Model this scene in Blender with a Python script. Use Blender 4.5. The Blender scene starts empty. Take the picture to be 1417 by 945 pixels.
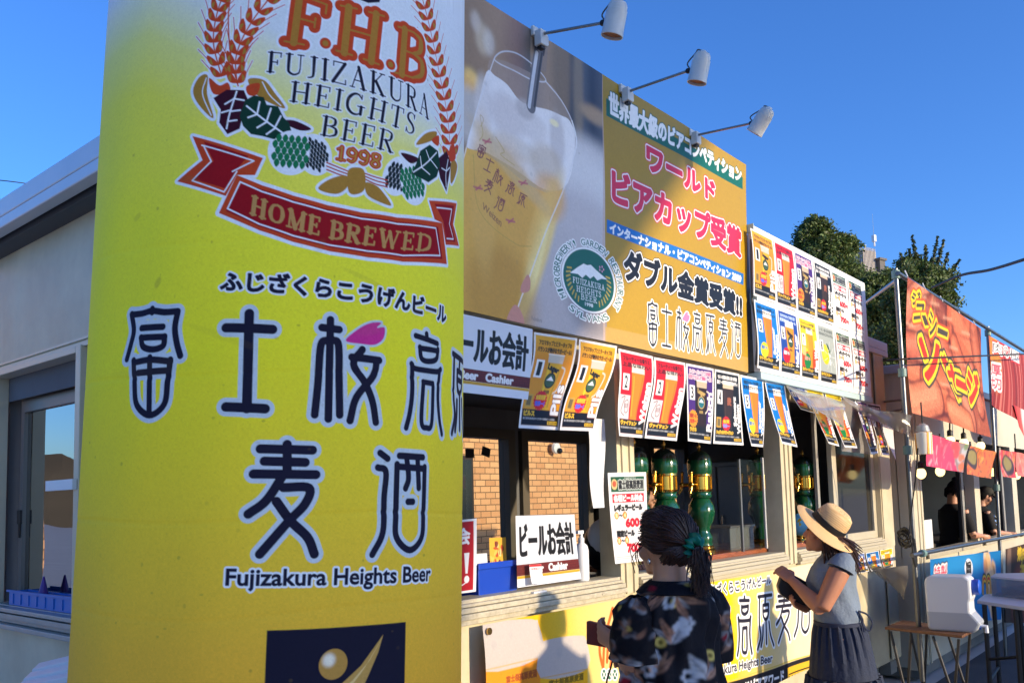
import bpy, bmesh, math, random
import numpy as np
from mathutils import Vector, Matrix, noise as mnoise
random.seed(7); rng = np.random.default_rng(7)
SC = bpy.context.scene
COL = SC.collection
R_ = math.radians
# ------------------------------------------------------------------ camera, sky, sun, exposure
EYE = 1.60
CX, CY, FPX = 708.5, 590.0, 1192.63          # principal point and focal length, in pixels of a 1417 px wide picture
CM = np.array([[0.64825962, 0.04905748, 0.75983737],
               [-0.76098001, 0.07563877, 0.64435099],
               [-0.02586292, -0.99592778, 0.08636532]])   # columns: camera right, down, forward
cam = bpy.data.cameras.new('camera')
cam.sensor_width = 36.0
cam.lens = FPX * 36.0 / 1417.0
cam.shift_y = (CY - 472.5) / 1417.0
cam.clip_start = 0.05
cam.clip_end = 3000
cam_o = bpy.data.objects.new('camera', cam)
COL.objects.link(cam_o)
_r, _d, _f = CM[:, 0], CM[:, 1], CM[:, 2]
cam_o.matrix_world = Matrix(((_r[0], -_d[0], -_f[0], 0), (_r[1], -_d[1], -_f[1], 0), (_r[2], -_d[2], -_f[2], EYE), (0, 0, 0, 1)))
SC.camera = cam_o
SUN_AZ, SUN_EL = R_(8.0), R_(12.0)           # from -Y towards +X; height
SDIR = Vector((math.sin(SUN_AZ) * math.cos(SUN_EL), -math.cos(SUN_AZ) * math.cos(SUN_EL), math.sin(SUN_EL)))
W = bpy.data.worlds.new('World'); SC.world = W; W.use_nodes = True
nt = W.node_tree
sky = nt.nodes.new('ShaderNodeTexSky'); sky.sky_type = 'NISHITA'; sky.sun_disc = False
sky.sun_elevation = SUN_EL; sky.sun_rotation = math.pi - SUN_AZ
sky.air_density = 1.0; sky.dust_density = 1.0; sky.ozone_density = 6.0
bg = nt.nodes['Background']; bg.inputs[1].default_value = 0.15
hsv = nt.nodes.new('ShaderNodeHueSaturation'); hsv.inputs['Saturation'].default_value = 1.06; hsv.inputs['Hue'].default_value = .51; hsv.inputs['Value'].default_value = .77
nt.links.new(sky.outputs[0], hsv.inputs['Color']); nt.links.new(hsv.outputs[0], bg.inputs[0])
sun = bpy.data.lights.new('sun', 'SUN'); sun.energy = 2.0; sun.angle = R_(0.9); sun.color = (1.0, 0.80, 0.54)
sun_o = bpy.data.objects.new('sun', sun); COL.objects.link(sun_o)
sun_o.rotation_euler = SDIR.to_track_quat('Z', 'Y').to_euler()
SC.view_settings.view_transform = 'Standard'; SC.view_settings.look = 'None'
SC.view_settings.exposure = 1.56; SC.view_settings.gamma = 1.0
SC.view_settings.use_curve_mapping = False
SC.render.engine = 'CYCLES'
SC.cycles.max_bounces = 6; SC.cycles.transparent_max_bounces = 12
SC.cycles.use_denoising = True

# ------------------------------------------------------------------ measuring: picture pixels -> points on known planes
def ray(px, py):
    px = np.asarray(px, float); py = np.asarray(py, float)
    c = np.stack([px - CX, py - CY, np.full_like(px, FPX)], -1)
    return c @ CM.T
def onY(px, py, Y):
    w = ray(px, py); p = w * (Y / w[..., 1])[..., None]; p[..., 2] += EYE; return p
def onX(px, py, X):
    w = ray(px, py); p = w * (X / w[..., 0])[..., None]; p[..., 2] += EYE; return p
def onZ(px, py, Z):
    w = ray(px, py); p = w * ((Z - EYE) / w[..., 2])[..., None]; p[..., 2] += EYE; return p
def atD(px, py, dep):
    w = ray(px, py); p = w * (dep / FPX); p[..., 2] += EYE; return p
def Yv(px, py, Y): return Vector(onY(px, py, Y))

# ------------------------------------------------------------------ materials
def lin(c):
    c = np.asarray(c, float) / 255.0
    return np.where(c <= 0.04045, c / 12.92, ((c + 0.055) / 1.055) ** 2.4)
MATS = {}
def mat(name, col=(200, 200, 200), rough=0.5, metal=0.0, noise=0.0, nscale=8.0, bump=0.0, bscale=40.0, spec=0.5, alpha=None, emit=None, estr=0.0, coat=0.0, stretch=None, dirt=None):
    if name in MATS: return MATS[name]
    m = bpy.data.materials.new(name); m.use_nodes = True; t = m.node_tree; b = t.nodes['Principled BSDF']
    L = lin(col); base = (float(L[0]), float(L[1]), float(L[2]), 1)
    b.inputs['Base Color'].default_value = base
    b.inputs['Roughness'].default_value = rough; b.inputs['Metallic'].default_value = metal
    b.inputs['Specular IOR Level'].default_value = spec; b.inputs['Coat Weight'].default_value = coat
    if noise or bump:
        tc = t.nodes.new('ShaderNodeTexCoord'); src = tc.outputs['Object']
        if stretch:
            mp = t.nodes.new('ShaderNodeMapping'); mp.inputs['Scale'].default_value = stretch
            t.links.new(src, mp.inputs[0]); src = mp.outputs[0]
    if noise:
        n = t.nodes.new('ShaderNodeTexNoise'); n.inputs['Scale'].default_value = nscale; n.inputs['Detail'].default_value = 6; n.inputs['Roughness'].default_value = 0.65
        t.links.new(src, n.inputs['Vector'])
        cr = t.nodes.new('ShaderNodeValToRGB'); cr.color_ramp.elements[0].position = 0.3; cr.color_ramp.elements[1].position = 0.7
        lo = [max(0, x * (1 - noise)) for x in base[:3]]; hi = [min(1, x * (1 + noise * 0.6)) for x in base[:3]]
        if dirt: lo = list(map(float, lin(dirt)))
        cr.color_ramp.elements[0].color = (*lo, 1); cr.color_ramp.elements[1].color = (*hi, 1)
        t.links.new(n.outputs[0], cr.inputs[0]); t.links.new(cr.outputs[0], b.inputs['Base Color'])
        rr = t.nodes.new('ShaderNodeMapRange'); rr.inputs[3].default_value = max(0.02, rough - 0.12); rr.inputs[4].default_value = min(1, rough + 0.12)
        t.links.new(n.outputs[0], rr.inputs[0]); t.links.new(rr.outputs[0], b.inputs['Roughness'])
    if bump:
        n2 = t.nodes.new('ShaderNodeTexNoise'); n2.inputs['Scale'].default_value = bscale; n2.inputs['Detail'].default_value = 4
        t.links.new(src, n2.inputs['Vector'])
        bp = t.nodes.new('ShaderNodeBump'); bp.inputs['Strength'].default_value = bump; bp.inputs['Distance'].default_value = 0.02
        t.links.new(n2.outputs[0], bp.inputs['Height']); t.links.new(bp.outputs[0], b.inputs['Normal'])
    if emit is not None:
        E = lin(emit); b.inputs['Emission Color'].default_value = (float(E[0]), float(E[1]), float(E[2]), 1); b.inputs['Emission Strength'].default_value = estr
    MATS[name] = m; return m
def print_mat(name, rough=0.5, spec=0.4, bump=0.0, bscale=6.0, transl=0.0):
    """printed sheet: colour comes from the sheet's own print"""
    if name in MATS: return MATS[name]
    m = bpy.data.materials.new(name); m.use_nodes = True; t = m.node_tree; b = t.nodes['Principled BSDF']
    a = t.nodes.new('ShaderNodeAttribute'); a.attribute_name = 'ink'
    t.links.new(a.outputs['Color'], b.inputs['Base Color'])
    b.inputs['Roughness'].default_value = rough; b.inputs['Specular IOR Level'].default_value = spec
    if bump:
        tc = t.nodes.new('ShaderNodeTexCoord')
        n2 = t.nodes.new('ShaderNodeTexNoise'); n2.inputs['Scale'].default_value = bscale; n2.inputs['Detail'].default_value = 3
        t.links.new(tc.outputs['Object'], n2.inputs['Vector'])
        bp = t.nodes.new('ShaderNodeBump'); bp.inputs['Strength'].default_value = bump; bp.inputs['Distance'].default_value = 0.03
        t.links.new(n2.outputs[0], bp.inputs['Height']); t.links.new(bp.outputs[0], b.inputs['Normal'])
    if transl:
        tr = t.nodes.new('ShaderNodeBsdfTranslucent'); t.links.new(a.outputs['Color'], tr.inputs[0])
        mx = t.nodes.new('ShaderNodeMixShader'); mx.inputs[0].default_value = transl
        out = t.nodes['Material Output']
        t.links.new(b.outputs[0], mx.inputs[1]); t.links.new(tr.outputs[0], mx.inputs[2]); t.links.new(mx.outputs[0], out.inputs[0])
    MATS[name] = m; return m
def glass_mat(name, tint=(230, 235, 235), refl=0.12, rough=0.0, haze=0.0, hazecol=(200, 200, 200), wav=0.0, ior=1.5):
    """thin sheet: mostly clear, mirrors more at a grazing look, optional milky part"""
    if name in MATS: return MATS[name]
    m = bpy.data.materials.new(name); m.use_nodes = True; t = m.node_tree
    for n in list(t.nodes):
        if n.type != 'OUTPUT_MATERIAL': t.nodes.remove(n)
    out = [n for n in t.nodes][0]
    tr = t.nodes.new('ShaderNodeBsdfTransparent'); L = lin(tint); tr.inputs[0].default_value = (*map(float, L), 1)
    gl = t.nodes.new('ShaderNodeBsdfGlossy'); gl.inputs['Roughness'].default_value = rough
    fr = t.nodes.new('ShaderNodeFresnel'); fr.inputs[0].default_value = ior
    ad = t.nodes.new('ShaderNodeMath'); ad.operation = 'ADD'; ad.inputs[1].default_value = refl; ad.use_clamp = True
    mx = t.nodes.new('ShaderNodeMixShader')
    gm = t.nodes.new('ShaderNodeNewGeometry'); iv = t.nodes.new('ShaderNodeMath'); iv.operation = 'SUBTRACT'; iv.inputs[0].default_value = 1.0; ml = t.nodes.new('ShaderNodeMath'); ml.operation = 'MULTIPLY'
    t.links.new(gm.outputs['Backfacing'], iv.inputs[1]); t.links.new(fr.outputs[0], ad.inputs[0]); t.links.new(ad.outputs[0], ml.inputs[0]); t.links.new(iv.outputs[0], ml.inputs[1]); t.links.new(ml.outputs[0], mx.inputs[0])
    if wav:
        n2 = t.nodes.new('ShaderNodeTexNoise'); n2.inputs['Scale'].default_value = wav
        bp = t.nodes.new('ShaderNodeBump'); bp.inputs['Strength'].default_value = 0.25; bp.inputs['Distance'].default_value = 0.05
        tc = t.nodes.new('ShaderNodeTexCoord'); t.links.new(tc.outputs['Object'], n2.inputs['Vector'])
        t.links.new(n2.outputs[0], bp.inputs['Height']); t.links.new(bp.outputs[0], gl.inputs['Normal'])
    base = tr.outputs[0]
    if haze:
        df = t.nodes.new('ShaderNodeBsdfDiffuse'); H = lin(hazecol); df.inputs[0].default_value = (*map(float, H), 1)
        m2 = t.nodes.new('ShaderNodeMixShader'); m2.inputs[0].default_value = haze
        t.links.new(base, m2.inputs[1]); t.links.new(df.outputs[0], m2.inputs[2]); base = m2.outputs[0]
    t.links.new(base, mx.inputs[1]); t.links.new(gl.outputs[0], mx.inputs[2]); t.links.new(mx.outputs[0], out.inputs[0])
    MATS[name] = m; return m

# ------------------------------------------------------------------ objects: things, parts
def tag(o, label=None, cat=None, group=None, kind=None):
    if label: o['label'] = label
    if cat: o['category'] = cat
    if group: o['group'] = group
    if kind: o['kind'] = kind
    return o
ORG = {}
def thing(name, label, cat, loc=(0, 0, 0), group=None):
    o = bpy.data.objects.new(name, None); COL.objects.link(o); o.empty_display_size = 0.1
    o.location = loc; ORG[o.name] = Vector(loc)
    return tag(o, label, cat, group)
def link(name, me, parent=None, org=None):
    o = bpy.data.objects.new(name, me); COL.objects.link(o)
    if parent is not None:
        o.parent = parent; ORG[o.name] = ORG[parent.name]
    else:
        o.location = org if org is not None else (0, 0, 0); ORG[o.name] = Vector(o.location)
    return o
def copy_tree(o, parent=None):
    c = o.copy(); COL.objects.link(c)
    if parent is not None: c.parent = parent
    for ch in list(o.children): copy_tree(ch, c)
    return c
class MB:
    """collects shapes in world coordinates, then becomes ONE mesh object"""
    def __init__(s): s.v = []; s.f = []
    def add(s, vs, fs):
        k = len(s.v); s.v += [tuple(x) for x in vs]; s.f += [tuple(i + k for i in f) for f in fs]; return s
    def box(s, c, d, rot=None):
        x, y, z = d[0] / 2, d[1] / 2, d[2] / 2
        vs = [Vector((a, b, e)) for a in (-x, x) for b in (-y, y) for e in (-z, z)]
        if rot is not None: vs = [rot @ v for v in vs]
        c = Vector(c)
        return s.add([v + c for v in vs], [(0, 1, 3, 2), (4, 6, 7, 5), (0, 4, 5, 1), (2, 3, 7, 6), (0, 2, 6, 4), (1, 5, 7, 3)])
    def b2(s, x0, x1, y0, y1, z0, z1): return s.box(((x0 + x1) / 2, (y0 + y1) / 2, (z0 + z1) / 2), (abs(x1 - x0), abs(y1 - y0), abs(z1 - z0)))
    def tube(s, pts, r, n=10, cap=True, flat=1.0):
        pts = [Vector(p) for p in pts]; rs = r if hasattr(r, '__len__') else [r] * len(pts)
        k = len(s.v); up = None
        for i, p in enumerate(pts):
            a = pts[max(0, i - 1)]; b = pts[min(len(pts) - 1, i + 1)]; t = (b - a)
            t = t.normalized() if t.length > 1e-9 else Vector((0, 0, 1))
            if up is None:
                up = Vector((0, 0, 1)) if abs(t.z) < 0.9 else Vector((1, 0, 0))
            u = (up - t * up.dot(t)); u = u.normalized() if u.length > 1e-6 else t.orthogonal().normalized(); w = t.cross(u); up = u
            for j in range(n):
                q = 2 * math.pi * j / n; s.v.append(tuple(p + (u * math.cos(q) * flat + w * math.sin(q)) * rs[i]))
        for i in range(len(pts) - 1):
            for j in range(n):
                j2 = (j + 1) % n; s.f.append((k + i * n + j, k + i * n + j2, k + (i + 1) * n + j2, k + (i + 1) * n + j))
        if cap:
            s.f.append(tuple(k + j for j in range(n))[::-1]); s.f.append(tuple(k + (len(pts) - 1) * n + j for j in range(n)))
        return s
    def loft(s, rings, cap=True):
        """rings: list of equal-length point lists"""
        k = len(s.v); n = len(rings[0])
        for r in rings: s.v += [tuple(p) for p in r]
        for i in range(len(rings) - 1):
            for j in range(n):
                j2 = (j + 1) % n; s.f.append((k + i * n + j, k + i * n + j2, k + (i + 1) * n + j2, k + (i + 1) * n + j))
        if cap:
            s.f.append(tuple(k + j for j in range(n))[::-1]); s.f.append(tuple(k + (len(rings) - 1) * n + j for j in range(n)))
        return s
    def lathe(s, prof, c, n=24, axis=None):
        c = Vector(c); rot = axis.to_track_quat('Z', 'Y').to_matrix() if axis is not None else Matrix.Identity(3)
        rings = [[c + rot @ Vector((r * math.cos(2 * math.pi * j / n), r * math.sin(2 * math.pi * j / n), z)) for j in range(n)] for r, z in prof]
        return s.loft(rings)
    def ell(s, c, rad, n=16, m=10, rot=None):
        c = Vector(c); rings = []
        for i in range(m + 1):
            a = math.pi * (0.02 + 0.96 * i / m); rr = []
            for j in range(n):
                q = 2 * math.pi * j / n; v = Vector((math.sin(a) * math.cos(q) * rad[0], math.sin(a) * math.sin(q) * rad[1], -math.cos(a) * rad[2]))
                if rot is not None: v = rot @ v
                rr.append(c + v)
            rings.append(rr)
        return s.loft(rings)
    def sheet(s, poly, nrm, th):
        n = len(poly); d = Vector(nrm).normalized() * th
        a = [Vector(p) for p in poly]; b = [p + d for p in a]
        return s.add(a + b, [tuple(range(n))[::-1], tuple(range(n, 2 * n))] + [(i, (i + 1) % n, n + (i + 1) % n, n + i) for i in range(n)])
    def build(s, name, m, parent=None, smooth=False, org=None, bevel=0.0, subsurf=0, remesh=0.0, weld=True):
        o0 = ORG[parent.name] if parent is not None else Vector(org if org is not None else (0, 0, 0))
        me = bpy.data.meshes.new(name)
        me.from_pydata([(x - o0.x, y - o0.y, z - o0.z) for x, y, z in s.v], [], s.f)
        bm = bmesh.new(); bm.from_mesh(me); bmesh.ops.recalc_face_normals(bm, faces=bm.faces); bm.to_mesh(me); bm.free()
        for mm in (m if isinstance(m, (list, tuple)) else [m]): me.materials.append(mm)
        if smooth:
            for p in me.polygons: p.use_smooth = True
            if not remesh:
                try: me.set_sharp_from_angle(angle=R_(40))
                except Exception: pass
        o = link(name, me, parent, o0 if parent is None else None)
        if bevel:
            b = o.modifiers.new('edge', 'BEVEL'); b.width = bevel; b.segments = 2; b.limit_method = 'ANGLE'
        if remesh:
            r = o.modifiers.new('skin', 'REMESH'); r.mode = 'VOXEL'; r.voxel_size = remesh; r.use_smooth_shade = True
            q = o.modifiers.new('soft', 'SMOOTH'); q.iterations = 4; q.factor = 0.5
        if subsurf:
            q = o.modifiers.new('sub', 'SUBSURF'); q.levels = q.render_levels = subsurf
        return o

# ------------------------------------------------------------------ prints: colours worked out per point of a fine sheet mesh
_tc = bpy.data.curves.new('lettering', 'FONT'); _tc.resolution_u = 3
_to = bpy.data.objects.new('lettering', _tc); COL.objects.link(_to)
_tcache = {}
def glyph_segs(body):
    if body in _tcache: return _tcache[body]
    _tc.body = body
    dg = bpy.context.evaluated_depsgraph_get(); dg.update()
    ev = _to.evaluated_get(dg); me = ev.to_mesh()
    nv, ne, nl = len(me.vertices), len(me.edges), len(me.loops)
    co = np.empty(nv * 3); me.vertices.foreach_get('co', co); co = co.reshape(-1, 3)[:, :2].copy()
    ed = np.empty(ne * 2, int); me.edges.foreach_get('vertices', ed); ed = ed.reshape(-1, 2)
    le = np.empty(nl, int); me.loops.foreach_get('edge_index', le)
    cnt = np.bincount(le, minlength=ne)
    seg = co[ed[cnt == 1]]
    ev.to_mesh_clear()
    _tcache[body] = seg; return seg
def crom(p, k=6, closed=False):
    p = np.asarray(p, float); n = len(p)
    if n < 3: return p
    out = []
    for i in range(n if closed else n - 1):
        if closed: a, b, c, d = p[(i - 1) % n], p[i], p[(i + 1) % n], p[(i + 2) % n]
        else:
            a = p[i - 1] if i > 0 else 2 * p[0] - p[1]; b = p[i]; c = p[i + 1]; d = p[i + 2] if i + 2 < n else 2 * p[-1] - p[-2]
        for t in np.arange(k) / k:
            out.append(0.5 * ((2 * b) + (c - a) * t + (2 * a - 5 * b + 4 * c - d) * t * t + (3 * b - a - 3 * c + d) * t ** 3))
    if not closed: out.append(p[-1])
    return np.array(out)
class Cv:
    def __init__(s, w, h, col=(255, 255, 255), T=None):
        s.w, s.h = int(w), int(h); s.img = np.empty((s.h, s.w, 3)); s.img[:] = lin(col)
        s.T = T if T is not None else (lambda p: np.asarray(p, float) * np.array([s.w - 1, s.h - 1]))
    # --- signed distance fields in canvas pixels
    def _win(s, P, R):
        x0 = max(0, int(math.floor(P[:, 0].min() - R))); x1 = min(s.w, int(math.ceil(P[:, 0].max() + R)) + 1)
        y0 = max(0, int(math.floor(P[:, 1].min() - R))); y1 = min(s.h, int(math.ceil(P[:, 1].max() + R)) + 1)
        return x0, x1, y0, y1
    def f_segs(s, seg, R=2.0, fill=True, rad=None):
        R = R + 1.5
        rmax = float(np.max(rad)) if rad is not None else 0.0
        P = seg.reshape(-1, 2); x0, x1, y0, y1 = s._win(P, R + rmax)
        if x1 <= x0 or y1 <= y0: return None
        d = np.full((y1 - y0, x1 - x0), R)
        for i, (a, b) in enumerate(seg):
            ra, rb = (rad[i] if rad is not None else (0.0, 0.0)); rr = max(ra, rb)
            ax = max(x0, int(min(a[0], b[0]) - R - rr)); bx = min(x1, int(max(a[0], b[0]) + R + rr) + 2)
            ay = max(y0, int(min(a[1], b[1]) - R - rr)); by = min(y1, int(max(a[1], b[1]) + R + rr) + 2)
            if bx <= ax or by <= ay: continue
            X = np.arange(ax, bx)[None, :] - a[0]; Y = np.arange(ay, by)[:, None] - a[1]
            e = b - a; L = e[0] * e[0] + e[1] * e[1]
            t = np.clip((X * e[0] + Y * e[1]) / L, 0, 1) if L > 1e-12 else np.zeros((by - ay, bx - ax))
            q = np.sqrt((X - t * e[0]) ** 2 + (Y - t * e[1]) ** 2)
            if rr: q = q - (ra + (rb - ra) * t)
            sub = d[ay - y0:by - y0, ax - x0:bx - x0]; np.minimum(sub, q, out=sub)
        if fill:
            par = np.zeros((y1 - y0, x1 - x0 + 1), np.int32)
            a = seg[:, 0]; b = seg[:, 1]; sw = a[:, 1] > b[:, 1]
            lo = np.where(sw[:, None], b, a); hi = np.where(sw[:, None], a, b)
            r0 = np.clip(np.ceil(lo[:, 1]).astype(int), y0, y1); r1 = np.clip(np.ceil(hi[:, 1]).astype(int), y0, y1)
            n = np.maximum(0, r1 - r0); idx = np.repeat(np.arange(len(seg)), n)
            if len(idx):
                off = np.arange(len(idx)) - np.repeat(np.cumsum(n) - n, n); rows = r0[idx] + off
                t = (rows - lo[idx, 1]) / (hi[idx, 1] - lo[idx, 1]); xs = lo[idx, 0] + t * (hi[idx, 0] - lo[idx, 0])
                cols = np.clip(np.ceil(xs).astype(int) - x0, 0, x1 - x0)
                np.add.at(par, (rows - y0, cols), 1)
            ins = (np.cumsum(par, 1)[:, :-1] % 2) == 1
            d = np.where(ins, -d, d)
        return (x0, y0, d)
    def f_poly(s, pts, R=2.0, raw=False):
        p = np.asarray(pts, float) if raw else s.T(pts)
        return s.f_segs(np.stack([p, np.roll(p, -1, 0)], 1), R)
    def f_stroke(s, pts, w, R=2.0, raw=False, smooth=True, w2=None):
        """w: width in canvas pixels (number or list)"""
        p = np.asarray(pts, float) if raw else s.T(pts)
        if smooth and len(p) > 2: p = crom(p)
        n = len(p); ws = np.interp(np.linspace(0, 1, n), np.linspace(0, 1, len(w)), w) if hasattr(w, '__len__') else np.full(n, float(w))
        if n == 1: p = np.vstack([p, p + 1e-6]); ws = np.repeat(ws, 2)
        return s.f_segs(np.stack([p[:-1], p[1:]], 1), R, fill=False, rad=np.stack([ws[:-1], ws[1:]], 1) / 2)
    def f_text(s, body, quad, R=2.0, raw=False, seg=None, fullbox=None):
        """the ink box of the words fills the quad TL, TR, BR, BL"""
        g = glyph_segs(body) if seg is None else seg
        if len(g) == 0: return None
        q = np.asarray(quad, float) if raw else s.T(quad)
        mn = g.reshape(-1, 2).min(0); mx = g.reshape(-1, 2).max(0)
        if fullbox: mn = np.array(fullbox[:2], float); mx = np.array(fullbox[2:], float)
        t = (g - mn) / np.maximum(mx - mn, 1e-6); u = t[..., 0:1]; v = 1 - t[..., 1:2]
        p = q[0] * (1 - u) * (1 - v) + q[1] * u * (1 - v) + q[2] * u * v + q[3] * (1 - u) * v
        return s.f_segs(p, R)
    def paint(s, fields, col, grow=0.0, alpha=1.0):
        for F in (fields if isinstance(fields, list) else [fields]):
            if F is None: continue
            x0, y0, d = F; c = np.clip(0.5 - (d - grow), 0, 1) * alpha
            sub = s.img[y0:y0 + d.shape[0], x0:x0 + d.shape[1]]
            if callable(col):
                Y, X = np.mgrid[y0:y0 + d.shape[0], x0:x0 + d.shape[1]]; k = col(X, Y)
            else: k = lin(col)
            sub += (k - sub) * c[..., None]
    # --- shortcuts
    def poly(s, pts, col, grow=0.0, alpha=1.0, raw=False): s.paint(s.f_poly(pts, 2 + abs(grow), raw), col, grow, alpha)
    def rect(s, x0, y0, x1, y1, col, alpha=1.0): s.poly([(x0, y0), (x1, y0), (x1, y1), (x0, y1)], col, alpha=alpha)
    def stroke(s, pts, w, col, alpha=1.0, raw=False, smooth=True): s.paint(s.f_stroke(pts, w, raw=raw, smooth=smooth), col, alpha=alpha)
    def text(s, body, quad, col, bold=0.0, lines=(), raw=False, seg=None):
        """lines: (extra grow, colour) drawn underneath, widest first"""
        R = 2 + bold + max([l[0] for l in lines] + [0])
        F = s.f_text(body, quad, R, raw, seg)
        for g, c in lines: s.paint(F, c, bold + g)
        s.paint(F, col, bold)
    def tbox(s, body, x0, y0, x1, y1, col, bold=0.0, lines=()): s.text(body, [(x0, y0), (x1, y0), (x1, y1), (x0, y1)], col, bold, lines)
    def ellipse(s, c, rx, ry, col, alpha=1.0, rot=0.0, n=28, grow=0.0):
        a = np.linspace(0, 2 * np.pi, n, endpoint=False); x = rx * np.cos(a); y = ry * np.sin(a); k, q = math.cos(rot), math.sin(rot)
        s.poly(np.stack([c[0] + x * k - y * q, c[1] + x * q + y * k], 1), col, grow, alpha)
    def blob(s, c, rx, ry, col, alpha=1.0, soft=1.0, rot=0.0):
        """soft spot, radii given in canvas pixels after T"""
        p = s.T(np.array([c]))[0]; R = max(rx, ry) * (1 + soft) + 2
        x0, x1, y0, y1 = s._win(np.array([p]), R)
        if x1 <= x0 or y1 <= y0: return
        Y, X = np.mgrid[y0:y1, x0:x1]; k, q = math.cos(rot), math.sin(rot)
        u = ((X - p[0]) * k + (Y - p[1]) * q) / rx; v = (-(X - p[0]) * q + (Y - p[1]) * k) / ry
        a = np.clip((1 + soft - np.sqrt(u * u + v * v)) / (soft + 1e-6), 0, 1); a = a * a * (3 - 2 * a) * alpha
        sub = s.img[y0:y1, x0:x1]; sub += (lin(col) - sub) * a[..., None]
    def vgrad(s, stops, x0=0, x1=1, y0=0, y1=1, alpha=1.0):
        """straight vertical blend inside a rect of the unit square"""
        a, b, c, d = int(x0 * s.w), int(x1 * s.w), int(y0 * s.h), int(y1 * s.h)
        t = np.linspace(0, 1, max(1, d - c)); ps = [p for p, _ in stops]; cs = np.array([lin(k) for _, k in stops])
        g = np.stack([np.interp(t, ps, cs[:, i]) for i in range(3)], -1)[:, None, :]
        sub = s.img[c:d, a:b]; sub += (g - sub) * alpha
    def grain(s, amp, cell=1):
        h, w = -(-s.h // cell), -(-s.w // cell)
        n = rng.normal(0, amp, (h, w)); n = np.repeat(np.repeat(n, cell, 0), cell, 1)[:s.h, :s.w]
        s.img *= np.clip(1 + n, 0.3, 1.7)[..., None]
    def blur(s, r, x0=0, x1=1, y0=0, y1=1):
        a, b, c, d = int(x0 * s.w), int(x1 * s.w), int(y0 * s.h), int(y1 * s.h)
        sub = s.img[c:d, a:b]
        for ax in (0, 1):
            for _ in range(2):
                pad = [(0, 0)] * 3; pad[ax] = (r + 1, r); q = np.cumsum(np.pad(sub, pad, 'edge'), ax); n = sub.shape[ax]
                hi = np.take(q, np.arange(2 * r + 1, 2 * r + 1 + n), ax); lo = np.take(q, np.arange(0, n), ax); sub = (hi - lo) / (2 * r + 1)
        s.img[c:d, a:b] = sub
def grid_mesh(name, P, colr, m, parent=None, org=None, smooth=True, closed=False, bevelnormals=False):
    """P: (rows, cols, 3) world points, colr: (rows, cols, 3) ink"""
    h, w = P.shape[:2]
    o0 = np.array(ORG[parent.name] if parent is not None else (org if org is not None else (0, 0, 0)), float)
    me = bpy.data.meshes.new(name)
    me.vertices.add(h * w); me.vertices.foreach_set('co', (P - o0).reshape(-1).astype(np.float32))
    i = np.arange(h - 1)[:, None] * w; j = np.arange(w if closed else w - 1)[None, :]; j2 = (j + 1) % w
    q = np.stack([i + j, i + w + j, i + w + j2, i + j2], -1).reshape(-1, 4); n = len(q)
    me.loops.add(n * 4); me.loops.foreach_set('vertex_index', q.reshape(-1).astype(np.int32))
    me.polygons.add(n); me.polygons.foreach_set('loop_start', (np.arange(n) * 4).astype(np.int32))
    me.update(calc_edges=True)
    if smooth: me.polygons.foreach_set('use_smooth', np.ones(n, bool))
    at = me.attributes.new('ink', 'FLOAT_COLOR', 'POINT')
    rgba = np.ones((h * w, 4), np.float32); rgba[:, :3] = np.clip(colr, 0, 1).reshape(-1, 3)
    at.data.foreach_set('color', rgba.reshape(-1))
    me.materials.append(m); me.update()
    return link(name, me, parent, tuple(o0) if parent is None else None)
GZ = -0.12
# ------------------------------------------------------------------ ground
def ground():
    m = bpy.data.materials.new('pale_paving'); m.use_nodes = True; t = m.node_tree; b = t.nodes['Principled BSDF']; b.inputs['Roughness'].default_value = .85
    tc = t.nodes.new('ShaderNodeTexCoord'); n = t.nodes.new('ShaderNodeTexNoise'); n.inputs['Scale'].default_value = 1.3; n.inputs['Detail'].default_value = 8
    n2 = t.nodes.new('ShaderNodeTexNoise'); n2.inputs['Scale'].default_value = 160; n2.inputs['Detail'].default_value = 2
    mx = t.nodes.new('ShaderNodeMath'); mx.operation = 'MULTIPLY_ADD'; mx.inputs[1].default_value = .5
    t.links.new(tc.outputs['Object'], n.inputs[0]); t.links.new(tc.outputs['Object'], n2.inputs[0])
    t.links.new(n.outputs[0], mx.inputs[0]); t.links.new(n2.outputs[0], mx.inputs[2])
    cr = t.nodes.new('ShaderNodeValToRGB'); cr.color_ramp.elements[0].position = .45; cr.color_ramp.elements[1].position = 1.0
    cr.color_ramp.elements[0].color = (.38, .37, .355, 1); cr.color_ramp.elements[1].color = (.56, .55, .53, 1)  # pale tone, raised so the ground bounces light onto the column
    t.links.new(mx.outputs[0], cr.inputs[0]); t.links.new(cr.outputs[0], b.inputs['Base Color'])
    bp = t.nodes.new('ShaderNodeBump'); bp.inputs['Strength'].default_value = .4; bp.inputs['Distance'].default_value = .01; t.links.new(n2.outputs[0], bp.inputs['Height']); t.links.new(bp.outputs[0], b.inputs['Normal'])
    xs = [(-600, GZ), (5.0, GZ), (9.2, -.30), (900, -.30)]
    b_ = MB(); b_.v = [(x, y, z) for x, z in xs for y in (-600, 900)]; b_.f = [(2 * i, 2 * i + 2, 2 * i + 3, 2 * i + 1) for i in range(3)]
    b_.build('ground', m)['kind'] = 'structure'
ground()

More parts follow.
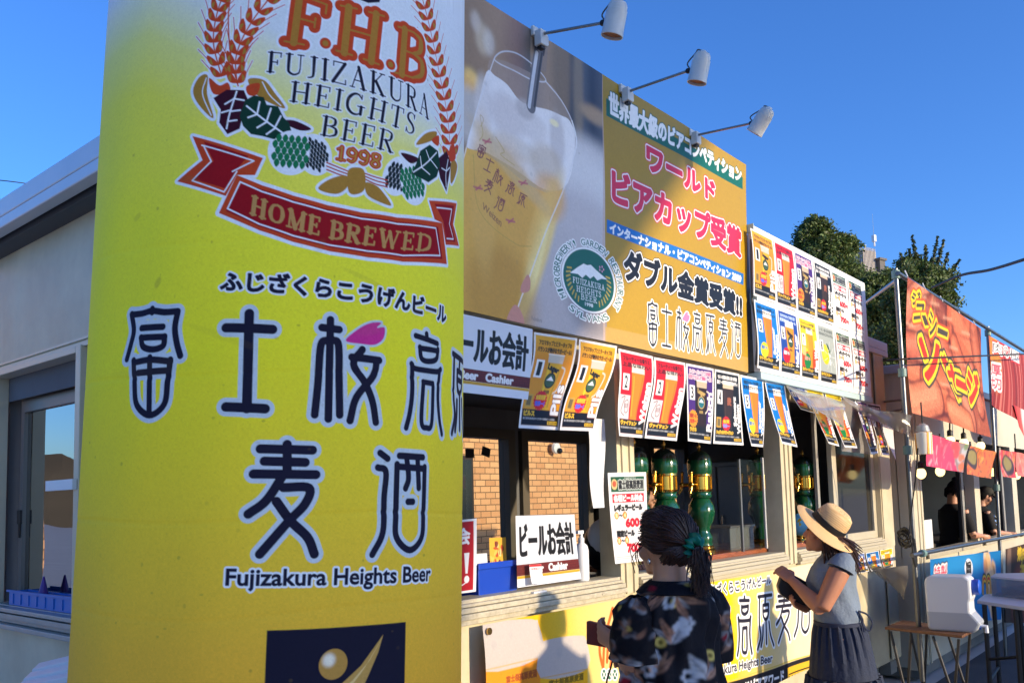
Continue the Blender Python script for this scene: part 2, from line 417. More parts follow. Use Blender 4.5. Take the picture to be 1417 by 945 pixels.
def road():
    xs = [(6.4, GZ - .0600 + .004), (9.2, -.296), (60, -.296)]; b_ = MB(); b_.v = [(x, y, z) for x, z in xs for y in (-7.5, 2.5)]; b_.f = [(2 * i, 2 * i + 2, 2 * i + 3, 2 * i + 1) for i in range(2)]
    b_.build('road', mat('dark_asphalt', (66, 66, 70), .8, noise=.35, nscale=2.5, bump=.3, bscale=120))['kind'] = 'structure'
    b_ = MB(); b_.v = [(9.4, 1.2, -.292), (40, -2.6, -.292), (40, -2.45, -.292), (9.4, 1.32, -.292)]; b_.f = [(0, 1, 2, 3)]; b_.build('pale_strip', mat('pale_strip_grey', (170, 172, 176), .8, noise=.4, nscale=8))['kind'] = 'structure'  # thin pale strip lying on the dark lane
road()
# hills far off to the left; unseen blockers added behind the viewer to shade column and stall
def hills():
    n = 60; a = np.linspace(math.radians(95), math.radians(200), n); vs = []; 
    for i, t in enumerate(a):
        h = 9.5 + 1.6 * math.sin(i * .9) + 1.2 * math.sin(i * 2.3 + 1)
        vs += [(150 * math.cos(t), 150 * math.sin(t), GZ - 1), (170 * math.cos(t), 170 * math.sin(t), h), (230 * math.cos(t), 230 * math.sin(t), GZ - 1)]
    fs = [(3 * i + k, 3 * i + 3 + k, 3 * i + 4 + k, 3 * i + 1 + k) for i in range(n - 1) for k in (0, 1)]
    MB().add(vs, fs).build('hills', mat('hill_scrub', (82, 74, 60), .9, noise=.4, nscale=.05))['kind'] = 'structure'
hills()
def shaders():
    t = thing('building', 'unseen flared slab added behind the viewer to shade the column', 'building', (3, -9, GZ))  # unseen light blocker, its outline shaped to throw the slanted shade edge
    p = [(1.95, 0), (3.95, 0), (4.35, 3.6), (4.95, 4.8), (6.3, 6.3), (7.4, 7.4), (7.0, 8.2), (1.95, 8.2)]
    b = MB(); b.sheet([(x, -9.0, z + GZ) for x, z in p], (0, -1, 0), 3.0); b.build('wall', mat('blocker_grey', (150, 148, 144), .8, noise=.15, nscale=.7), t)
    for x in (2.3,):
        for z in (1.2, 4.2):
            b = MB(); b.b2(x, x + 1.2, -9.02, -8.985, z, z + 1.6); b.build('window', DARKW, t)
    t = thing('shade_stall', 'unseen low stall row added behind the viewer to shade the lower walls', 'stall', (16, -9, -.3))  # unseen, added as second light blocker; height set by the low shadow line
    b = MB(); b.b2(9.75, 26, -10.4, -8.0, -.3, 2.86); b.build('wall', mat('stall_white', (200, 198, 190), .6, noise=.1), t)
    b = MB(); b.b2(9.7, 26.1, -10.5, -7.95, 2.862, 2.96); b.build('roof', mat('stall_roof', (150, 150, 150), .5), t)
    for x in (10.5, 14, 18, 22):
        b = MB(); b.b2(x, x + 2.4, -8.02, -7.985, .9, 2.0); b.build('window', DARKW, t)
DARKW = mat('dark_window', (30, 36, 42), .1)
shaders()
# ------------------------------------------------------------------ lettering drawn with a broad pen (serif capitals) and the brewery's brush characters
def _sl(x): return [([(x, 0), (x, 1)], 'T')]
def _sf(*a): return [([(x0, y), (x1, y)], 't') for x0, x1, y in a]
SER = {
 'F': (.64, _sl(.15) + _sf((0, .6, 0), (.15, .45, .48), (0, .32, 1)) + [([(.6, 0), (.6, .2)], 't'), ([(.45, .38), (.45, .58)], 't')]),
 'U': (.86, [([(.15, 0), (.15, .7), (.2, .9), (.42, 1), (.64, .9), (.7, .7)], 'Tt'), ([(.7, .7), (.7, 0)], 't')] + _sf((0, .32, 0), (.56, .84, 0))),
 'J': (.46, [([(.28, 0), (.28, .8), (.22, .98), (.04, 1.04)], 'Tt')] + _sf((.12, .44, 0))),
 'I': (.32, _sl(.16) + _sf((0, .32, 0), (0, .32, 1))),
 'Z': (.72, _sf((.05, .65, 0), (.05, .68, 1)) + [([(.62, .02), (.05, .98)], 'T'), ([(.05, 0), (.05, .2)], 't'), ([(.68, 1), (.68, .8)], 't')]),
 'A': (.84, [([(.4, 0), (.1, 1)], 't'), ([(.4, 0), (.7, 1)], 'T')] + _sf((.2, .6, .65), (0, .22, 1), (.54, .84, 1))),
 'K': (.82, _sl(.15) + [([(.62, 0), (.17, .55)], 't'), ([(.3, .42), (.68, 1)], 'T')] + _sf((0, .3, 0), (0, .3, 1), (.5, .76, 0), (.54, .84, 1))),
 'R': (.78, _sl(.15) + [([(.38, 0), (.58, .08), (.61, .25), (.55, .43), (.36, .5)], 'tTt'), ([(.35, .5), (.66, 1)], 'T')] + _sf((0, .4, 0), (.15, .38, .5), (0, .32, 1), (.56, .8, 1))),
 'H': (.86, _sl(.15) + _sl(.68) + _sf((.15, .68, .48), (0, .3, 0), (0, .3, 1), (.53, .84, 0), (.53, .84, 1))),
 'E': (.66, _sl(.15) + _sf((0, .58, 0), (.15, .45, .48), (0, .6, 1)) + [([(.58, 0), (.58, .2)], 't'), ([(.61, 1), (.61, .8)], 't'), ([(.45, .38), (.45, .58)], 't')]),
 'G': (.88, [([(.68, .18), (.5, 0), (.28, .03), (.1, .25), (.05, .5), (.1, .78), (.3, .98), (.52, 1), (.7, .9)], 'tTTt'), ([(.7, .95), (.7, .58)], 'T'), ([(.68, .2), (.68, 0)], 't')] + _sf((.54, .86, .58))),
 'T': (.7, _sl(.34) + _sf((.02, .66, 0), (.19, .5, 1)) + [([(.02, 0), (.02, .2)], 't'), ([(.66, 0), (.66, .2)], 't')]),
 'S': (.56, [([(.46, .2), (.38, .03), (.2, 0), (.06, .14), (.1, .35), (.4, .58), (.49, .8), (.36, .98), (.16, 1), (.04, .82)], 'ttTTtt'), ([(.46, .22), (.46, .02)], 't'), ([(.04, .8), (.04, 1)], 't')]),
 'B': (.72, _sl(.15) + [([(.36, 0), (.55, .1), (.55, .36), (.36, .47)], 'tTt'), ([(.38, .47), (.62, .57), (.64, .85), (.4, 1)], 'tTt')] + _sf((0, .38, 0), (.15, .38, .47), (0, .42, 1))),
 'O': (.86, [([(.4, 0), (.16, .12), (.06, .5), (.16, .88), (.4, 1)], 'tTt'), ([(.4, 0), (.64, .12), (.74, .5), (.64, .88), (.4, 1)], 'tTt')]),
 'M': (1.02, [([(.12, 0), (.12, 1)], 't'), ([(.12, 0), (.48, 1)], 'T'), ([(.48, 1), (.84, 0)], 't'), ([(.84, 0), (.84, 1)], 'T')] + _sf((0, .22, 0), (0, .26, 1), (.76, 1, 0), (.7, 1, 1))),
 'W': (1.12, [([(.1, 0), (.32, 1)], 'T'), ([(.32, 1), (.53, .1)], 't'), ([(.53, .1), (.76, 1)], 'T'), ([(.76, 1), (1., 0)], 't')] + _sf((0, .25, 0), (.88, 1.12, 0))),
 'D': (.82, _sl(.15) + [([(.36, 0), (.66, .18), (.72, .5), (.66, .82), (.36, 1)], 'tTTt')] + _sf((0, .4, 0), (0, .4, 1))),
 '1': (.5, _sl(.25) + [([(.02, .2), (.25, 0)], 't')] + _sf((.02, .48, 1))),
 '9': (.62, [([(.3, 0), (.08, .1), (.06, .42), (.3, .58), (.5, .4), (.52, .2), (.3, 0)], 'tTtT'), ([(.52, .25), (.48, .75), (.3, .98), (.08, .9)], 'Tt')]),
 '8': (.62, [([(.3, 0), (.1, .1), (.14, .38), (.44, .58), (.52, .82), (.3, 1), (.06, .82), (.16, .58), (.44, .38), (.5, .12), (.3, 0)], 'tTTtTTt')]),
 '.': (.26, [([(.1, .95)], 'D')]), ' ': (.4, [])}
def serif(cv, body, quad, thick=.15, thin=.06, gap=.12, R=3, grow=1.0):
    q = cv.T(quad); H = (np.linalg.norm(q[3] - q[0]) + np.linalg.norm(q[2] - q[1])) / 2
    tot = sum(SER[c][0] + gap for c in body) - gap; out = []; x = 0
    for c in body:
        wd, st = SER[c]
        for pl, k in st:
            p = np.array(pl, float); u = ((x + p[:, 0]) / tot)[:, None]; v = p[:, 1][:, None]
            pp = q[0] * (1 - u) * (1 - v) + q[1] * u * (1 - v) + q[2] * u * v + q[3] * (1 - u) * v
            ws = [dict(T=thick, t=thin, D=thick * 1.5)[e] * H for e in k]
            out.append(cv.f_stroke(pp, ws if len(ws) > 1 else ws[0], R, raw=True))
        x += wd + gap
    return out
BR = {  # brush characters of the brewery's name: strokes in a unit box (x right, y down), pen width 1 = the normal pen
 '富': [[(.45, -.02), (.45, .03)], [(.1, .07), (.13, .2), (.1, .33), (.03, .47)], [(.1, .08), (.28, .06), (.45, .03), (.65, .06), (.86, .06)], [(.88, .06), (.86, .2), (.88, .34), (.97, .46)], [(.28, .2), (.67, .19)],
       [(.3, .29), (.34, .36), (.47, .385), (.64, .36), (.68, .29)], [(.3, .29), (.68, .29)], [(.13, .5), (.14, .7), (.18, .88), (.45, .985), (.72, .88), (.78, .7), (.82, .5)], [(.13, .52), (.46, .49), (.82, .51)], [(.46, .47), (.46, .96)], [(.2, .615), (.76, .6)]],
 '士': [[(.5, .01), (.47, .94)], [(.04, .15), (.96, .16)], [(.04, .94), (.86, .95)]],
 '桜': [[(.28, .01), (.25, .96)], [(.12, .1), (.42, .12)], [(.27, .22), (.13, .26), (.08, .6), (.02, .93)], [(.3, .22), (.42, .27), (.45, .6), (.45, .93)],
       [(.77, .33), (.64, .46), (.8, .62), (.9, .8), (.97, .99)], [(.95, .43), (.9, .56), (.68, .74), (.58, .97)], [(.6, .42), (.98, .46)]],
 '高': [[(.5, .0), (.5, .05)], [(.2, .05), (.8, .07)], [(.33, .15), (.35, .25), (.53, .29), (.72, .25), (.75, .16)], [(.33, .165), (.75, .165)], [(.1, .33), (.15, .38), (.5, .4), (.85, .4), (.92, .35)],
       [(.12, .34), (.15, .6), (.1, .8), (.0, .94)], [(.9, .36), (.86, .6), (.9, .8), (1., .97)], [(.4, .53), (.34, .86), (.5, .93), (.66, .88), (.66, .53)], [(.4, .52), (.66, .52)]],
 '原': [[(.05, .02), (.95, .02)], [(.14, .02), (.1, .5), (.18, .75), (0., .97)], [(.36, .2), (.36, .38), (.52, .46), (.7, .38), (.74, .2)], [(.36, .19), (.74, .19)], [(.36, .3), (.72, .3)], [(.55, .06), (.5, .18)],
       [(.53, .46), (.53, .9)], [(.33, .56), (.3, .75), (.2, .93)], [(.73, .52), (.8, .75), (1., .96)]],
 '麦': [[(.16, .075), (.86, .085)], [(.22, .175), (.78, .18)], [(.06, .28), (.95, .285)], [(.53, .02), (.53, .27)], [(.48, .28), (.3, .5), (.05, .62)], [(.47, .395), (.83, .4), (.78, .54), (.53, .7), (.15, .98)], [(.38, .5), (.57, .68), (.8, .82), (.93, .98)]],
 '酒': [[(.15, .02), (.3, .08)], [(.12, .15), (.26, .2), (.22, .5), (.2, .75), (.02, .97)], [(.5, .05), (.98, .07)], [(.46, .14), (.46, .55), (.47, .82), (.7, .94), (.93, .82), (.95, .5), (.96, .16)], [(.46, .15), (.96, .16)], [(.6, .06), (.62, .24), (.58, .37)], [(.82, .07), (.84, .38)], [(.65, .49), (.8, .49)]]}
def brush(cv, ch, quad, w, R=2, raw=False):
    q = np.asarray(quad, float) if raw else cv.T(quad); out = []
    for st in BR[ch]:
        p = np.array(st, float); u = p[:, :1]; v = p[:, 1:]
        out.append(cv.f_stroke(q[0] * (1 - u) * (1 - v) + q[1] * u * (1 - v) + q[2] * u * v + q[3] * (1 - u) * v, w, R, raw=True))
    return out
PETAL = [(.5, .25), (.66, .14), (.82, .06), (.99, .07), (.93, .11), (1.08, .13), (1.04, .22), (.88, .3), (.68, .28)]
def petal(cv, quad, raw=False):
    q = np.asarray(quad, float) if raw else cv.T(quad); p = np.array(PETAL); u = p[:, :1]; v = p[:, 1:]
    return cv.f_poly(crom(q[0] * (1 - u) * (1 - v) + q[1] * u * (1 - v) + q[2] * u * v + q[3] * (1 - u) * v, 5, True), 8, raw=True)

# ------------------------------------------------------------------ the big round column wrapped in the brewery's banner
def _edge(a, b):
    n = np.cross(ray(*a), ray(*b)); n /= np.linalg.norm(n)
    return n if n @ ray(380, 500) > 0 else -n
_nl, _nr = _edge((152, 0), (92, 945)), _edge((643, 0), (638, 945))
def _axis(z, r):
    A = np.array([_nl[:2], _nr[:2]])
    return np.linalg.solve(A, np.array([r * np.linalg.norm(n[:2]) - n[2] * (z - EYE) for n in (_nl, _nr)]))
_z0, _z1, _ra, _rb = 0.4, 3.4, 0.44, 0.415
_c0, _c1 = _axis(_z0, _ra), _axis(_z1, _rb)
def col_cr(z):
    t = ((np.asarray(z, float) - _z0) / (_z1 - _z0))[..., None]; return _c0 * (1 - t) + _c1 * t, (_ra + (_rb - _ra) * t)[..., 0]
TH0 = math.atan2(-1.74, -1.23)      # the side of the column that faces the camera
TH_A, TH_B, Z_A, Z_B, PPM = -1.62, 1.62, 1.10, 2.75, 700
def col_uv(P):
    """picture pixel -> (angle, height) on the column"""
    P = np.asarray(P, float); w = ray(P[:, 0], P[:, 1]); z = np.full(len(P), 1.9)
    for _ in range(12):
        c, r = col_cr(z); d = w[:, :2]; A = (d * d).sum(1); B = (d * c).sum(1); Cc = (c * c).sum(1) - r * r
        D = B * B - A * Cc; t = (B - np.sqrt(np.maximum(D, 0))) / A; z = EYE + w[:, 2] * t
    p = w[:, :2] * t[:, None] - c; th = np.arctan2(p[:, 1], p[:, 0]) - TH0
    return (th + np.pi) % (2 * np.pi) - np.pi, z
_CW, _CH = int((TH_B - TH_A) * 0.43 * PPM), int((Z_B - Z_A) * PPM)
def col_T(P):
    th, z = col_uv(P); return np.stack([(th - TH_A) / (TH_B - TH_A) * (_CW - 1), (Z_B - z) / (Z_B - Z_A) * (_CH - 1)], 1)
def banner_art():
    cv = Cv(_CW, _CH, (255, 255, 255), col_T)
    # the printed ground: white at the top, lemon in the middle, amber low down
    zs = np.linspace(Z_B, Z_A, _CH); yy = np.interp(zs, *zip(*sorted([(col_uv(np.array([[380., y]]))[1][0], y) for y in range(-120, 1100, 40)])))
    stops = [(-200, (236, 238, 240)), (30, (228, 232, 228)), (60, (236, 234, 196)), (120, (240, 234, 132)), (200, (246, 236, 86)), (330, (250, 240, 56)), (480, (252, 238, 46)), (620, (252, 224, 50)), (760, (250, 206, 54)), (900, (246, 188, 56)), (1100, (240, 170, 50))]
    tab = np.array([lin(c) for _, c in stops]); ys = [y for y, _ in stops]
    xs = np.linspace(TH_A, TH_B, _CW)
    side = np.interp(xs, [-1.6, -.75, -.3, .3, .9, 1.6], [95, 95, 20, -60, -70, -50])
    Yq = yy[:, None] + side[None, :] * np.clip((420 - yy[:, None]) / 300, 0, 1)
    cv.img = np.stack([np.interp(Yq, ys, tab[:, i]) for i in range(3)], -1)
    k = 0.277 * PPM / 700 * 1.38      # canvas pixels per enlargement pixel
    A = lambda p: np.stack([90 + np.asarray(p, float)[:, 0] / 2.5304, np.asarray(p, float)[:, 1] / 2.5304], 1)
    Bq = lambda p: A(p) + [0, 350]
    C = lambda p: A(p) + [0, 590]
    NAVY, WH, RED, ORG_, GOLD, GRN, MAR = (30, 28, 48), (238, 240, 240), (158, 20, 30), (205, 72, 36), (178, 130, 52), (22, 60, 46), (62, 18, 36)
    todo = []
    def shape(p, col, sm=True, halo=4.0):
        q = cv.T(A(p)); q = crom(q, 5, True) if sm else q
        F = cv.f_poly(q, 8, raw=True); todo.append((F, col)); cv.paint(F, WH, halo)
    def line(p, w, col, halo=0):
        F = cv.f_stroke(A(p), w * k, 8 if halo else 2)
        if halo: cv.paint(F, WH, halo)
        todo.append((F, col))
    # wheat ears
    def ear(axis, n, size, lean, both=True):
        ax = crom(np.array(axis, float), 30); L = len(ax)
        line(axis, 5, ORG_, 3)
        for i in range(n):
            p = ax[int(i / n * (L - 1))]; d = ax[min(L - 1, int(i / n * (L - 1)) + 4)] - p; d = d / (np.linalg.norm(d) + 1e-9); nn = np.array([-d[1], d[0]])
            for sgn in (-1, 1):
                c = p + nn * sgn * size * .62 + d * size * .3; tip = c + d * size * 1.1 + nn * sgn * size * .3
                shape([p, p + nn * sgn * size * .75 + d * size * .1, c + nn * sgn * size * .45 + d * size * .6, tip, c - nn * sgn * size * .3 + d * size * .5], ORG_, True, 3)
                shape([c - d * size * .12, c + nn * sgn * size * .3 + d * size * .25, c + d * size * .62], GOLD, True, 0)
                if both or sgn == lean: line([c + d * size * .5 + nn * sgn * size * .3, c + nn * sgn * size * 1.15 + d * size * 2.1], 3.2, ORG_, 1.2)
    ear([(548, 268), (520, 150), (535, 40), (575, -60)], 9, 30, 1)
    ear([(600, 290), (600, 190), (650, 80), (740, -40)], 9, 32, 1)
    ear([(1350, 545), (1338, 400), (1310, 250), (1275, 100), (1235, -40)], 15, 26, 1)
    line([(605, 300), (580, 200), (572, 60), (585, -40)], 5, ORG_, 2)
    # pods, leaves, hops, bow
    shape([(470, 272), (500, 266), (498, 330), (520, 415), (470, 370), (448, 320)], GOLD); line([(495, 275), (482, 330), (512, 405)], 4, WH)
    shape([(640, 276), (695, 278), (735, 325), (770, 378), (700, 350), (660, 320)], GOLD); line([(690, 285), (715, 330), (755, 368)], 4, WH)
    shape([(505, 275), (540, 300), (570, 290), (575, 325), (520, 330)], ORG_); shape([(635, 300), (680, 290), (670, 330), (640, 330)], ORG_)
    shape([(760, 425), (800, 420), (862, 450), (820, 455)], MAR)
    shape([(520, 345), (565, 315), (625, 315), (640, 350), (622, 400), (610, 450), (568, 470), (540, 430), (545, 385)], MAR, False)
    for q in ([(600, 320), (575, 400), (565, 450)], [(592, 345), (560, 365)], [(590, 345), (625, 350)], [(580, 385), (548, 395)], [(578, 390), (612, 385)], [(570, 425), (600, 420)]): line(q, 6, WH)
    shape([(610, 405), (630, 350), (660, 332), (695, 338), (705, 365), (745, 370), (765, 410), (785, 430), (803, 492), (760, 484), (730, 486), (690, 475), (650, 468), (622, 440)], GRN, False)
    for q in ([(635, 370), (700, 420), (795, 488)], [(672, 395), (680, 355)], [(672, 398), (640, 410)], [(705, 422), (720, 378)], [(705, 425), (672, 445)], [(735, 443), (755, 405)], [(735, 447), (705, 468)]): line(q, 6.5, WH)
    def hop(cx, cy, rx, ry, rot, col, n=5):
        a = np.linspace(0, 2 * np.pi, 14, endpoint=False); kk, qq = math.cos(rot), math.sin(rot)
        rr = lambda u, v: (cx + u * kk - v * qq, cy + u * qq + v * kk)
        shape([rr(rx * math.cos(t), ry * math.sin(t)) for t in a], WH, True, 5)
        for i in range(-n, n + 1):
            for j in range(-n, n + 1):
                u = (i + (j % 2) * .5) / n; v = j * .9 / n
                if u * u + v * v > .82: continue
                h = .46 / n
                shape([rr(rx * (u + h), ry * v), rr(rx * u, ry * (v + h * 1.5)), rr(rx * (u - h), ry * v), rr(rx * u, ry * (v - h * 1.3))], col, True, 0)
    hop(875, 540, 48, 62, -.3, (28, 40, 44), 4); hop(790, 528, 68, 72, .1, (28, 120, 74), 3)
    hop(1160, 620, 40, 58, .3, (28, 40, 44), 3); hop(1212, 640, 42, 70, -.2, (28, 120, 74), 3)
    shape([(1225, 510), (1258, 470), (1300, 462), (1290, 490)], GOLD); shape([(1352, 560), (1372, 580), (1362, 625), (1348, 640)], GOLD)
    shape([(1282, 492), (1308, 475), (1306, 512)], ORG_); shape([(1345, 520), (1360, 505), (1366, 555), (1345, 565)], ORG_)
    shape([(1170, 540), (1205, 545), (1235, 560), (1205, 575)], MAR)
    shape([(1300, 560), (1335, 530), (1350, 575), (1333, 672), (1312, 625)], MAR, False)
    shape([(1208, 610), (1225, 575), (1240, 530), (1275, 508), (1305, 530), (1312, 580), (1300, 620), (1270, 640), (1230, 620)], GRN, False)
    for q in ([(1215, 605), (1260, 575), (1300, 535)], [(1245, 585), (1240, 550)], [(1245, 588), (1275, 612)], [(1275, 562), (1262, 528)], [(1278, 560), (1302, 590)], [(1340, 560), (1332, 610), (1333, 655)], [(1334, 600), (1318, 590)], [(1334, 600), (1345, 588)]): line(q, 5, WH)
    for o in (0, 12, 24): line([(918, 568 + o), (960, 585 + o), (1000, 602 + o * .8)], 5, (188, 50, 40), 2); line([(1045, 606 + o * .8), (1085, 622 + o), (1125, 634 + o)], 5, (188, 50, 40), 2)
    shape([(888, 655), (930, 625), (985, 614), (992, 650), (960, 676), (915, 672)], GOLD); shape([(1052, 640), (1085, 650), (1110, 675), (1138, 722), (1090, 705), (1056, 680)], GOLD)
    shape([(992, 598), (1022, 586), (1048, 600), (1050, 660), (1022, 680), (994, 668)], GOLD)
    # ribbon
    top = [(600, 612), (690, 648), (800, 684), (920, 716), (1040, 744), (1160, 764), (1318, 782)]; bot = [(1334, 926), (1180, 918), (1060, 902), (930, 878), (800, 846), (680, 806), (538, 746)]
    lt = [(447, 478), (692, 552), (664, 612), (600, 612), (562, 686), (393, 636), (482, 562)]; rt = [(1272, 703), (1370, 713), (1357, 786), (1379, 862), (1330, 858), (1318, 782), (1292, 770)]
    def inset(p, s): q = np.array(p, float); c = q.mean(0); return list(c + (q - c) * s)
    for poly in (lt, rt): shape(poly, ORG_, False, 4)
    shape([(487, 498), (640, 545), (610, 580), (560, 660), (448, 628), (520, 565)], RED, False, 0); shape([(1292, 715), (1360, 722), (1350, 785), (1366, 848), (1332, 846), (1322, 775)], RED, False, 0)
    for q in ([(480, 510), (660, 562), (585, 600)], [(600, 600), (556, 672), (446, 634), (512, 566), (486, 512)], [(1300, 728), (1352, 734), (1343, 785), (1358, 838), (1334, 836)]):
        F = cv.f_stroke(A(q), 5 * k, 2, smooth=False); todo.append((F, WH))
    shape(top + bot, ORG_, False, 5)
    ti = [(616, 640)] + [(x, y + 14) for x, y in top[1:-1]] + [(1304, 796)]; bi = [(1318, 908)] + [(x, y - 14) for x, y in bot[1:-1]] + [(562, 738)]
    shape(ti + bi, RED, False, 0)
    F = cv.f_stroke(A([(612, 636)] + [(x, y + 22) for x, y in top[1:-1]] + [(1296, 800), (1310, 896)] + [(x, y - 22) for x, y in bot[1:-1]] + [(568, 730), (612, 636)]), 5.5 * k, 2, smooth=False); todo.append((F, WH))
    for F, c in todo: cv.paint(F, c)
    HB = []; tx, ty = zip(*top); bx_, by_ = zip(*bot[::-1]); word = 'HOME BREWED'; wid = [SER[c][0] + .17 if c != ' ' else .42 for c in word]; tot = sum(wid); x = 0
    for c, wd in zip(word, wid):
        if c != ' ':
            xa, xc = 652 + 640 * x / tot, 652 + 640 * (x + wd - .17) / tot; my = lambda q: (np.interp(q, tx, ty) + np.interp(q, bx_, by_)) / 2 + 2
            hh = 30 - 3 * x / tot; HB += serif(cv, c, A([(xa + 3, my(xa) - hh), (xc + 3, my(xc) - hh), (xc - 4, my(xc) + hh), (xa - 4, my(xa) + hh)]), .25, .11, .1)
        x += wd
    cv.paint(HB, (196, 146, 84))
    # words of the crest
    for body, q, th in (('F', [(790, -30), (925, 22), (905, 172), (768, 142)], .24), ('H', [(965, 22), (1118, 62), (1100, 230), (950, 178)], .24), ('B', [(1162, 98), (1262, 140), (1252, 292), (1150, 258)], .24)):
        L = serif(cv, body, A(q), th, .15, .1, 9)
        cv.paint(L, WH, 6.5); cv.paint(L, ORG_, 3.2)
        L2 = serif(cv, body, A(q), th * .66, .05, .1, 3); cv.paint(L2, (182, 126, 50), -.4)
    for c in ((912, 152), (1136, 230)):
        for r, col in ((34, WH), (25, ORG_), (13, (182, 126, 50))): cv.stroke([c], r * 2 * k * .85, col) if False else cv.paint(cv.f_stroke(A([c]), r * 1.7 * k, 2), col)
    cv.poly(A([(1030, -14), (1105, -6), (1098, 12), (1060, 14), (1035, 4)]), NAVY)
    for body, q in (('FUJIZAKURA', [(712, 180), (1272, 345), (1272, 420), (706, 248)]), ('HEIGHTS', [(795, 285), (1225, 408), (1216, 476), (788, 352)]), ('BEER', [(905, 405), (1152, 470), (1142, 538), (896, 470)])):
        L = serif(cv, body, A(q), .155, .06, .2); cv.paint(L, WH, 2.2, .8); cv.paint(L, NAVY)
    L = serif(cv, '1998', A([(957, 512), (1106, 546), (1100, 592), (952, 555)]), .24, .13, .1, 6); cv.paint(L, WH, 3.5); cv.paint(L, ORG_, 1.4); cv.paint(serif(cv, '1998', A([(957, 512), (1106, 546), (1100, 592), (952, 555)]), .12, .05, .1), (190, 140, 60))
    # reading above the name, the name, the latin line
    F = cv.f_text('ふじざくらこうげんビール', Bq([(548, 66), (1332, 188), (1330, 250), (544, 132)]), 8); cv.paint(F, WH, 4.0); cv.paint(F, NAVY, 1.5)
    pen = 27 * k
    S = []
    def ks(pts, T, w=1.0): S.append(cv.f_stroke(T(pts), pen * w, 10))
    for pts in ([(306, 196), (306, 208)], [(232, 214), (240, 270), (230, 320), (216, 372)], [(234, 216), (270, 212), (306, 203), (350, 208), (392, 205)], [(396, 205), (386, 262), (392, 315), (404, 360)], [(268, 263), (344, 259)], [(266, 296), (274, 328), (308, 338), (344, 326), (350, 293)], [(268, 297), (350, 294)],
                [(240, 376), (244, 450), (252, 530), (298, 568), (348, 530), (360, 450), (370, 374)], [(242, 384), (300, 374), (370, 380)], [(298, 366), (296, 560)], [(256, 420), (352, 412)]): ks(pts, Bq, .9)
    for pts in ([(645, 212), (637, 545)], [(564, 262), (726, 267)], [(564, 539), (700, 545)]): ks(pts, Bq, 1.25)
    for pts in ([(932, 232), (924, 580)], [(902, 259), (962, 267)], [(922, 303), (898, 322), (888, 450), (876, 565)], [(940, 303), (960, 322), (962, 450), (964, 566)],
                [(1042, 338), (1012, 388), (1052, 455), (1078, 520), (1090, 592)], [(1092, 378), (1080, 430), (1022, 505), (1000, 586)], [(1006, 364), (1100, 376)]): ks(pts, Bq, 1.05)
    for pts in ([(1263, 284), (1264, 298)], [(1226, 290), (1300, 318)], [(1240, 330), (1246, 370), (1270, 380), (1296, 372), (1302, 338)], [(1242, 334), (1302, 344)], [(1212, 388), (1222, 404), (1262, 412), (1300, 416), (1312, 408)], [(1214, 392), (1214, 490), (1206, 560), (1194, 612)], [(1308, 412), (1302, 500), (1308, 580), (1318, 634)], [(1252, 452), (1245, 590), (1262, 612), (1280, 596), (1285, 458)], [(1252, 452), (1285, 458)]): ks(pts, Bq, .85)
    S += brush(cv, '原', np.array([cv.T(Bq([p]))[0] + o for p, o in (((1318, 330), (42, 0)), ((1318, 330), (120, 4)), ((1318, 634), (120, 0)), ((1318, 634), (42, 0)))]), pen * .95, 10, raw=True)
    for pts in ([(684, 78), (868, 82)], [(698, 121), (842, 125)], [(660, 166), (880, 168)], [(778, 62), (778, 160)], [(765, 168), (705, 258), (642, 306)], [(765, 213), (855, 215), (842, 270), (780, 335), (682, 446)], [(740, 262), (790, 330), (850, 388), (874, 446)]): ks(pts, C, 1.2)
    for pts in ([(1106, 92), (1132, 112)], [(1098, 143), (1126, 158), (1120, 250), (1116, 370), (1080, 448)], [(1172, 102), (1250, 108)], [(1164, 132), (1160, 300), (1162, 388), (1206, 432), (1246, 388), (1252, 300), (1256, 142)], [(1166, 140), (1254, 148)], [(1196, 110), (1202, 180), (1192, 216)], [(1232, 112), (1236, 215)], [(1200, 263), (1216, 263)]): ks(pts, C, .95)
    PT = cv.f_poly(crom(cv.T(Bq([(985, 306), (1025, 268), (1068, 246), (1106, 245), (1092, 262), (1118, 262), (1114, 300), (1085, 321), (1040, 318)])), 5, True), 8, raw=True)
    cv.paint(S, (206, 214, 216), 6.0); cv.paint(PT, (206, 214, 216), 3); cv.paint(S, NAVY); cv.paint(PT, (214, 52, 140))
    F = cv.f_text('Fujizakura Heights Beer', C([(568, 498), (1280, 487), (1278, 556), (564, 573)]), 8); cv.paint(F, WH, 3.6); cv.paint(F, NAVY, .9)
    # dark award field with ball and swoosh
    cv.poly(C([(707, 713), (1193, 683), (1186, 1100), (690, 1100)]), (26, 25, 44))
    cv.paint(cv.f_stroke(C([(942, 832)]), 105 * k, 2), (190, 142, 66)); cv.blob(C([(926, 818)])[0], 4, 4, (250, 240, 214), .9, 2.2)
    cv.poly(C([(1117, 728), (1100, 790), (1072, 858), (1040, 930), (940, 960), (930, 930), (975, 898), (1040, 838)]), (196, 152, 78)); cv.poly(C([(1114, 738), (1070, 820), (1010, 890), (960, 930), (990, 930), (1050, 850)]), (228, 196, 130))
    # scuffs and smears that the cloth has picked up
    for x, y, rx, ry, a in ((435, 92 + 535, 10, 5, .35), (325, 465 + 525, 3, 9, .5), (1060, 610 + 370, 26, 4, .25), (1075, 1150, 16, 10, .18), (1260, 1090, 22, 5, .2), (895, 860, 4, 14, .2), (250, 760, 5, 5, .3), (1080, 700, 9, 4, .25), (560, 1180, 40, 6, .12), (300, 1290, 50, 12, .1)):
        cv.blob(A([(x, y)])[0] + np.array([0, 0]), rx, ry * .6, (140, 116, 60), a * .6, 1.0, rng.uniform(-.6, .6))
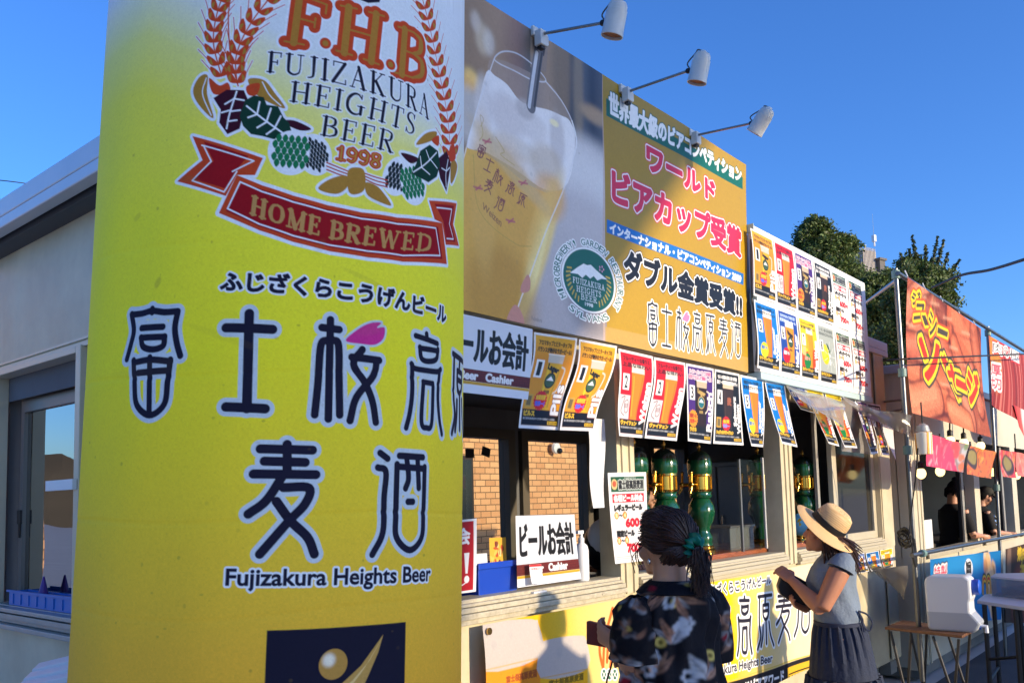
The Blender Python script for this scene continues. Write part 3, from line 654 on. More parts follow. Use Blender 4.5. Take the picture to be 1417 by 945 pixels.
    for _ in range(70): cv.blob((rng.uniform(120, 630), rng.uniform(50, 945)), rng.uniform(.8, 2.2), rng.uniform(.8, 2.2), (110, 90, 50), rng.uniform(.1, .35), .8)
    cv.grain(.025); cv.grain(.02, 3)
    return cv
def build_column():
    cv = banner_art()
    th = np.concatenate([np.linspace(TH_A, TH_B, _CW), np.linspace(TH_B, TH_A + 2 * np.pi, 40)[1:-1]])
    zz = np.concatenate([np.linspace(3.42, Z_B, 14)[:-1], np.linspace(Z_B, Z_A, _CH), np.linspace(Z_A, -0.10, 24)[1:]])
    img = cv.img
    full = np.concatenate([np.repeat(img[:1], 13, 0), img, np.repeat(img[-1:], 23, 0)], 0)
    # below the picture's lower edge only the plain amber ground goes on
    full[-23:] = lin((200, 135, 28))
    back = full[:, -1:] + (full[:, :1] - full[:, -1:]) * np.linspace(0, 1, 40)[None, 1:-1, None]
    full = np.concatenate([full, back], 1)
    c, r = col_cr(zz); Zg = np.repeat(zz[:, None], len(th), 1)
    # the cloth is not a perfect cylinder: slow ripples
    rip = 0.0028 * np.sin(3 * th[None, :] + 2.3 * zz[:, None]) + 0.0022 * np.sin(7 * th[None, :] + 1.0 + 1.3 * zz[:, None]) + 0.0012 * np.sin(13 * th[None, :] - 5 * zz[:, None])
    for z_, a_ in ((1.58, .0016), (1.40, .0012), (1.86, .0012), (2.12, .001)): rip -= a_ * np.exp(-((zz[:, None] - z_ - .006 * np.sin(4 * th[None, :])) / .005) ** 2)
    rip *= np.clip((1.45 - np.abs(np.where(th > TH_B, 3.0, th)))[None, :] * 4, 0, 1)
    rr = r[:, None] + rip
    P = np.stack([c[:, None, 0] + rr * np.cos(TH0 + th)[None, :], c[:, None, 1] + rr * np.sin(TH0 + th)[None, :], Zg], -1)
    t = thing('advertising_column', 'huge round column wrapped in a yellow beer banner with a wheat crest, in front of the stalls', 'column', (float(_c0[0]), float(_c0[1]), -0.12))
    grid_mesh('banner_wrap', P, full, print_mat('banner_cloth', .7, .12, .12, 9.0), t, closed=True)
    b = MB()
    ct, rt = col_cr(np.array([3.42]))
    b.lathe([(0.0, 0), (rt[0] + .004, 0), (rt[0] + .006, .03), (rt[0] * .6, .05), (0.01, .055)], (ct[0][0], ct[0][1], 3.42), 40); b.build('top_cap', mat('cap_cloth', (215, 215, 215), .7), t)
    b = MB(); cb, rb = col_cr(np.array([-.1])); b.lathe([(0.0, 0), (rb[0] + .05, 0), (rb[0] + .05, .035), (rb[0] + .004, .04), (.01, .045)], (cb[0][0], cb[0][1], -.12), 40); b.build('base_plate', mat('dark_steel', (50, 50, 54), .5, .6), t)
build_column()
# ------------------------------------------------------------------ the beer stall: a cream container with long serving windows
CREAM = mat('cream_paint', (204, 194, 164), .45, noise=.10, nscale=3.0, bump=.06, bscale=14, dirt=(182, 170, 140))
ALU = mat('cream_aluminium', (196, 188, 164), .35, .15, noise=.05, nscale=9)
GREYP = mat('grey_rail', (168, 166, 158), .4, .3, noise=.15, nscale=12)
DARKIN = mat('dark_inside', (98, 100, 104), .8, noise=.2, nscale=2)
DARKFR = mat('dark_frame', (34, 32, 31), .5)
GLASS = glass_mat('window_glass', (214, 222, 222), .02)
GLASSM = glass_mat('mirror_window_glass', (120, 128, 128), .34, .01, wav=.8)
def stall():
    t = thing('beer_stall', 'cream container beer stall with long serving windows behind the yellow column', 'stall', (1.65, 2.7, GZ))
    b = MB()                                              # front wall below and above the windows
    b.b2(1.65, 8.95, 2.70, 2.76, 0.0, 1.07); b.b2(1.65, 8.95, 2.70, 2.76, 2.34, 3.0)
    b.b2(4.07, 4.25, 2.685, 2.82, 1.07, 2.34); b.b2(6.31, 6.53, 2.685, 2.82, 1.07, 2.34); b.b2(8.60, 8.95, 2.685, 2.82, 1.07, 2.34); b.b2(1.65, 2.0, 2.70, 2.82, 1.07, 2.34)
    b.b2(8.62, 8.90, 2.676, 2.684, 0.02, 3.0)
    for x in (4.11, 4.19, 6.37, 6.45): b.b2(x, x + .022, 2.674, 2.684, 1.07, 2.34)
    b.b2(1.65, 8.95, 4.95, 5.0, 0, 1.05); b.b2(1.65, 8.95, 4.95, 5.0, 2.22, 3.0)
    b.b2(8.90, 8.95, 2.82, 4.95, 0, 3.0)
    # end wall towards the viewer, with an opening
    b.b2(1.65, 1.70, 2.82, 4.95, 0, 1.08); b.b2(1.65, 1.70, 2.82, 4.95, 2.33, 2.93); b.b2(1.65, 1.70, 2.82, 3.86, 1.08, 2.33); b.b2(1.65, 1.70, 4.88, 4.95, 1.08, 2.33)
    b.build('wall', CREAM, t)
    b = MB(); b.b2(1.642, 1.652, 2.70, 5.0, 2.36, 2.372); b.b2(1.632, 1.652, 2.70, 5.0, 2.325, 2.345); b.build('panel_lip', ALU, t)
    b = MB(); b.b2(1.72, 8.88, 2.77, 4.94, -.02, .03); b.b2(1.72, 8.88, 2.77, 4.94, 2.40, 2.44); b.b2(1.72, 8.88, 4.90, 4.945, .03, 1.05); b.b2(1.72, 8.88, 4.90, 4.945, 2.20, 2.40); b.b2(8.84, 8.895, 2.83, 4.9, .03, 2.4); b.build('lining', DARKIN, t)
    b = MB(); b.b2(1.48, 9.05, 2.668, 5.15, 3.0, 3.09); b.b2(1.48, 1.54, 2.668, 5.15, 2.945, 3.0); b.b2(1.54, 9.05, 2.668, 2.69, 2.945, 3.0); b.b2(9.0, 9.05, 2.69, 5.15, 2.945, 3.0)
    b.build('roof', mat('roof_trim', (198, 200, 204), .35, .25, noise=.08, nscale=4), t, bevel=.006)
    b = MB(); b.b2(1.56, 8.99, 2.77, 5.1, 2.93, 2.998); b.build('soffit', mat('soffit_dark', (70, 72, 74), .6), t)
    b = MB(); b.b2(1.75, 8.85, 2.8, 4.9, GZ + .005, -.02)
    for x in (2.2, 5.2, 8.6): b.b2(x, x + .18, 2.69, 2.79, GZ + .003, 0)
    b.build('base', mat('base_beam', (120, 118, 110), .7, noise=.2), t)
    # sills: stepped aluminium rails
    for x0, x1 in ((1.72, 4.07), (4.25, 6.31), (6.53, 8.6)):
        b = MB()
        for k, (y0, y1, z0, z1) in enumerate(((2.645, 2.70, 1.085, 1.110), (2.655, 2.70, 1.112, 1.135), (2.668, 2.71, 1.137, 1.152), (2.66, 2.70, 1.06, 1.083), (2.69, 2.82, 1.10, 1.168))): b.b2(x0, x1, y0, y1, z0, z1)
        for q in np.linspace(x0 + .25, x1 - .25, 4): b.b2(q, q + .05, 2.640, 2.646, 1.093, 1.101)
        b.build('sill', ALU if x0 > 4.2 else mat('worn_sill', (194, 187, 164), .5, .1, noise=.1, nscale=34, dirt=(166, 157, 134)), t, bevel=.004)
    b = MB(); b.b2(1.63, 1.72, 3.86, 4.88, 1.08, 1.10); b.b2(1.60, 1.655, 2.85, 4.95, 1.055, 1.078); b.b2(1.615, 1.655, 2.85, 4.95, 1.10, 1.125); b.b2(1.60, 1.655, 2.85, 4.95, 1.135, 1.155); b.b2(1.655, 1.86, 3.86, 4.88, 1.13, 1.158); b.build('sill', GREYP, t, bevel=.004)
    # the end window
    w = MB(); w.b2(1.62, 1.70, 3.83, 3.88, 1.158, 2.33); w.b2(1.63, 1.70, 4.86, 4.89, 1.158, 2.33); w.b2(1.62, 1.70, 3.88, 4.86, 2.30, 2.33)
    f = w.build('window', ALU, t, bevel=.003)
    w = MB(); w.b2(1.74, 1.78, 3.86, 3.89, 1.158, 2.18); w.b2(1.74, 1.78, 4.76, 4.80, 1.158, 2.18); w.b2(1.74, 1.78, 3.89, 4.76, 2.12, 2.18); w.b2(1.74, 1.78, 3.89, 4.76, 1.158, 1.215); w.build('sash', mat('sash_grey', (120, 118, 112), .4, .3), f)
    w = MB(); w.b2(1.758, 1.762, 3.89, 4.76, 1.215, 2.12); w.build('pane', GLASSM, f)
    w = MB(); w.b2(1.73, 1.74, 4.76, 4.80, 1.55, 1.62); w.b2(1.732, 1.738, 4.77, 4.79, 1.48, 1.55); w.build('latch', DARKFR, f)
    w = MB(); w.b2(1.60, 1.618, 3.84, 4.12, 1.70, 1.745); w.build('tape_tab', mat('white_tape', (228, 230, 228), .5), f)
    b = MB(); b.b2(1.70, 1.706, 3.86, 4.88, 2.18, 2.33); b.build('header', DARKIN, t)
    # sliding sash at the right end of the front
    w = MB(); w.b2(7.50, 8.60, 2.73, 2.775, 1.168, 1.235); w.b2(7.50, 7.60, 2.73, 2.775, 1.235, 2.28); w.b2(8.52, 8.60, 2.73, 2.775, 1.235, 2.28); w.b2(7.60, 8.52, 2.73, 2.775, 2.2, 2.28)
    f = w.build('window', ALU, t, bevel=.004)
    w = MB(); w.b2(7.60, 8.52, 2.75, 2.755, 1.235, 2.2); w.build('pane', glass_mat('dusty_glass', (96, 100, 100), .02, .08, .12, (120, 120, 116), ior=1.3), f)
    w = MB(); w.b2(7.28, 7.33, 2.785, 2.81, 1.168, 2.3); w.b2(8.40, 8.44, 2.785, 2.81, 1.24, 2.2); w.b2(7.33, 8.40, 2.785, 2.81, 1.168, 1.21); w.build('inner_sash', GREYP, f)
    # back windows
    for x0, x1 in ((4.55, 5.68), (5.95, 6.84), (7.04, 7.9), (8.1, 8.75)):
        w = MB(); w.b2(x0 - .09, x0, 4.86, 4.98, 1.05, 2.22); w.b2(x1, x1 + .09, 4.86, 4.98, 1.05, 2.22); w.b2(x0, x1, 4.86, 4.98, 2.14, 2.22); w.b2(x0, x1, 4.86, 4.98, 1.05, 1.10)
        f = w.build('window', mat('brown_frame', (84, 78, 68), .5), t)
        w = MB(); w.b2(x0, x1, 4.92, 4.924, 1.10, 2.14); w.build('pane', glass_mat('back_glass', (228, 232, 228), .0), f)
    for a, c in ((1.72, 4.46), (5.77, 5.86), (6.93, 6.95), (7.99, 8.01), (8.84, 8.9)): 
        b = MB(); b.b2(a, c, 4.9, 4.945, 1.05, 2.2); b.build('mullion', DARKIN, t)
    return t
stall()
# interior counters (beer side): a wooden bar along the front windows
b = MB(); b.b2(4.27, 8.3, 2.825, 3.42, 1.165, 1.20); o_bar = b.build('bar_counter', mat('red_wood', (150, 84, 46), .28, noise=.35, nscale=5, stretch=(1, 12, 12), coat=.3), org=(6, 3.1, 1.165), bevel=.006)
tag(o_bar, 'polished reddish wooden bar top under the green beer towers', 'bar top')
t = thing('work_table', 'dark work table inside the left serving window', 'table', (3.0, 3.2, .03))
b = MB(); b.b2(2.05, 4.0, 2.85, 3.5, 1.06, 1.10); b.build('table_top', mat('dark_laminate', (70, 66, 62), .5), t)
b = MB()
for x in (2.1, 3.9):
    for y in (2.9, 3.42):
        b = MB(); b.b2(x, x + .04, y, y + .04, .03, 1.06); b.build('leg', DARKFR, t)

# ------------------------------------------------------------------ the big sign over the windows
SX0, SX1, SZ0, SZ1, SY, SPPM = 2.45, 5.775, 2.452, 3.992, 2.60, 330
def sx1(z): return 5.635 + (np.asarray(z, float) - SZ0) / (SZ1 - SZ0) * .14      # the board's right edge leans a little
def sign_art():
    W_, H_ = int((SX1 - SX0) * SPPM), int((SZ1 - SZ0) * SPPM)
    def T(P):
        P = np.asarray(P, float); q = onY(P[:, 0], P[:, 1], SY); return np.stack([(q[:, 0] - SX0) / (sx1(q[:, 2]) - SX0) * (W_ - 1), (SZ1 - q[:, 2]) / (SZ1 - SZ0) * (H_ - 1)], 1)
    cv = Cv(W_, H_, (206, 164, 44), T)
    G = lambda p: np.stack([640 + np.asarray(p, float)[:, 0] / 2.0545, np.asarray(p, float)[:, 1] / 2.0545], 1)
    Y_ = lambda p: np.stack([820 + np.asarray(p, float)[:, 0] / 1.8154, np.asarray(p, float)[:, 1] / 1.8154], 1)
    xb = int(T(np.array([(836.5, 250)]))[0, 0])
    # left half: a photograph of a glass being filled; soft backdrop first
    h, w = cv.h, xb
    xs = np.linspace(0, 1, w); stp = [(0, (120, 104, 82)), (.14, (92, 92, 88)), (.22, (150, 122, 92)), (.40, (168, 138, 108)), (.50, (150, 116, 98)), (.57, (96, 92, 86)), (.66, (166, 138, 108)), (.73, (120, 106, 86)), (.80, (70, 72, 78)), (.88, (84, 88, 96)), (.93, (52, 58, 70)), (1.0, (84, 86, 94))]
    row = np.stack([np.interp(xs, [p for p, _ in stp], [lin(c)[i] for _, c in stp]) for i in range(3)], -1)
    cv.img[:, :w] = row[None]
    for c, rx, ry, col, a in (((25, 225), 10, 14, (255, 210, 120), .9), ((10, 240), 12, 10, (240, 180, 90), .8), ((60, 110), 9, 22, (225, 205, 170), .6), ((78, 120), 7, 18, (230, 220, 205), .6), ((20, 330), 22, 40, (214, 208, 200), .7), ((40, 60), 6, 14, (228, 214, 196), .6), ((290, 180), 10, 90, (140, 118, 92), .8), ((330, 250), 8, 100, (160, 140, 110), .6), ((380, 330), 26, 14, (178, 150, 116), .9), ((355, 500), 70, 60, (212, 206, 202), .95), ((345, 560), 60, 70, (222, 218, 214), .9), ((320, 700), 130, 90, (196, 188, 186), .95), ((260, 860), 150, 70, (190, 180, 178), .95), ((390, 860), 50, 60, (120, 112, 110), .7)):
        cv.blob(G([c])[0], rx * 1.3, ry * .8, col, a, .9)
    cv.blur(4, 0, w / cv.w)
    cv.poly([(834.2, 60), (837, 60), (837, 480), (834.2, 480)], (196, 168, 150), alpha=.6)
    # tap spout
    cv.poly(G([(196, 100), (246, 118), (240, 205), (196, 190)]), (150, 130, 112)); cv.poly(G([(214, 128), (238, 136), (234, 160), (212, 152)]), (70, 62, 58))
    # glass body
    bodyL = [(94, 165), (70, 230), (38, 320), (8, 430), (-25, 560), (-40, 700), (-30, 860), (0, 960)]; bodyR = [(238, 230), (282, 285), (312, 345), (323, 400), (310, 470), (284, 550), (240, 660), (196, 780), (160, 870), (140, 960)]
    glassp = np.array(bodyL + bodyR[::-1], float)
    Fg = cv.f_poly(crom(T(G(glassp)), 4, True), 4, raw=True)
    cv.paint(Fg, (176, 156, 140), 0, .55)
    foam = [(70, 205), (95, 215), (130, 240), (165, 285), (205, 302), (245, 312), (280, 328), (306, 345), (320, 400), (300, 520), (240, 540), (150, 480), (60, 430), (12, 418), (38, 320)]
    cv.paint(cv.f_poly(crom(T(G(foam)), 4, True), 4, raw=True), (244, 238, 232), 0, .96)
    for c, rx, ry, col, a in (((60, 300), 14, 40, (226, 216, 208), .7), ((130, 330), 30, 30, (218, 206, 198), .8), ((200, 360), 26, 20, (224, 214, 206), .7), ((270, 400), 14, 40, (196, 184, 176), .6), ((150, 420), 40, 16, (222, 208, 190), .7), ((240, 470), 30, 30, (206, 186, 160), .7), ((262, 350), 8, 5, (255, 240, 190), 1), ((180, 310), 16, 14, (190, 178, 170), .7)): cv.blob(G([c])[0], rx, ry * .8, col, a, 1.0)
    beer = [(8, 420), (60, 436), (120, 470), (180, 520), (240, 548), (290, 540), (240, 660), (196, 780), (160, 870), (140, 960), (-30, 960), (-40, 700), (-25, 560)]
    Fb = cv.f_poly(T(G(beer)), 4, raw=True)
    def bcol(X, Y):
        u = np.clip((Y - 150) / 330, 0, 1)[..., None]; v = np.clip((X - 40) / 330, 0, 1)[..., None]
        a = lin((246, 200, 96)); b_ = lin((248, 190, 80)); c_ = lin((232, 172, 48)); return (a * (1 - v) + b_ * v) * (1 - u) + c_ * u
    cv.paint(Fb, bcol, 0, .97)
    for c, rx, ry, col, a, r in (((225, 700), 16, 90, (248, 214, 120), .85, .42), ((205, 760), 10, 70, (255, 236, 160), .8, .42), ((120, 600), 60, 70, (212, 158, 66), .6, 0), ((60, 720), 60, 70, (222, 170, 70), .6, 0), ((250, 560), 30, 26, (226, 170, 96), .7, 0), ((110, 860), 60, 60, (188, 136, 40), .7, 0), ((60, 560), 20, 80, (226, 178, 88), .5, 0), ((225, 625), 12, 60, (240, 196, 104), .5, .45)): cv.blob(G([c])[0], rx, ry, col, a, 1.0, r)
    cv.blob(G([(140, 475)])[0], 70, 12, (214, 184, 130), .6, 1.0, .45)
    for q, wd in ((bodyL, 2.2), (bodyR, 3.0)): cv.paint(cv.f_stroke(crom(G(np.array(q, float)), 3), wd, smooth=False), (232, 228, 226), 0, .75)
    cv.paint(cv.f_stroke(crom(G([(94, 165), (118, 146), (160, 152), (210, 190), (240, 230), (200, 226), (150, 200), (108, 180)]), 5, True), 2.4, smooth=False), (220, 216, 214), 0, .9)
    cv.paint(cv.f_stroke(G([(312, 345), (324, 400), (318, 440)]), 4), (236, 232, 228), 0, .8)
    cv.paint(cv.f_stroke(G([(219, 150), (197, 302)]), 24), (112, 108, 108)); cv.paint(cv.f_stroke(G([(214, 150), (192, 302)]), 8), (214, 214, 216), 0, .9); cv.paint(cv.f_stroke(G([(228, 152), (207, 302)]), 5), (60, 58, 60), 0, .9)
    # print on the glass
    for ch, (x, y), s_, rot in (('富', (54, 432), 17, .5), ('士', (76, 470), 18, .5), ('桜', (104, 502), 19, .5), ('高', (140, 535), 17, .5), ('原', (173, 568), 16, .5), ('麦', (76, 530), 18, .5), ('酒', (108, 580), 18, .5)):
        c = np.array((x, y), float); u = np.array([math.cos(rot), math.sin(rot)]) * s_ * .75; v = np.array([-.28, 1.0]) * s_
        cv.paint(brush(cv, ch, G([c - u - v, c + u - v, c + u + v, c - u + v]), 2.0), (128, 58, 66), 0, .95)
    for x, y in ((70, 403), (175, 520), (45, 535), (140, 628)): cv.paint(cv.f_stroke(G([(x - 12, y - 4), (x, y), (x + 12, y + 2)]), 3.5), (190, 90, 100), 0, .8); cv.paint(cv.f_stroke(G([(x - 6, y + 5), (x + 8, y - 7)]), 3), (190, 90, 100), 0, .8)
    cv.text('Weizen', G([(60, 575), (115, 625), (112, 645), (57, 592)]), (150, 96, 60), .2)
    for q in ([(52, 360), (60, 340), (50, 330), (58, 380), (48, 400)], [(95, 390), (120, 430), (110, 440), (150, 470)], [(30, 440), (50, 600), (150, 690), (200, 700)]): cv.paint(cv.f_stroke(G(q), 1.6), (186, 150, 60), 0, .6)
    for q in ([(190, 780), (196, 800), (192, 826), (170, 832), (168, 815), (180, 790)], [(150, 866), (170, 890), (175, 925), (130, 930), (128, 900)]): cv.poly(crom(T(G(np.array(q, float))), 4, True), (206, 140, 120), raw=True)
    cv.text('Fujizakura', G([(198, 898), (228, 906), (228, 920), (198, 912)]), (120, 112, 110), 0)
    # right half: gold ground with the awards
    x0 = xb + 1
    cv.img[:, x0:] = np.linspace(0, 1, cv.h)[:, None, None] * (lin((172, 136, 18)) - lin((164, 132, 28))) + lin((164, 132, 28))
    cv.poly([(837, 452), (1037, 495), (1037, 540), (837, 500)], (182, 148, 74), alpha=.9)
    GR, BL_, PK, WH, BK = (14, 96, 78), (22, 104, 180), (214, 38, 74), (240, 240, 236), (18, 16, 16)
    cv.poly(Y_([(36, 246), (378, 446), (378, 476), (36, 290)]), GR)
    F = cv.f_text('世界最大級のビアコンペティション', Y_([(44, 229), (374, 424), (374, 458), (44, 287)]), 6); cv.paint(F, GR, 4.4); cv.paint(F, WH, 2.3)
    for body, q in (('ワールド', [(138, 364), (306, 462), (306, 506), (138, 424)]), ('ビアカップ受賞', [(50, 424), (372, 578), (372, 646), (50, 508)])):
        F = cv.f_text(body, Y_(q), 11); cv.paint(F, PK, 8.4); cv.paint(F, WH, 6.6); cv.paint(F, PK, 3.9)
    cv.poly(Y_([(36, 551), (380, 688), (380, 716), (36, 584)]), BL_)
    cv.text('インターナショナル・ビアコンペティション 2009', Y_([(44, 559), (374, 691), (374, 711), (44, 585)]), WH, 1.3)
    F = cv.f_text('ダブル金賞受賞!!', Y_([(82, 624), (376, 742), (376, 796), (82, 700)]), 11); cv.paint(F, BK, 8.2); cv.paint(F, WH, 6.6); cv.paint(F, BK, 3.8)
    S = []; P = None
    lx = [(138, 166), (174, 199), (208, 240), (248, 273), (282, 305), (315, 339), (345, 373)]
    for ch, (a, c) in zip('富士桜高原麦酒', lx):
        ty = lambda x: 756 + (x - 138) / 234 * 54; by = lambda x: 868 + (x - 138) / 234 * 36
        q = Y_([(a, ty(a)), (c, ty(c)), (c, by(c)), (a, by(a))]); S += brush(cv, ch, q, 4.6, 6)
        if ch == '桜': P = petal(cv, q)
    cv.paint(S, WH, 2.8); cv.paint(P, WH, 2.5); cv.paint(S, BK); cv.paint(P, (226, 120, 160))
    # round emblem across the joint
    cE = np.array((360., 797.)); ex = np.array([1.0, .27]); ey = np.array([.0, 1.0])
    E = lambda p: G(cE + np.asarray(p, float)[:, :1] * ex + np.asarray(p, float)[:, 1:] * ey)
    a = np.linspace(0, 2 * np.pi, 48, endpoint=False); ring = lambda rx, ry: np.stack([rx * np.cos(a), ry * np.sin(a)], 1)
    cv.poly(E(ring(76, 92)), WH); cv.poly(E(ring(71, 87)), GR)
    cv.poly(E([(-52, -8), (-30, -30), (-14, -44), (-4, -42), (6, -46), (22, -34), (52, -16), (36, -14), (24, -6), (14, -16), (4, -6), (-8, -14), (-18, -2), (-30, -10)]), WH)
    for k in range(5): cv.stroke(E([(36 + 6 * math.cos(k * 1.257), -42 + 7 * math.sin(k * 1.257))]), 4.0, (226, 150, 180))
    for body, y0, hw in (('FUJIZAKURA', 2, 44), ('HEIGHTS', 24, 34), ('BEER', 44, 22)): cv.paint(serif(cv, body, E([(-hw, y0), (hw, y0), (hw, y0 + 15), (-hw, y0 + 15)]), .16, .1, .2), WH)
    cv.text('1998', E([(-11, 65), (11, 65), (11, 74), (-11, 74)]), WH, .3)
    for sg in (-1, 1):
        for k in range(9):
            an = math.pi / 2 + sg * (0.5 + k * .17); cv.stroke(E([(62 * math.cos(an), 76 * math.sin(an)), (52 * math.cos(an + sg * .08), 64 * math.sin(an + sg * .08))]), 3.2, (200, 170, 70))
    def arc(body, rx, ry, a0, a1, hgt, inward):
        L = []
        for i, ch in enumerate(body):
            if ch == ' ': continue
            an = a0 + (a1 - a0) * (i + .5) / len(body); da = (a1 - a0) / len(body) * .44 * (.45 if ch in 'I,' else 1)
            pts = [(rx * math.cos(an - da), ry * math.sin(an - da)), (rx * math.cos(an + da), ry * math.sin(an + da))]; k = (rx + hgt) / rx; k2 = (ry + hgt) / ry
            o_ = [(p[0] * k, p[1] * k2) for p in pts]
            L.append(cv.f_text(ch, E([o_[0], o_[1], pts[1], pts[0]] if not inward else [pts[0], pts[1], o_[1], o_[0]]), 5))
        cv.paint(L, WH, 2.6); cv.paint(L, GR, .2)
    arc('MICROBREWERY, GARDEN RESTAURANT', 81, 98, math.pi * .78, math.pi * 2.20, 17, False)
    arc('SYLVANS', 82, 99, math.pi * .70, math.pi * .30, 17, True)
    cv.grain(.02); cv.grain(.02, 4)
    for _ in range(40): cv.blob((rng.uniform(650, 1030), rng.uniform(60, 500)), rng.uniform(1, 3), rng.uniform(1, 4), (120, 104, 70), rng.uniform(.05, .2), 1.0)
    return cv
def build_sign():
    cv = sign_art(); t = thing('sign_board', 'large board above the serving windows, beer glass photo and gold award lettering', 'sign', (SX0, SY, SZ0))
    X, Z = np.meshgrid(np.linspace(SX0, SX1, cv.w), np.linspace(SZ1, SZ0, cv.h))
    X = SX0 + (X - SX0) * (sx1(Z) - SX0) / (SX1 - SX0)
    Yg = SY + .004 * np.sin(X * 2.1 + .6) + .003 * np.sin(X * 5.3 + Z * 1.1) + .0025 * np.sin(Z * 7)
    grid_mesh('printed_face', np.stack([X, Yg, Z], -1), cv.img, print_mat('gloss_vinyl', .4, .3, .05, 5.0), t)
    b = MB(); b.sheet([(SX0 - .01, SY + .014, SZ0 - .004), (float(sx1(SZ0)) + .003, SY + .014, SZ0 - .004), (float(sx1(SZ1)) + .003, SY + .014, SZ1 + .004), (SX0 - .01, SY + .014, SZ1 + .004)], (0, 1, 0), .036); b.build('backing', mat('sign_back', (150, 140, 120), .6), t)
    b = MB()
    pass
    for x in (2.7, 3.6, 4.6, 5.6):
        b = MB(); b.b2(x, x + .05, SY + .05, 2.665, SZ0 + .02, SZ1 - .1); b.build('post', GREYP, t)
build_sign()

# three lamps on arms along the sign's top edge
def lamp(px_b, px_l, label, lit, tilt=.30):
    bx = float(onY(*px_b, SY)[0]); bz = float(onY(*px_b, SY)[2]); L = Vector(onX(*px_l, bx))
    t = thing('sign_lamp', label, 'lamp', (bx, SY, bz), 'lamps along the top of the big sign')
    W_ = mat('lamp_white', (205, 204, 198), .35, noise=.1, nscale=20)
    b = MB(); b.box((bx, SY - .03, bz - .02), (.055, .045, .08)); b.box((bx, SY - .005, bz + .02), (.08, .02, .05)); b.box((bx + .038, SY - .028, bz - .02), (.018, .035, .055)); b.build('bracket', W_, t, bevel=.004)
    b = MB(); b.box((bx, SY - .03, bz - .068), (.03, .026, .014)); b.build('clamp', DARKFR, t)
    elbow = L + Vector((-.0, .075, -.0)); 
    b = MB(); b.tube([(bx, SY - .05, bz), elbow], .0075, 10); b.build('arm', mat('arm_steel', (140, 138, 134), .35, .7), t)
    b = MB(); b.ell(elbow, (.015, .015, .015)); b.box(elbow + Vector((0, -.025, 0)), (.013, .05, .013)); b.build('joint', mat('dark_steel', (50, 50, 54), .5, .6), t)
    ax = Vector((.0, tilt, -1.0)).normalized()
    LS = .74; top = L - ax * .10 * LS
    b = MB(); b.lathe([(r * LS, z * LS) for r, z in ((.0, -.012), (.02, -.012), (.028, 0), (.05, .008), (.062, .03), (.064, .06), (.068, .062), (.070, .20), (.072, .205), (.072, .222), (.066, .222), (.064, .06), (.0, .05))], top, 28, ax); sh = b.build('lamp_shade', W_, t, True)
    b = MB(); b.lathe([(r * LS, z * LS) for r, z in ((.0, .118), (.03, .12), (.050, .15), (.0645, .205))], top, 24, ax); b.build('reflector', mat('amber_reflector', (190, 120, 60), .2, .8), sh, True)
    if lit:
        b = MB(); b.ell(top + ax * .13, (.02, .02, .02)); b.build('bulb', mat('lit_bulb', (255, 240, 200), .3, emit=(255, 220, 150), estr=14), sh, True)
    b = MB(); b.tube([tuple(p) for p in crom([elbow + Vector((0, -.01, .01)), elbow + Vector((0, -.0, .045)), top + Vector((0, .045, .012)), top + Vector((0, .03, .026)), top - ax * .006], 5)], .004, 6); b.build('cable', mat('grey_cable', (90, 90, 88), .6), t)
lamp((742, 52), (852, 24), 'lamp nearest the yellow column, over the glass photo', True)
lamp((862, 130), (969, 92), 'middle sign lamp with glowing bulb, over the white lettering on green', True)
lamp((957, 190), (1055, 166), 'rightmost of the three sign lamps, tilted away, over the gold sign corner', True, .85)
# ------------------------------------------------------------------ beer posters
PW, PH = 96, 146
PAPER = print_mat('poster_paper', .45, .35, 0, 6, .18)
def fake_lines(cv, x0, x1, y, h, col, seed):
    """a line of print too small to read in the photograph: real characters, tiny"""
    cv.tbox('富士桜高原麦酒のこだわり醸造ビール限定', x0, y, x1, y + h, col, .12)
def pint(cv, x0, x1, x2, x3, yt, yb, beer, foam, dark=False, mug=False):
    yf = yt + (yb - yt) * .15
    L = lambda t: x0 + (x2 - x0) * t; R = lambda t: x1 + (x3 - x1) * t
    if mug: cv.stroke([(R(.2), yt + .12), (R(.2) + .10, yt + .16), (R(.8) + .10, yt + .36), (R(.8), yt + .42)], 3.0, (220, 210, 190))
    f = lambda t: yt + (yb - yt) * t
    sh = .02 if not mug else 0
    cv.poly([(L(0), yt), (R(0), yt), (R(.15) + sh, yf), (L(.15) - sh, yf)], foam)
    pts = [(L(.15) - sh, yf), (R(.15) + sh, yf), (R(.4) + sh * .5, f(.4)), (R(.8) - sh, f(.8)), (R(1), yb), (L(1), yb), (L(.8) + sh, f(.8)), (L(.4) - sh * .5, f(.4))]
    cv.poly(pts, beer)
    b2 = [min(255, int(c * 1.18 + 10)) for c in beer]; b3 = [int(c * .8) for c in beer]
    cv.stroke([(L(.2) + .05, f(.22)), (L(.6) + .05, f(.6)), (L(.95) + .05, f(.93))], 4, b2, .7); cv.stroke([(R(.2) - .03, f(.22)), (R(.6) - .03, f(.6)), (R(.95) - .03, f(.93))], 4, b3, .6)
    cv.stroke([(L(0), yt), (R(0), yt)], 1.6, (250, 246, 238), .9)
def vtext(cv, body, x0, x1, ytop, ybot, col, bold=.6, lines=()):
    cv.text(body, [(x0, ybot), (x0, ytop), (x1, ytop), (x1, ybot)], col, bold, lines)
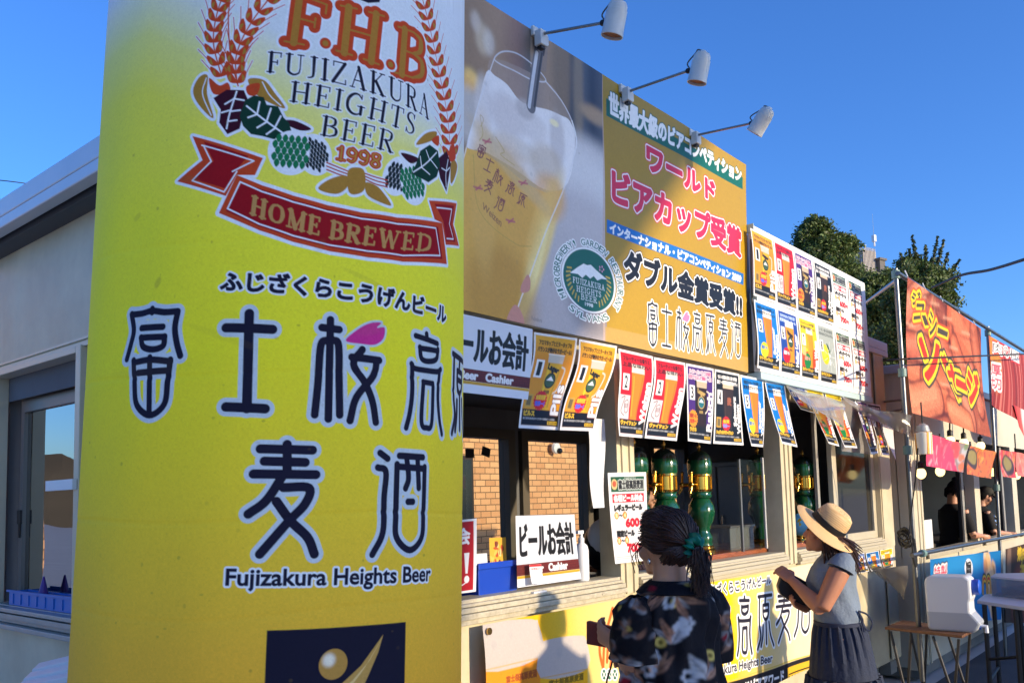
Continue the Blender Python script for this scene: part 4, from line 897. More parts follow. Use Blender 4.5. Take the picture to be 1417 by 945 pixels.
def badge(cv, c, r, col, body, tcol, star=True):
    a = np.linspace(0, 2 * np.pi, 36, endpoint=False); rr = r * np.where(np.arange(36) % 2, .92, 1.06) if star else r
    cv.poly(np.stack([c[0] + rr * np.cos(a), c[1] + rr * np.sin(a) * PW / PH], 1), col)
    for i, bd in enumerate(body): cv.tbox(bd, c[0] - r * .72, c[1] - r * .36 + i * r * .42, c[0] + r * .72, c[1] - r * .36 + i * r * .42 + r * .30, tcol[i], .6)
def beer_poster(kind):
    cv = Cv(PW, PH, (236, 236, 234))
    BK, YL, WH = (16, 15, 15), (236, 190, 40), (242, 242, 240)
    K = dict(
      pils=((226, 148, 10), 'アロマホップとビターホップの', 'バランスが絶妙なラガービール！', BK, '1', 'Pils', 'ピルス'),
      weizen=((206, 12, 34), 'フルーティーな香りと', '上品な味わい', BK, '2', 'Weizen', 'ヴァイツェン'),
      rauch=((72, 34, 120), 'ドイツ・バンベルグ産燻製', '麦芽で仕込んだ燻製ビール！', (240, 70, 130), '3', 'Rauch', 'ラオホ'),
      schwarz=((14, 13, 13), 'モルトの芳醇な苦味と香りが特徴', '黒ビールの真骨頂フルボディ', WH, '4', 'Schwarz', 'シュヴァルツヴァイツェン'),
      summer=((8, 122, 206), '南国系のホップを使用した', '夏限定ヴァイツェン', BK, '5', 'Summer', 'サマーヴァイツェン'),
      heller=((26, 70, 160), 'さわやかなホップの香り漂う', '夏限定ラガービール', (200, 220, 250), '6', 'Heller Lager', 'ヘレスラガー'),
      fruit=((236, 206, 20), 'ヴァイツェンとゆず果汁', '香り豊かな限定ビール！', BK, '7', 'Plum Weizen', '梅ヴァイツェン'),
      lemon=((170, 178, 172), 'レモン香る新感覚', '爽やかなビアカクテル', (90, 96, 92), '8', '', 'ゆずビスカー'))[kind]
    bg, h1, h2, hc, num, word, name = K
    cv.rect(.045, .03, .955, .965, bg)
    if kind == 'pils': cv.vgrad([(0, (232, 172, 40)), (.3, (222, 142, 6)), (1, (228, 156, 20))], .05, .95, .03, .82)
    if kind == 'rauch': cv.rect(.30, .20, .74, .84, (34, 20, 18)); cv.rect(.045, .72, .3, .84, (30, 18, 24))
    if kind == 'fruit': cv.poly([(.045, .60), (.955, .45), (.955, .85), (.045, .85)], (226, 70, 16)); cv.vgrad([(0, (240, 214, 30)), (1, (232, 150, 20))], .05, .95, .25, .5, .6)
    if kind == 'lemon':
        cv.ellipse((.38, .5), .22, .17, (236, 204, 12)); cv.ellipse((.33, .46), .1, .1, (246, 226, 80), .7); cv.ellipse((.55, .36), .1, .035, (30, 84, 46), rot=.5); cv.ellipse((.62, .44), .08, .03, (40, 100, 50), rot=-.5)
        for a in range(9): cv.stroke([(.62 + .14 * math.cos(a * .7), .52 + .1 * math.sin(a * .7)), (.62 + .34 * math.cos(a * .7), .52 + .26 * math.sin(a * .7))], 1.6, (222, 226, 222), .8)
        vtext(cv, 'ゆず', .56, .70, .45, .66, (230, 236, 230), .5)
    if kind == 'weizen': cv.rect(.045, .52, .36, .80, (226, 214, 214)); cv.stroke([(.1, .56), (.2, .54), (.14, .64), (.1, .72), (.2, .76)], 1.6, (110, 90, 90)); cv.stroke([(.2, .6), (.3, .58), (.32, .7), (.22, .72), (.2, .6)], 1.4, (120, 90, 90)); cv.tbox('BEER CUP', .2, .62, .31, .67, (120, 80, 80), .1)
    gl = dict(pils=(.36, .74, .40, .66, .20, .80, (224, 170, 16), (206, 196, 180)), weizen=(.36, .72, .40, .64, .15, .80, (224, 132, 24), (232, 222, 206)), rauch=(.36, .74, .38, .66, .20, .78, (44, 22, 16), (200, 178, 150)), schwarz=(.32, .72, .36, .62, .14, .80, (54, 36, 26), (222, 190, 160)),
              summer=(.34, .72, .40, .64, .12, .80, (232, 128, 14), (240, 232, 220)), heller=(.34, .74, .36, .70, .16, .80, (226, 150, 20), (244, 240, 230)), fruit=(.36, .72, .40, .64, .16, .80, (236, 150, 18), (248, 236, 206)))
    if kind in gl: x0, x1, x2, x3, yt, yb, bc, fc = gl[kind]; pint(cv, x0, x1, x2, x3, yt, yb, bc, fc, mug=kind in ('pils', 'rauch'))
    if kind in ('pils', 'rauch', 'heller'):
        c = (.53, .48); ink = BK if kind != 'rauch' else (190, 160, 90)
        cv.ellipse(c, .13, .085, ink); cv.ellipse(c, .11, .07, (60, 90, 60) if kind != 'rauch' else (30, 110, 120)); cv.poly([(.44, .48), (.53, .43), (.62, .48)], WH); 
        cv.text('Weizen' if kind == 'heller' else 'Lager', [(.40, .30), (.68, .34), (.66, .41), (.40, .37)], ink, 1.0); cv.tbox('BEER', .46, .59, .60, .62, ink, .3)
    if kind == 'schwarz': cv.tbox('麦', .48, .36, .62, .46, (160, 90, 60), 1.2)
    cv.tbox(h1, .12, .065, .88, .115, hc, .35, ((1.0, WH),) if kind in ('rauch',) else ()); cv.tbox(h2, .09, .135, .90, .185, hc, .45, ((1.0, WH),) if kind in ('rauch',) else ())
    cv.rect(.10, .27, .29, .46, WH); cv.tbox(num, .155, .295, .235, .435, BK, .6)
    cv.rect(.045, .80, .955, .965, BK)
    cv.tbox(name, .09, .815, .34 if len(name) < 4 else .66, .865, YL, .7); fake_lines(cv, .08, .86, .885, .018, (200, 200, 198), 1); cv.rect(.68, .915, .93, .95, YL); cv.tbox('富士桜高原', .70, .922, .91, .943, BK, .1)
    if kind in ('pils', 'rauch', 'schwarz'):
        cv.rect(.08, .64, .24, .78, (206, 160, 60)); cv.rect(.11, .66, .21, .76, (120, 104, 60))
    if kind == 'pils': badge(cv, (.43, .70), .16, (212, 30, 30), ('金賞受賞', '世界一！'), (YL, (60, 110, 220)))
    if kind == 'schwarz': badge(cv, (.42, .72), .15, (214, 30, 36), ('金賞', '世界一'), (YL, (120, 150, 230)))
    if kind == 'rauch': badge(cv, (.22, .70), .17, (236, 150, 30), ('燻製ビール', '世界一'), ((160, 40, 20), (220, 40, 30)))
    if kind == 'summer': badge(cv, (.30, .71), .17, (240, 220, 20), ('限定ビール',), ((10, 110, 200),), False)
    if kind == 'heller': badge(cv, (.30, .70), .18, (214, 20, 40), ('限定ビール',), (WH,), False)
    if kind == 'fruit': badge(cv, (.36, .70), .19, (20, 130, 60), ('限定ビール',), ((244, 160, 150),), False); cv.rect(.1, .48, .28, .62, (214, 190, 120))
    if word:
        two = {'Schwarz': ('Schwarz', 'Weizen'), 'Summer': ('Summer', 'Weizen')}.get(word)
        if two: vtext(cv, two[0], .70, .80, .34, .74, WH, 1.0); vtext(cv, two[1], .82, .93, .44, .84, WH, 1.0)
        else: vtext(cv, word, .76 if word != 'Pils' else .74, .94, .34 if word != 'Pils' else .52, .84, WH, 1.2, ((1.2, (120, 60, 30)),) if word == 'Pils' else ())
    cv.grain(.02); return cv
def price_poster():
    cv = Cv(PW, PH, (238, 238, 238)); GRN, RD, BK, OR = (18, 82, 54), (204, 16, 44), (20, 18, 18), (236, 130, 24)
    cv.rect(.06, .045, .94, .215, GRN); cv.ellipse((.15, .13), .075, .06, (220, 190, 130)); cv.ellipse((.15, .125), .05, .035, (190, 90, 60)); cv.tbox('富士桜高原麦酒', .26, .085, .91, .185, (20, 20, 20), .8, ((1.2, (214, 220, 214)),)); cv.tbox('FUJIZAKURA', .42, .055, .72, .072, (220, 224, 220), 0)
    cv.rect(.08, .235, .92, .335, RD); cv.tbox('各種ビール料金', .12, .25, .88, .322, (244, 240, 240), .7)
    cv.tbox('レギュラービール', .12, .36, .86, .425, BK, 1.3)
    for x, d in ((.16, '1'), (.38, '4')): cv.ellipse((x, .475), .06, .042, OR); cv.tbox(d, x - .02, .455, x + .02, .495, (250, 220, 160), 0.9)
    cv.tbox('～', .23, .465, .31, .485, BK, .8); cv.tbox('600', .40, .52, .76, .605, RD, 1.6); cv.tbox('円', .80, .55, .9, .60, RD, 1.1)
    cv.tbox('限定ビール', .14, .645, .62, .71, BK, 1.3)
    for x, d in ((.18, '5'), (.40, '8')): cv.ellipse((x, .755), .06, .042, OR); cv.tbox(d, x - .02, .735, x + .02, .775, (250, 220, 160), 0.9)
    cv.tbox('～', .25, .745, .33, .765, BK, .8); cv.tbox('700', .40, .80, .76, .885, RD, 1.6); cv.tbox('円', .80, .83, .9, .88, RD, 1.1)
    for q in ([(.06, .93), (.94, .93)], [(.05, .95), (.95, .95)]): cv.stroke(q, .8, (120, 120, 120))
    return cv
_pc = {}
def pcv(kind):
    if kind not in _pc: _pc[kind] = (price_poster() if kind == 'price' else beer_poster(kind)).img
    return _pc[kind]
def sheet_grid(img, TLp, TRp, BRp, BLp, Yt, Yb, curl=0.0, ease=2.0, sway=0.0, bow=0.0):
    """paper pinned along its top edge; the lower edge stands out from the wall and drifts in the wind"""
    h, w = img.shape[:2]; A, B = onY(*TLp, Yt), onY(*TRp, Yt); C, D = onY(*BLp, Yb), onY(*BRp, Yb)
    u = np.linspace(0, 1, w)[None, :, None]; t = np.linspace(0, 1, h)[:, None, None]
    top = A + (B - A) * u; bot = C + (D - C) * u
    P = top + (bot - top) * t
    e = t ** ease; P[..., 1] = (top[..., 1] + (bot[..., 1] - top[..., 1]) * e[..., 0]) - (curl * np.sin(np.pi * t) * (0.4 + .6 * u))[..., 0]
    P[..., 0] += ((e - t) * (bot - top)[..., 0:1] * .8)[..., 0] + (sway * np.sin(2 * np.pi * t))[..., 0]
    P[..., 1] += bow * (np.sin(np.pi * u) * t)[..., 0]
    return P
POSTER_GROUP = 'beer posters hanging over the serving windows'
def hang(kind, label, TLp, TRp, BRp, BLp, Yt=2.585, Yb=2.50, group=POSTER_GROUP, name='poster', **kw):
    P = sheet_grid(pcv(kind), TLp, TRp, BRp, BLp, Yt, Yb, **kw)
    o = grid_mesh(name, P, pcv(kind), PAPER, None, tuple(P[0, 0])); tag(o, label, 'poster', group); return o
hang('pils', 'left one of two orange Pils posters beside the white Beer Cashier banner', (739, 459.5), (799, 468), (773.5, 595), (717.5, 592), Yb=2.50, curl=-.03, sway=.015)
hang('pils', 'right one of two orange Pils posters, its lower corner by the blank white strip', (801, 469), (854, 479), (822, 596.5), (774.5, 595), Yb=2.47, curl=-.03, sway=.02)
hang('weizen', 'red Weizen poster directly right of the two orange Pils posters', (855.5, 482), (903.5, 493), (890, 606), (857, 603), Yb=2.55, sway=.012)
hang('weizen', 'red Weizen poster directly left of the purple Rauch poster', (905, 494), (948, 502), (936.5, 610), (892, 606), Yb=2.53, sway=.012)
hang('rauch', 'purple Rauch poster with a dark mug, hanging over the window', (949.5, 502.5), (987.3, 510), (984.4, 614), (952, 610), Yb=2.56)
hang('schwarz', 'black Schwarz Weizen poster hanging over the window', (989, 510.5), (1023, 517.5), (1029, 616), (987, 613.6), Yb=2.54)
hang('summer', 'left one of two blue Summer Weizen posters hanging over the window', (1024.5, 518.5), (1056, 525), (1056, 618.5), (1040, 617), Yb=2.50, curl=.01)
hang('summer', 'right one of two blue Summer Weizen posters, blown aslant', (1058, 526.5), (1086, 531), (1103.5, 618.6), (1082.5, 613.5), Yb=2.42, ease=1.3)
hang('heller', 'navy Lager poster half hidden behind clear plastic sheeting', (1087.5, 532), (1113.5, 536.6), (1128, 572), (1108, 566), Yb=2.5, ease=1.2)
hang('fruit', 'left one of two yellow and orange plum beer posters behind clear plastic', (1114.5, 536.5), (1138.5, 540.5), (1161.5, 617.7), (1147, 613.5), Yb=2.42, ease=1.2)
hang('fruit', 'right one of two yellow and orange plum beer posters behind clear plastic', (1140.5, 541.2), (1163.5, 545.7), (1186.5, 620), (1169, 618.6), Yb=2.40, ease=1.2)
hang('rauch', 'pink and dark poster at the right end of the hanging row, tilted', (1183, 553), (1199, 556.5), (1215.5, 627), (1206, 628), Yb=2.44, ease=1.1)
hang('schwarz', 'dark poster furthest right in the hanging row, over the closed window', (1199.5, 557), (1218, 560.5), (1231, 630), (1221, 629), Yb=2.44, ease=1.1)

# the light box panel of twelve posters
BY = 2.555
def board():
    a = onY(1043.3, 315.6, BY); c = onY(1195.8, 389, BY); x0, x1, zt = a[0], c[0], (a[2] + c[2]) / 2; zb = (onY(1044, 516.5, BY)[2] + onY(1199, 544, BY)[2]) / 2
    t = thing('poster_board', 'white panel of twelve beer and price posters, right of the big sign', 'board', (x0, BY, zb))
    b = MB(); b.b2(x0 - .01, x1 + .01, BY, BY + .05, zb, zt); b.build('panel', mat('board_white', (232, 232, 230), .4), t, bevel=.004)
    b = MB(); b.b2(x0 + .06, x1 + .005, BY + .052, 2.69, zb + .02, zt - .04); b.build('housing', mat('housing_grey', (128, 126, 122), .5, noise=.2), t)
    b = MB(); b.b2(x0 - .015, x1 + .02, BY - .006, 2.66, zb - .055, zb - .003); b.build('bottom_rail', mat('pale_teal', (176, 200, 200), .4), t, bevel=.006)
    for za, ze in ((zt - .05, zt + .012), ((zt + zb) / 2 - .04, (zt + zb) / 2 + .04)):
        b = MB(); b.b2(x0 - .018, x0 - .011, BY - .004, BY + .05, za, ze); b.build('corner_clip', mat('pale_teal', (176, 200, 200), .4), t)
    b = MB(); b.tube([tuple(p) for p in crom([(x0 - .016, BY + .02, zt - .1), (x0 - .026, BY + .03, zt - .5), (x0 - .018, BY + .01, zt - .8), (x0 - .02, BY + .03, zb + .05)], 6)], .006, 6); b.build('cable', mat('grey_cable', (90, 90, 88), .6), t)
    H = zt - zb; rows = ((zt - .035, zt - .035 - .46 * H), (zt - .52 * H, zb + .02))
    names = [['pils', 'weizen', 'rauch', 'schwarz', 'price', 'price'], ['summer', 'heller', 'fruit', 'lemon', 'price', 'price']]
    lab = dict(pils='orange Pils poster in the top left corner of the poster board', weizen='red Weizen poster in the upper row of the poster board', rauch='purple Rauch poster in the upper row of the poster board', schwarz='black Schwarz poster in the upper row of the poster board', summer='blue Summer Weizen poster at the left of the board\'s lower row', heller='navy Lager poster in the lower row of the poster board', fruit='yellow and red plum beer poster in the lower row of the board', lemon='grey poster with a yellow lemon in the board\'s lower row')
    # columns from the photograph, put on the panel as widths
    cols = [(1044.5, 1074.6), (1076, 1102.2), (1104, 1127.8), (1130, 1152.4), (1154, 1173.8), (1175.6, 1194.6)]
    for r, (za, ze) in enumerate(rows):
        for c_, (pa, pb) in enumerate(cols):
            xa, xb_ = float(onY(pa, 440, BY - .004)[0]), float(onY(pb, 440, BY - .004)[0]); img = pcv(names[r][c_])
            X, Z = np.meshgrid(np.linspace(xa, xb_, img.shape[1]), np.linspace(za, ze, img.shape[0])); tt = (za - Z) / (za - ze); uu = (X - xa) / (xb_ - xa)
            dz = .012 * rng.uniform(.3, 1); Y = BY - .004 - dz * np.sin(np.pi * tt) - .015 * rng.uniform(.2, 1) * tt * uu
            P = np.stack([X + .008 * np.sin(2 * np.pi * tt) * rng.uniform(-1, 1), Y, Z], -1)
            o = grid_mesh('poster', P, img, PAPER, None, tuple(P[0, 0])); k = names[r][c_]
            lb = lab.get(k) or ('white price list in the board\'s %s row, next to the %s poster' % (('upper', 'black Schwarz') if r == 0 else ('lower', 'grey lemon')) if c_ == 4 else 'white price list at the right end of the board\'s %s row' % ('upper' if r == 0 else 'lower'))
            tag(o, lb, 'poster', 'posters on the panel of twelve')
board()
# price list on the first post and a bare strip of paper
o = hang('price', 'white price list 600 and 700 taped to the first window post', (841, 654), (894, 653), (896, 775), (851.5, 780), Yt=2.66, Yb=2.655, group=None)
P = sheet_grid(np.zeros((40, 12, 3)), (813, 578), (836, 580), (836.5, 702), (821, 703), 2.66, 2.62, sway=.01)
o = grid_mesh('paper_strip', P, np.full((40, 12, 3), .74), PAPER, None, tuple(P[0, 0])); tag(o, 'blank white paper strip hanging beside the first window post', 'paper strip')
# white cashier banner under the big sign and the cashier card on the counter
def cashier(w, h, dens):
    cv = Cv(w, h, (226, 230, 238))
    cv.tbox('ビールお会計', .06, .12, .95, .60, (12, 11, 12), dens)
    cv.vgrad([(0, (110, 34, 30)), (1, (96, 24, 22))], .0, 1, .69, .845)
    for r in range(4):
        y = .69 + r * .155 / 4; cv.stroke([(0, y), (1, y)], .7, (70, 22, 20))
        for c_ in range(16): cv.stroke([((c_ + .5 * (r % 2)) / 16, y), ((c_ + .5 * (r % 2)) / 16, y + .155 / 4)], .6, (70, 22, 20), smooth=False)
    cv.rect(0, .845, 1, .885, (206, 160, 30)); cv.tbox('Beer   Cashier', .22, .715, .80, .82, (240, 240, 240), dens * .5)
    return cv
cv = cashier(210, 150, 2.2)
P = sheet_grid(cv.img, (611, 428), (737, 455.5), (730.5, 553), (603, 538.5), 2.585, 2.55)
o = grid_mesh('cashier_banner', P, cv.img, PAPER, None, tuple(P[0, 0])); tag(o, 'white Beer Cashier banner hanging under the sign, partly hidden by the column', 'banner')
cv = cashier(190, 170, 2.4)
P = sheet_grid(cv.img, (713.5, 713.5), (795, 711.5), (804.5, 800.5), (716, 813), 2.74, 2.72)
o = grid_mesh('cashier_card', P, cv.img, PAPER, None, tuple(P[0, 0])); tag(o, 'white Beer Cashier card propped up on the window sill', 'sign')
# red notice at the left edge of the window
cv = Cv(60, 150, (236, 236, 236)); cv.rect(-.1, .03, .86, .97, (176, 8, 26)); cv.tbox('会', .1, .12, .68, .34, (240, 238, 238), 1.4); cv.poly([(.42, .46), (.66, .46), (.58, .74), (.48, .74)], (240, 238, 238)); cv.ellipse((.54, .82), .12, .05, (240, 238, 238)); cv.stroke([(.55, .85), (.4, .88), (.3, .89)], 2, (240, 238, 238))
P = sheet_grid(cv.img, (629, 720), (659.5, 717), (658.5, 818), (630, 822), 2.73, 2.72)
o = grid_mesh('red_notice', P, cv.img, PAPER, None, tuple(P[0, 0])); tag(o, 'red notice with a white exclamation mark standing beside the column', 'sign')
# ------------------------------------------------------------------ printed cloth along the counter front
def counter_art():
    x0, x1, zt, zb, Y, ppm = 2.86, 7.10, 1.058, .28, 2.625, 300
    w, h = int((x1 - x0) * ppm), int((zt - zb) * ppm)
    def T(P):
        P = np.asarray(P, float); q = onY(P[:, 0], P[:, 1], Y); return np.stack([(q[:, 0] - x0) / (x1 - x0) * (w - 1), (zt - q[:, 2]) / (zt - zb) * (h - 1)], 1)
    cv = Cv(w, h, (240, 220, 170), T); xs = np.arange(w)
    kx = lambda px: float(T(np.array([(px, 850.)]))[0, 0])
    st = [(640, (196, 130, 12)), (690, (220, 158, 8)), (745, (232, 178, 4)), (772, (226, 184, 44)), (800, (216, 188, 100)), (860, (218, 194, 132)), (960, (228, 188, 10)), (1012, (228, 188, 8)), (1018, (220, 182, 70)), (1060, (222, 196, 124)), (1100, (226, 208, 170)), (1180, (228, 212, 182))]
    cv.img[:] = np.stack([np.interp(xs, [kx(p) for p, _ in st], [lin(c)[i] for _, c in st]) for i in range(3)], -1)[None]
    q3 = lambda p: np.stack([630 + np.asarray(p, float)[:, 0] / 5.729, 780 + np.asarray(p, float)[:, 1] / 5.729], 1)
    # two glasses with tall heads of foam
    for foam, beer, bc, dk in (([(165, 850), (170, 530), (215, 480), (330, 452), (560, 436), (640, 445), (660, 470), (668, 740)], [(165, 848), (668, 740), (672, 1700), (170, 1700)], (226, 140, 26), 1), ([(672, 905), (668, 640), (700, 610), (820, 580), (980, 566), (1040, 600), (1046, 830)], [(672, 905), (1046, 830), (1046, 1700), (672, 1700)], (232, 176, 20), 0)):
        cv.poly(q3(beer), bc); cv.poly(crom(T(q3(foam)), 3, True), (184, 176, 170), raw=True)
        cv.stroke(q3([foam[0], foam[-1]]), 2.0, (200, 150, 60), .6)
    for p, r in (((440, 560), 3), ((300, 640), 4), ((250, 520), 6), ((820, 700), 5), ((900, 640), 6)): cv.blob(q3([p])[0], r, r, (168, 164, 164), .4, 1)
    cv.text('富士桜高原麦酒', q3([(390, 890), (640, 830), (640, 890), (390, 940)]), (150, 70, 30), .6); cv.text('富士桜高原麦酒', q3([(740, 925), (1010, 860), (1010, 915), (740, 970)]), (110, 90, 20), .6)
    # wheat and hops
    for a, b_ in (((836, 925), (849, 842)), ((842, 915), (855, 850)), ((836, 925), (833, 880)), ((846, 925), (862, 880))): cv.stroke([a, ((a[0] + b_[0]) / 2 - 3, (a[1] + b_[1]) / 2), b_], 7, (226, 96, 34))
    for x in (837, 845, 853): cv.ellipse((x, 933), 5, 9, (236, 236, 230)); cv.ellipse((x, 933), 3.4, 7, (50, 100, 80)); cv.stroke([(x - 3, 928), (x + 3, 938)], 1.6, (236, 236, 230)); cv.stroke([(x + 3, 928), (x - 3, 938)], 1.6, (236, 236, 230))
    NAVY, WH = (28, 26, 44), (236, 238, 240)
    F = cv.f_text('ふじざくらこうげんビール', [(974, 810), (1068.5, 795.5), (1068.5, 807.5), (974, 828)], 6); cv.paint(F, WH, 3.4); cv.paint(F, NAVY, .9)
    S = []; PT = None
    for ch, a, c, ya, yb in (('富', 914, 932, 842, 942), ('士', 946, 966, 838, 934), ('桜', 976, 1007, 830, 920), ('高', 1019, 1040, 825, 908), ('原', 1048, 1071, 822, 897), ('麦', 1075.5, 1097, 818, 888), ('酒', 1101, 1121, 813, 879)):
        dq = [(a, ya + 2), (c, ya - 1), (c, yb - 2), (a, yb + 3)]; S += brush(cv, ch, dq, 7.5, 8)
        if ch == '桜': PT = petal(cv, dq)
    cv.paint(S, WH, 4.2); cv.paint(PT, WH, 4); cv.paint(S, NAVY); cv.paint(PT, (236, 96, 170))
    F = cv.f_text('Fujizakura Heights Beer', [(976, 924), (1068.5, 905), (1068.5, 918), (976, 942)], 6); cv.paint(F, WH, 3); cv.paint(F, NAVY, .8)
    cv.poly([(870, 985), (1000, 945), (1040, 934.5), (1129, 905), (1170, 893), (1170, 1000), (870, 1040)], (22, 21, 30)); cv.poly([(870, 983), (1129, 903), (1170, 891), (1170, 893), (1129, 905), (870, 985)], (206, 180, 80))
    cv.text('ワールドビアアワード', [(1000, 952), (1085, 926), (1085, 942), (1000, 970)], (228, 230, 232), 1.2)
    cv.poly([(1091, 924), (1128, 911), (1128, 960), (1091, 970)], (214, 170, 40)); cv.poly([(1093, 932), (1126, 920), (1126, 922), (1093, 934)], (30, 26, 20)); cv.text('WORLD', [(1093, 936), (1127, 924), (1127, 938), (1093, 951)], (24, 22, 20), 1.2)
    cv.grain(.02, 2)
    X, Z = np.meshgrid(np.linspace(x0, x1, w), np.linspace(zt, zb, h))
    Yg = Y + .010 * np.sin(X * 3.1 + Z * 2) * np.clip((zt - Z) * 5, 0, 1) + .004 * np.sin(Z * 26) * np.exp(-(zt - Z) * 12) + .004 * np.sin(X * 9 + Z * 5)
    t = thing('counter_banner', 'wide yellow and cream beer banner covering the counter front', 'banner', (x0, Y, zb))
    grid_mesh('printed_cloth', np.stack([X, Yg, Z], -1), cv.img, print_mat('banner_cloth2', .6, .25, .05, 8.0), t)
    for x in (x0 + .03, x1 - .03):
        b = MB(); b.lathe([(.007, -.004), (.016, -.004), (.016, .003), (.007, .003)], (x, Y - .012, zt - .03), 16, Vector((0, -1, 0))); b.build('grommet', mat('brass', (206, 168, 96), .25, 1.0), t, True)
counter_art()
# ------------------------------------------------------------------ green porcelain beer towers
PG = mat('green_porcelain', (16, 74, 44), .12, noise=.08, nscale=6, coat=.6); PGD = mat('dark_green_dome', (16, 34, 26), .2, coat=.5); BR_ = mat('polished_brass', (226, 178, 84), .16, 1.0)
def tower(p, s=1.0):
    p = Vector(p)
    t = thing('beer_tower', 'x', 'beer tower', p, 'green beer towers on the bar')
    b = MB(); b.lathe([(r * s, z * s) for r, z in ((.0, .05), (.070, .05), (.066, .075), (.072, .10), (.064, .125), (.052, .15), (.060, .185), (.084, .23), (.096, .285), (.090, .335), (.066, .375), (.056, .395), (.0, .395))], p, 28); b.build('body', PG, t, True)
    b = MB(); b.lathe([(r * s, z * s) for r, z in ((.0, 0), (.088, 0), (.088, .018), (.076, .03), (.078, .045), (.070, .052), (.0, .052))], p, 28); b.build('base_ring', BR_, t, True)
    b = MB(); b.lathe([(r * s, z * s) for r, z in ((.0, .39), (.074, .39), (.080, .405), (.074, .42), (.078, .435), (.0, .435))], p, 28); b.build('neck_ring', PG, t, True)
    b = MB(); b.lathe([(r * s, z * s) for r, z in ((.0, .434), (.084, .434), (.086, .444), (.078, .45), (.078, .54), (.086, .546), (.084, .558), (.0, .558))], p, 28)
    for k in range(8): a = k * math.pi / 4 + .2; b.box(p + Vector((.079 * s * math.cos(a), .079 * s * math.sin(a), .495 * s)), (.012 * s, .012 * s, .085 * s), Matrix.Rotation(a, 3, 'Z'))
    b.build('brass_band', BR_, t, True)
    b = MB(); b.lathe([(r * s, z * s) for r, z in ((.0, .557), (.082, .557), (.088, .575), (.088, .64), (.082, .66), (.0, .66))], p, 28); b.build('collar', PG, t, True)
    b = MB(); b.lathe([(r * s, z * s) for r, z in ((.0, .66), (.084, .66), (.082, .675), (.066, .70), (.040, .722), (.016, .732), (.0, .733))], p, 28); b.build('dome', PGD, t, True)
    b = MB(); b.lathe([(r * s, z * s) for r, z in ((.0, .73), (.014, .732), (.007, .742), (.015, .755), (.015, .763), (.006, .775), (.003, .79), (.0, .79))], p, 14); b.build('finial', BR_, t, True)
    for a in (math.pi, math.pi * .62):
        d = Vector((math.cos(a), math.sin(a), 0)); c = p + Vector((0, 0, .485 * s))
        b = MB(); b.tube([c + d * .07, c + d * .15], .013, 10); b.tube([c + d * .13 + Vector((0, 0, .012)), c + d * .135 + Vector((0, 0, -.03)), c + d * .155 + Vector((0, 0, -.065))], [.012, .011, .008], 10); b.ell(c + d * .13, (.02, .02, .02), 10, 6); b.tube([c + d * .13 + Vector((0, 0, .01)), c + d * .125 + Vector((0, 0, .08))], [.007, .010], 8); b.ell(c + d * .125 + Vector((0, 0, .085)), (.013, .013, .013), 8, 6)
        b.build('tap', BR_, t, True)
    return t
LABS = [('beer tower mostly hidden by the price list, its green top just showing', 878), ('green beer tower behind the head of the woman with the ponytail', 919.5), ('green beer tower standing clear, right of the ponytail woman\'s head', 968.5), ('green beer tower behind the clear panel edge at the second post', 1050), ('green beer tower above the blue globe, in the third window', 1113)]
for i, (lb, px) in enumerate(LABS):
    q = onY(px, 700, 3.0); xx = float(q[0]) + .02
    if i == 0: q0 = tower((xx, 3.0, 1.20)); T0 = q0; P0 = Vector((xx, 3.0, 1.20)); o = q0
    else:
        o = copy_tree(T0); o.location = (xx, 3.0, 1.20)
    o['label'] = lb
# globe, clear divider, plastic tub
g = Yv(1109, 740, 2.98); t = thing('globe', 'small light blue globe on the bar under the beer tower', 'globe', (g.x, g.y, 1.2))
m = bpy.data.materials.new('globe_print'); m.use_nodes = True; tt = m.node_tree; bb = tt.nodes['Principled BSDF']; bb.inputs['Roughness'].default_value = .25
n_ = tt.nodes.new('ShaderNodeTexNoise'); n_.inputs['Scale'].default_value = 9; n_.inputs['Detail'].default_value = 4; cr = tt.nodes.new('ShaderNodeValToRGB'); cr.color_ramp.interpolation = 'CONSTANT'
cr.color_ramp.elements[0].color = (*map(float, lin((120, 205, 240))), 1); cr.color_ramp.elements[1].position = .62; cr.color_ramp.elements[1].color = (*map(float, lin((214, 190, 70))), 1); e = cr.color_ramp.elements.new(.72); e.color = (*map(float, lin((90, 160, 80))), 1)
tc = tt.nodes.new('ShaderNodeTexCoord'); tt.links.new(tc.outputs['Object'], n_.inputs[0]); tt.links.new(n_.outputs[0], cr.inputs[0]); tt.links.new(cr.outputs[0], bb.inputs[0])
b = MB(); b.ell((g.x, g.y, 1.335), (.098, .098, .098), 24, 14); b.build('ball', m, t, True)
b = MB(); b.lathe([(0, 0), (.06, 0), (.055, .015), (.012, .02), (.012, .04), (0, .04)], (g.x, g.y, 1.2), 18); b.tube([(g.x + .1 * math.sin(a), g.y, 1.335 - .105 * math.cos(a)) for a in np.linspace(-.1, 2.6, 14)], .006, 6); b.build('stand', BR_, t, True)
xd = float(onY(1057, 700, 2.78)[0]); xd0 = float(onY(1026, 700, 2.78)[0])
t = thing('clear_divider', 'clear acrylic divider with a bright edge in the second window', 'divider', (xd0, 2.78, 1.2))
b = MB(); b.b2(xd0, xd, 2.778, 2.782, 1.2, 1.86); b.build('sheet', glass_mat('acrylic', (236, 240, 240), .0, ior=1.12), t)
b = MB(); b.b2(xd, xd + .018, 2.772, 2.788, 1.2, 1.88); b.build('edge_strip', mat('bright_edge', (224, 226, 226), .2, .4), t)
b = MB(); b.b2(xd0 - .02, xd0, 2.772, 2.788, 1.2, 1.86); b.build('clip_post', mat('clip_grey', (120, 124, 126), .3, .4), t)
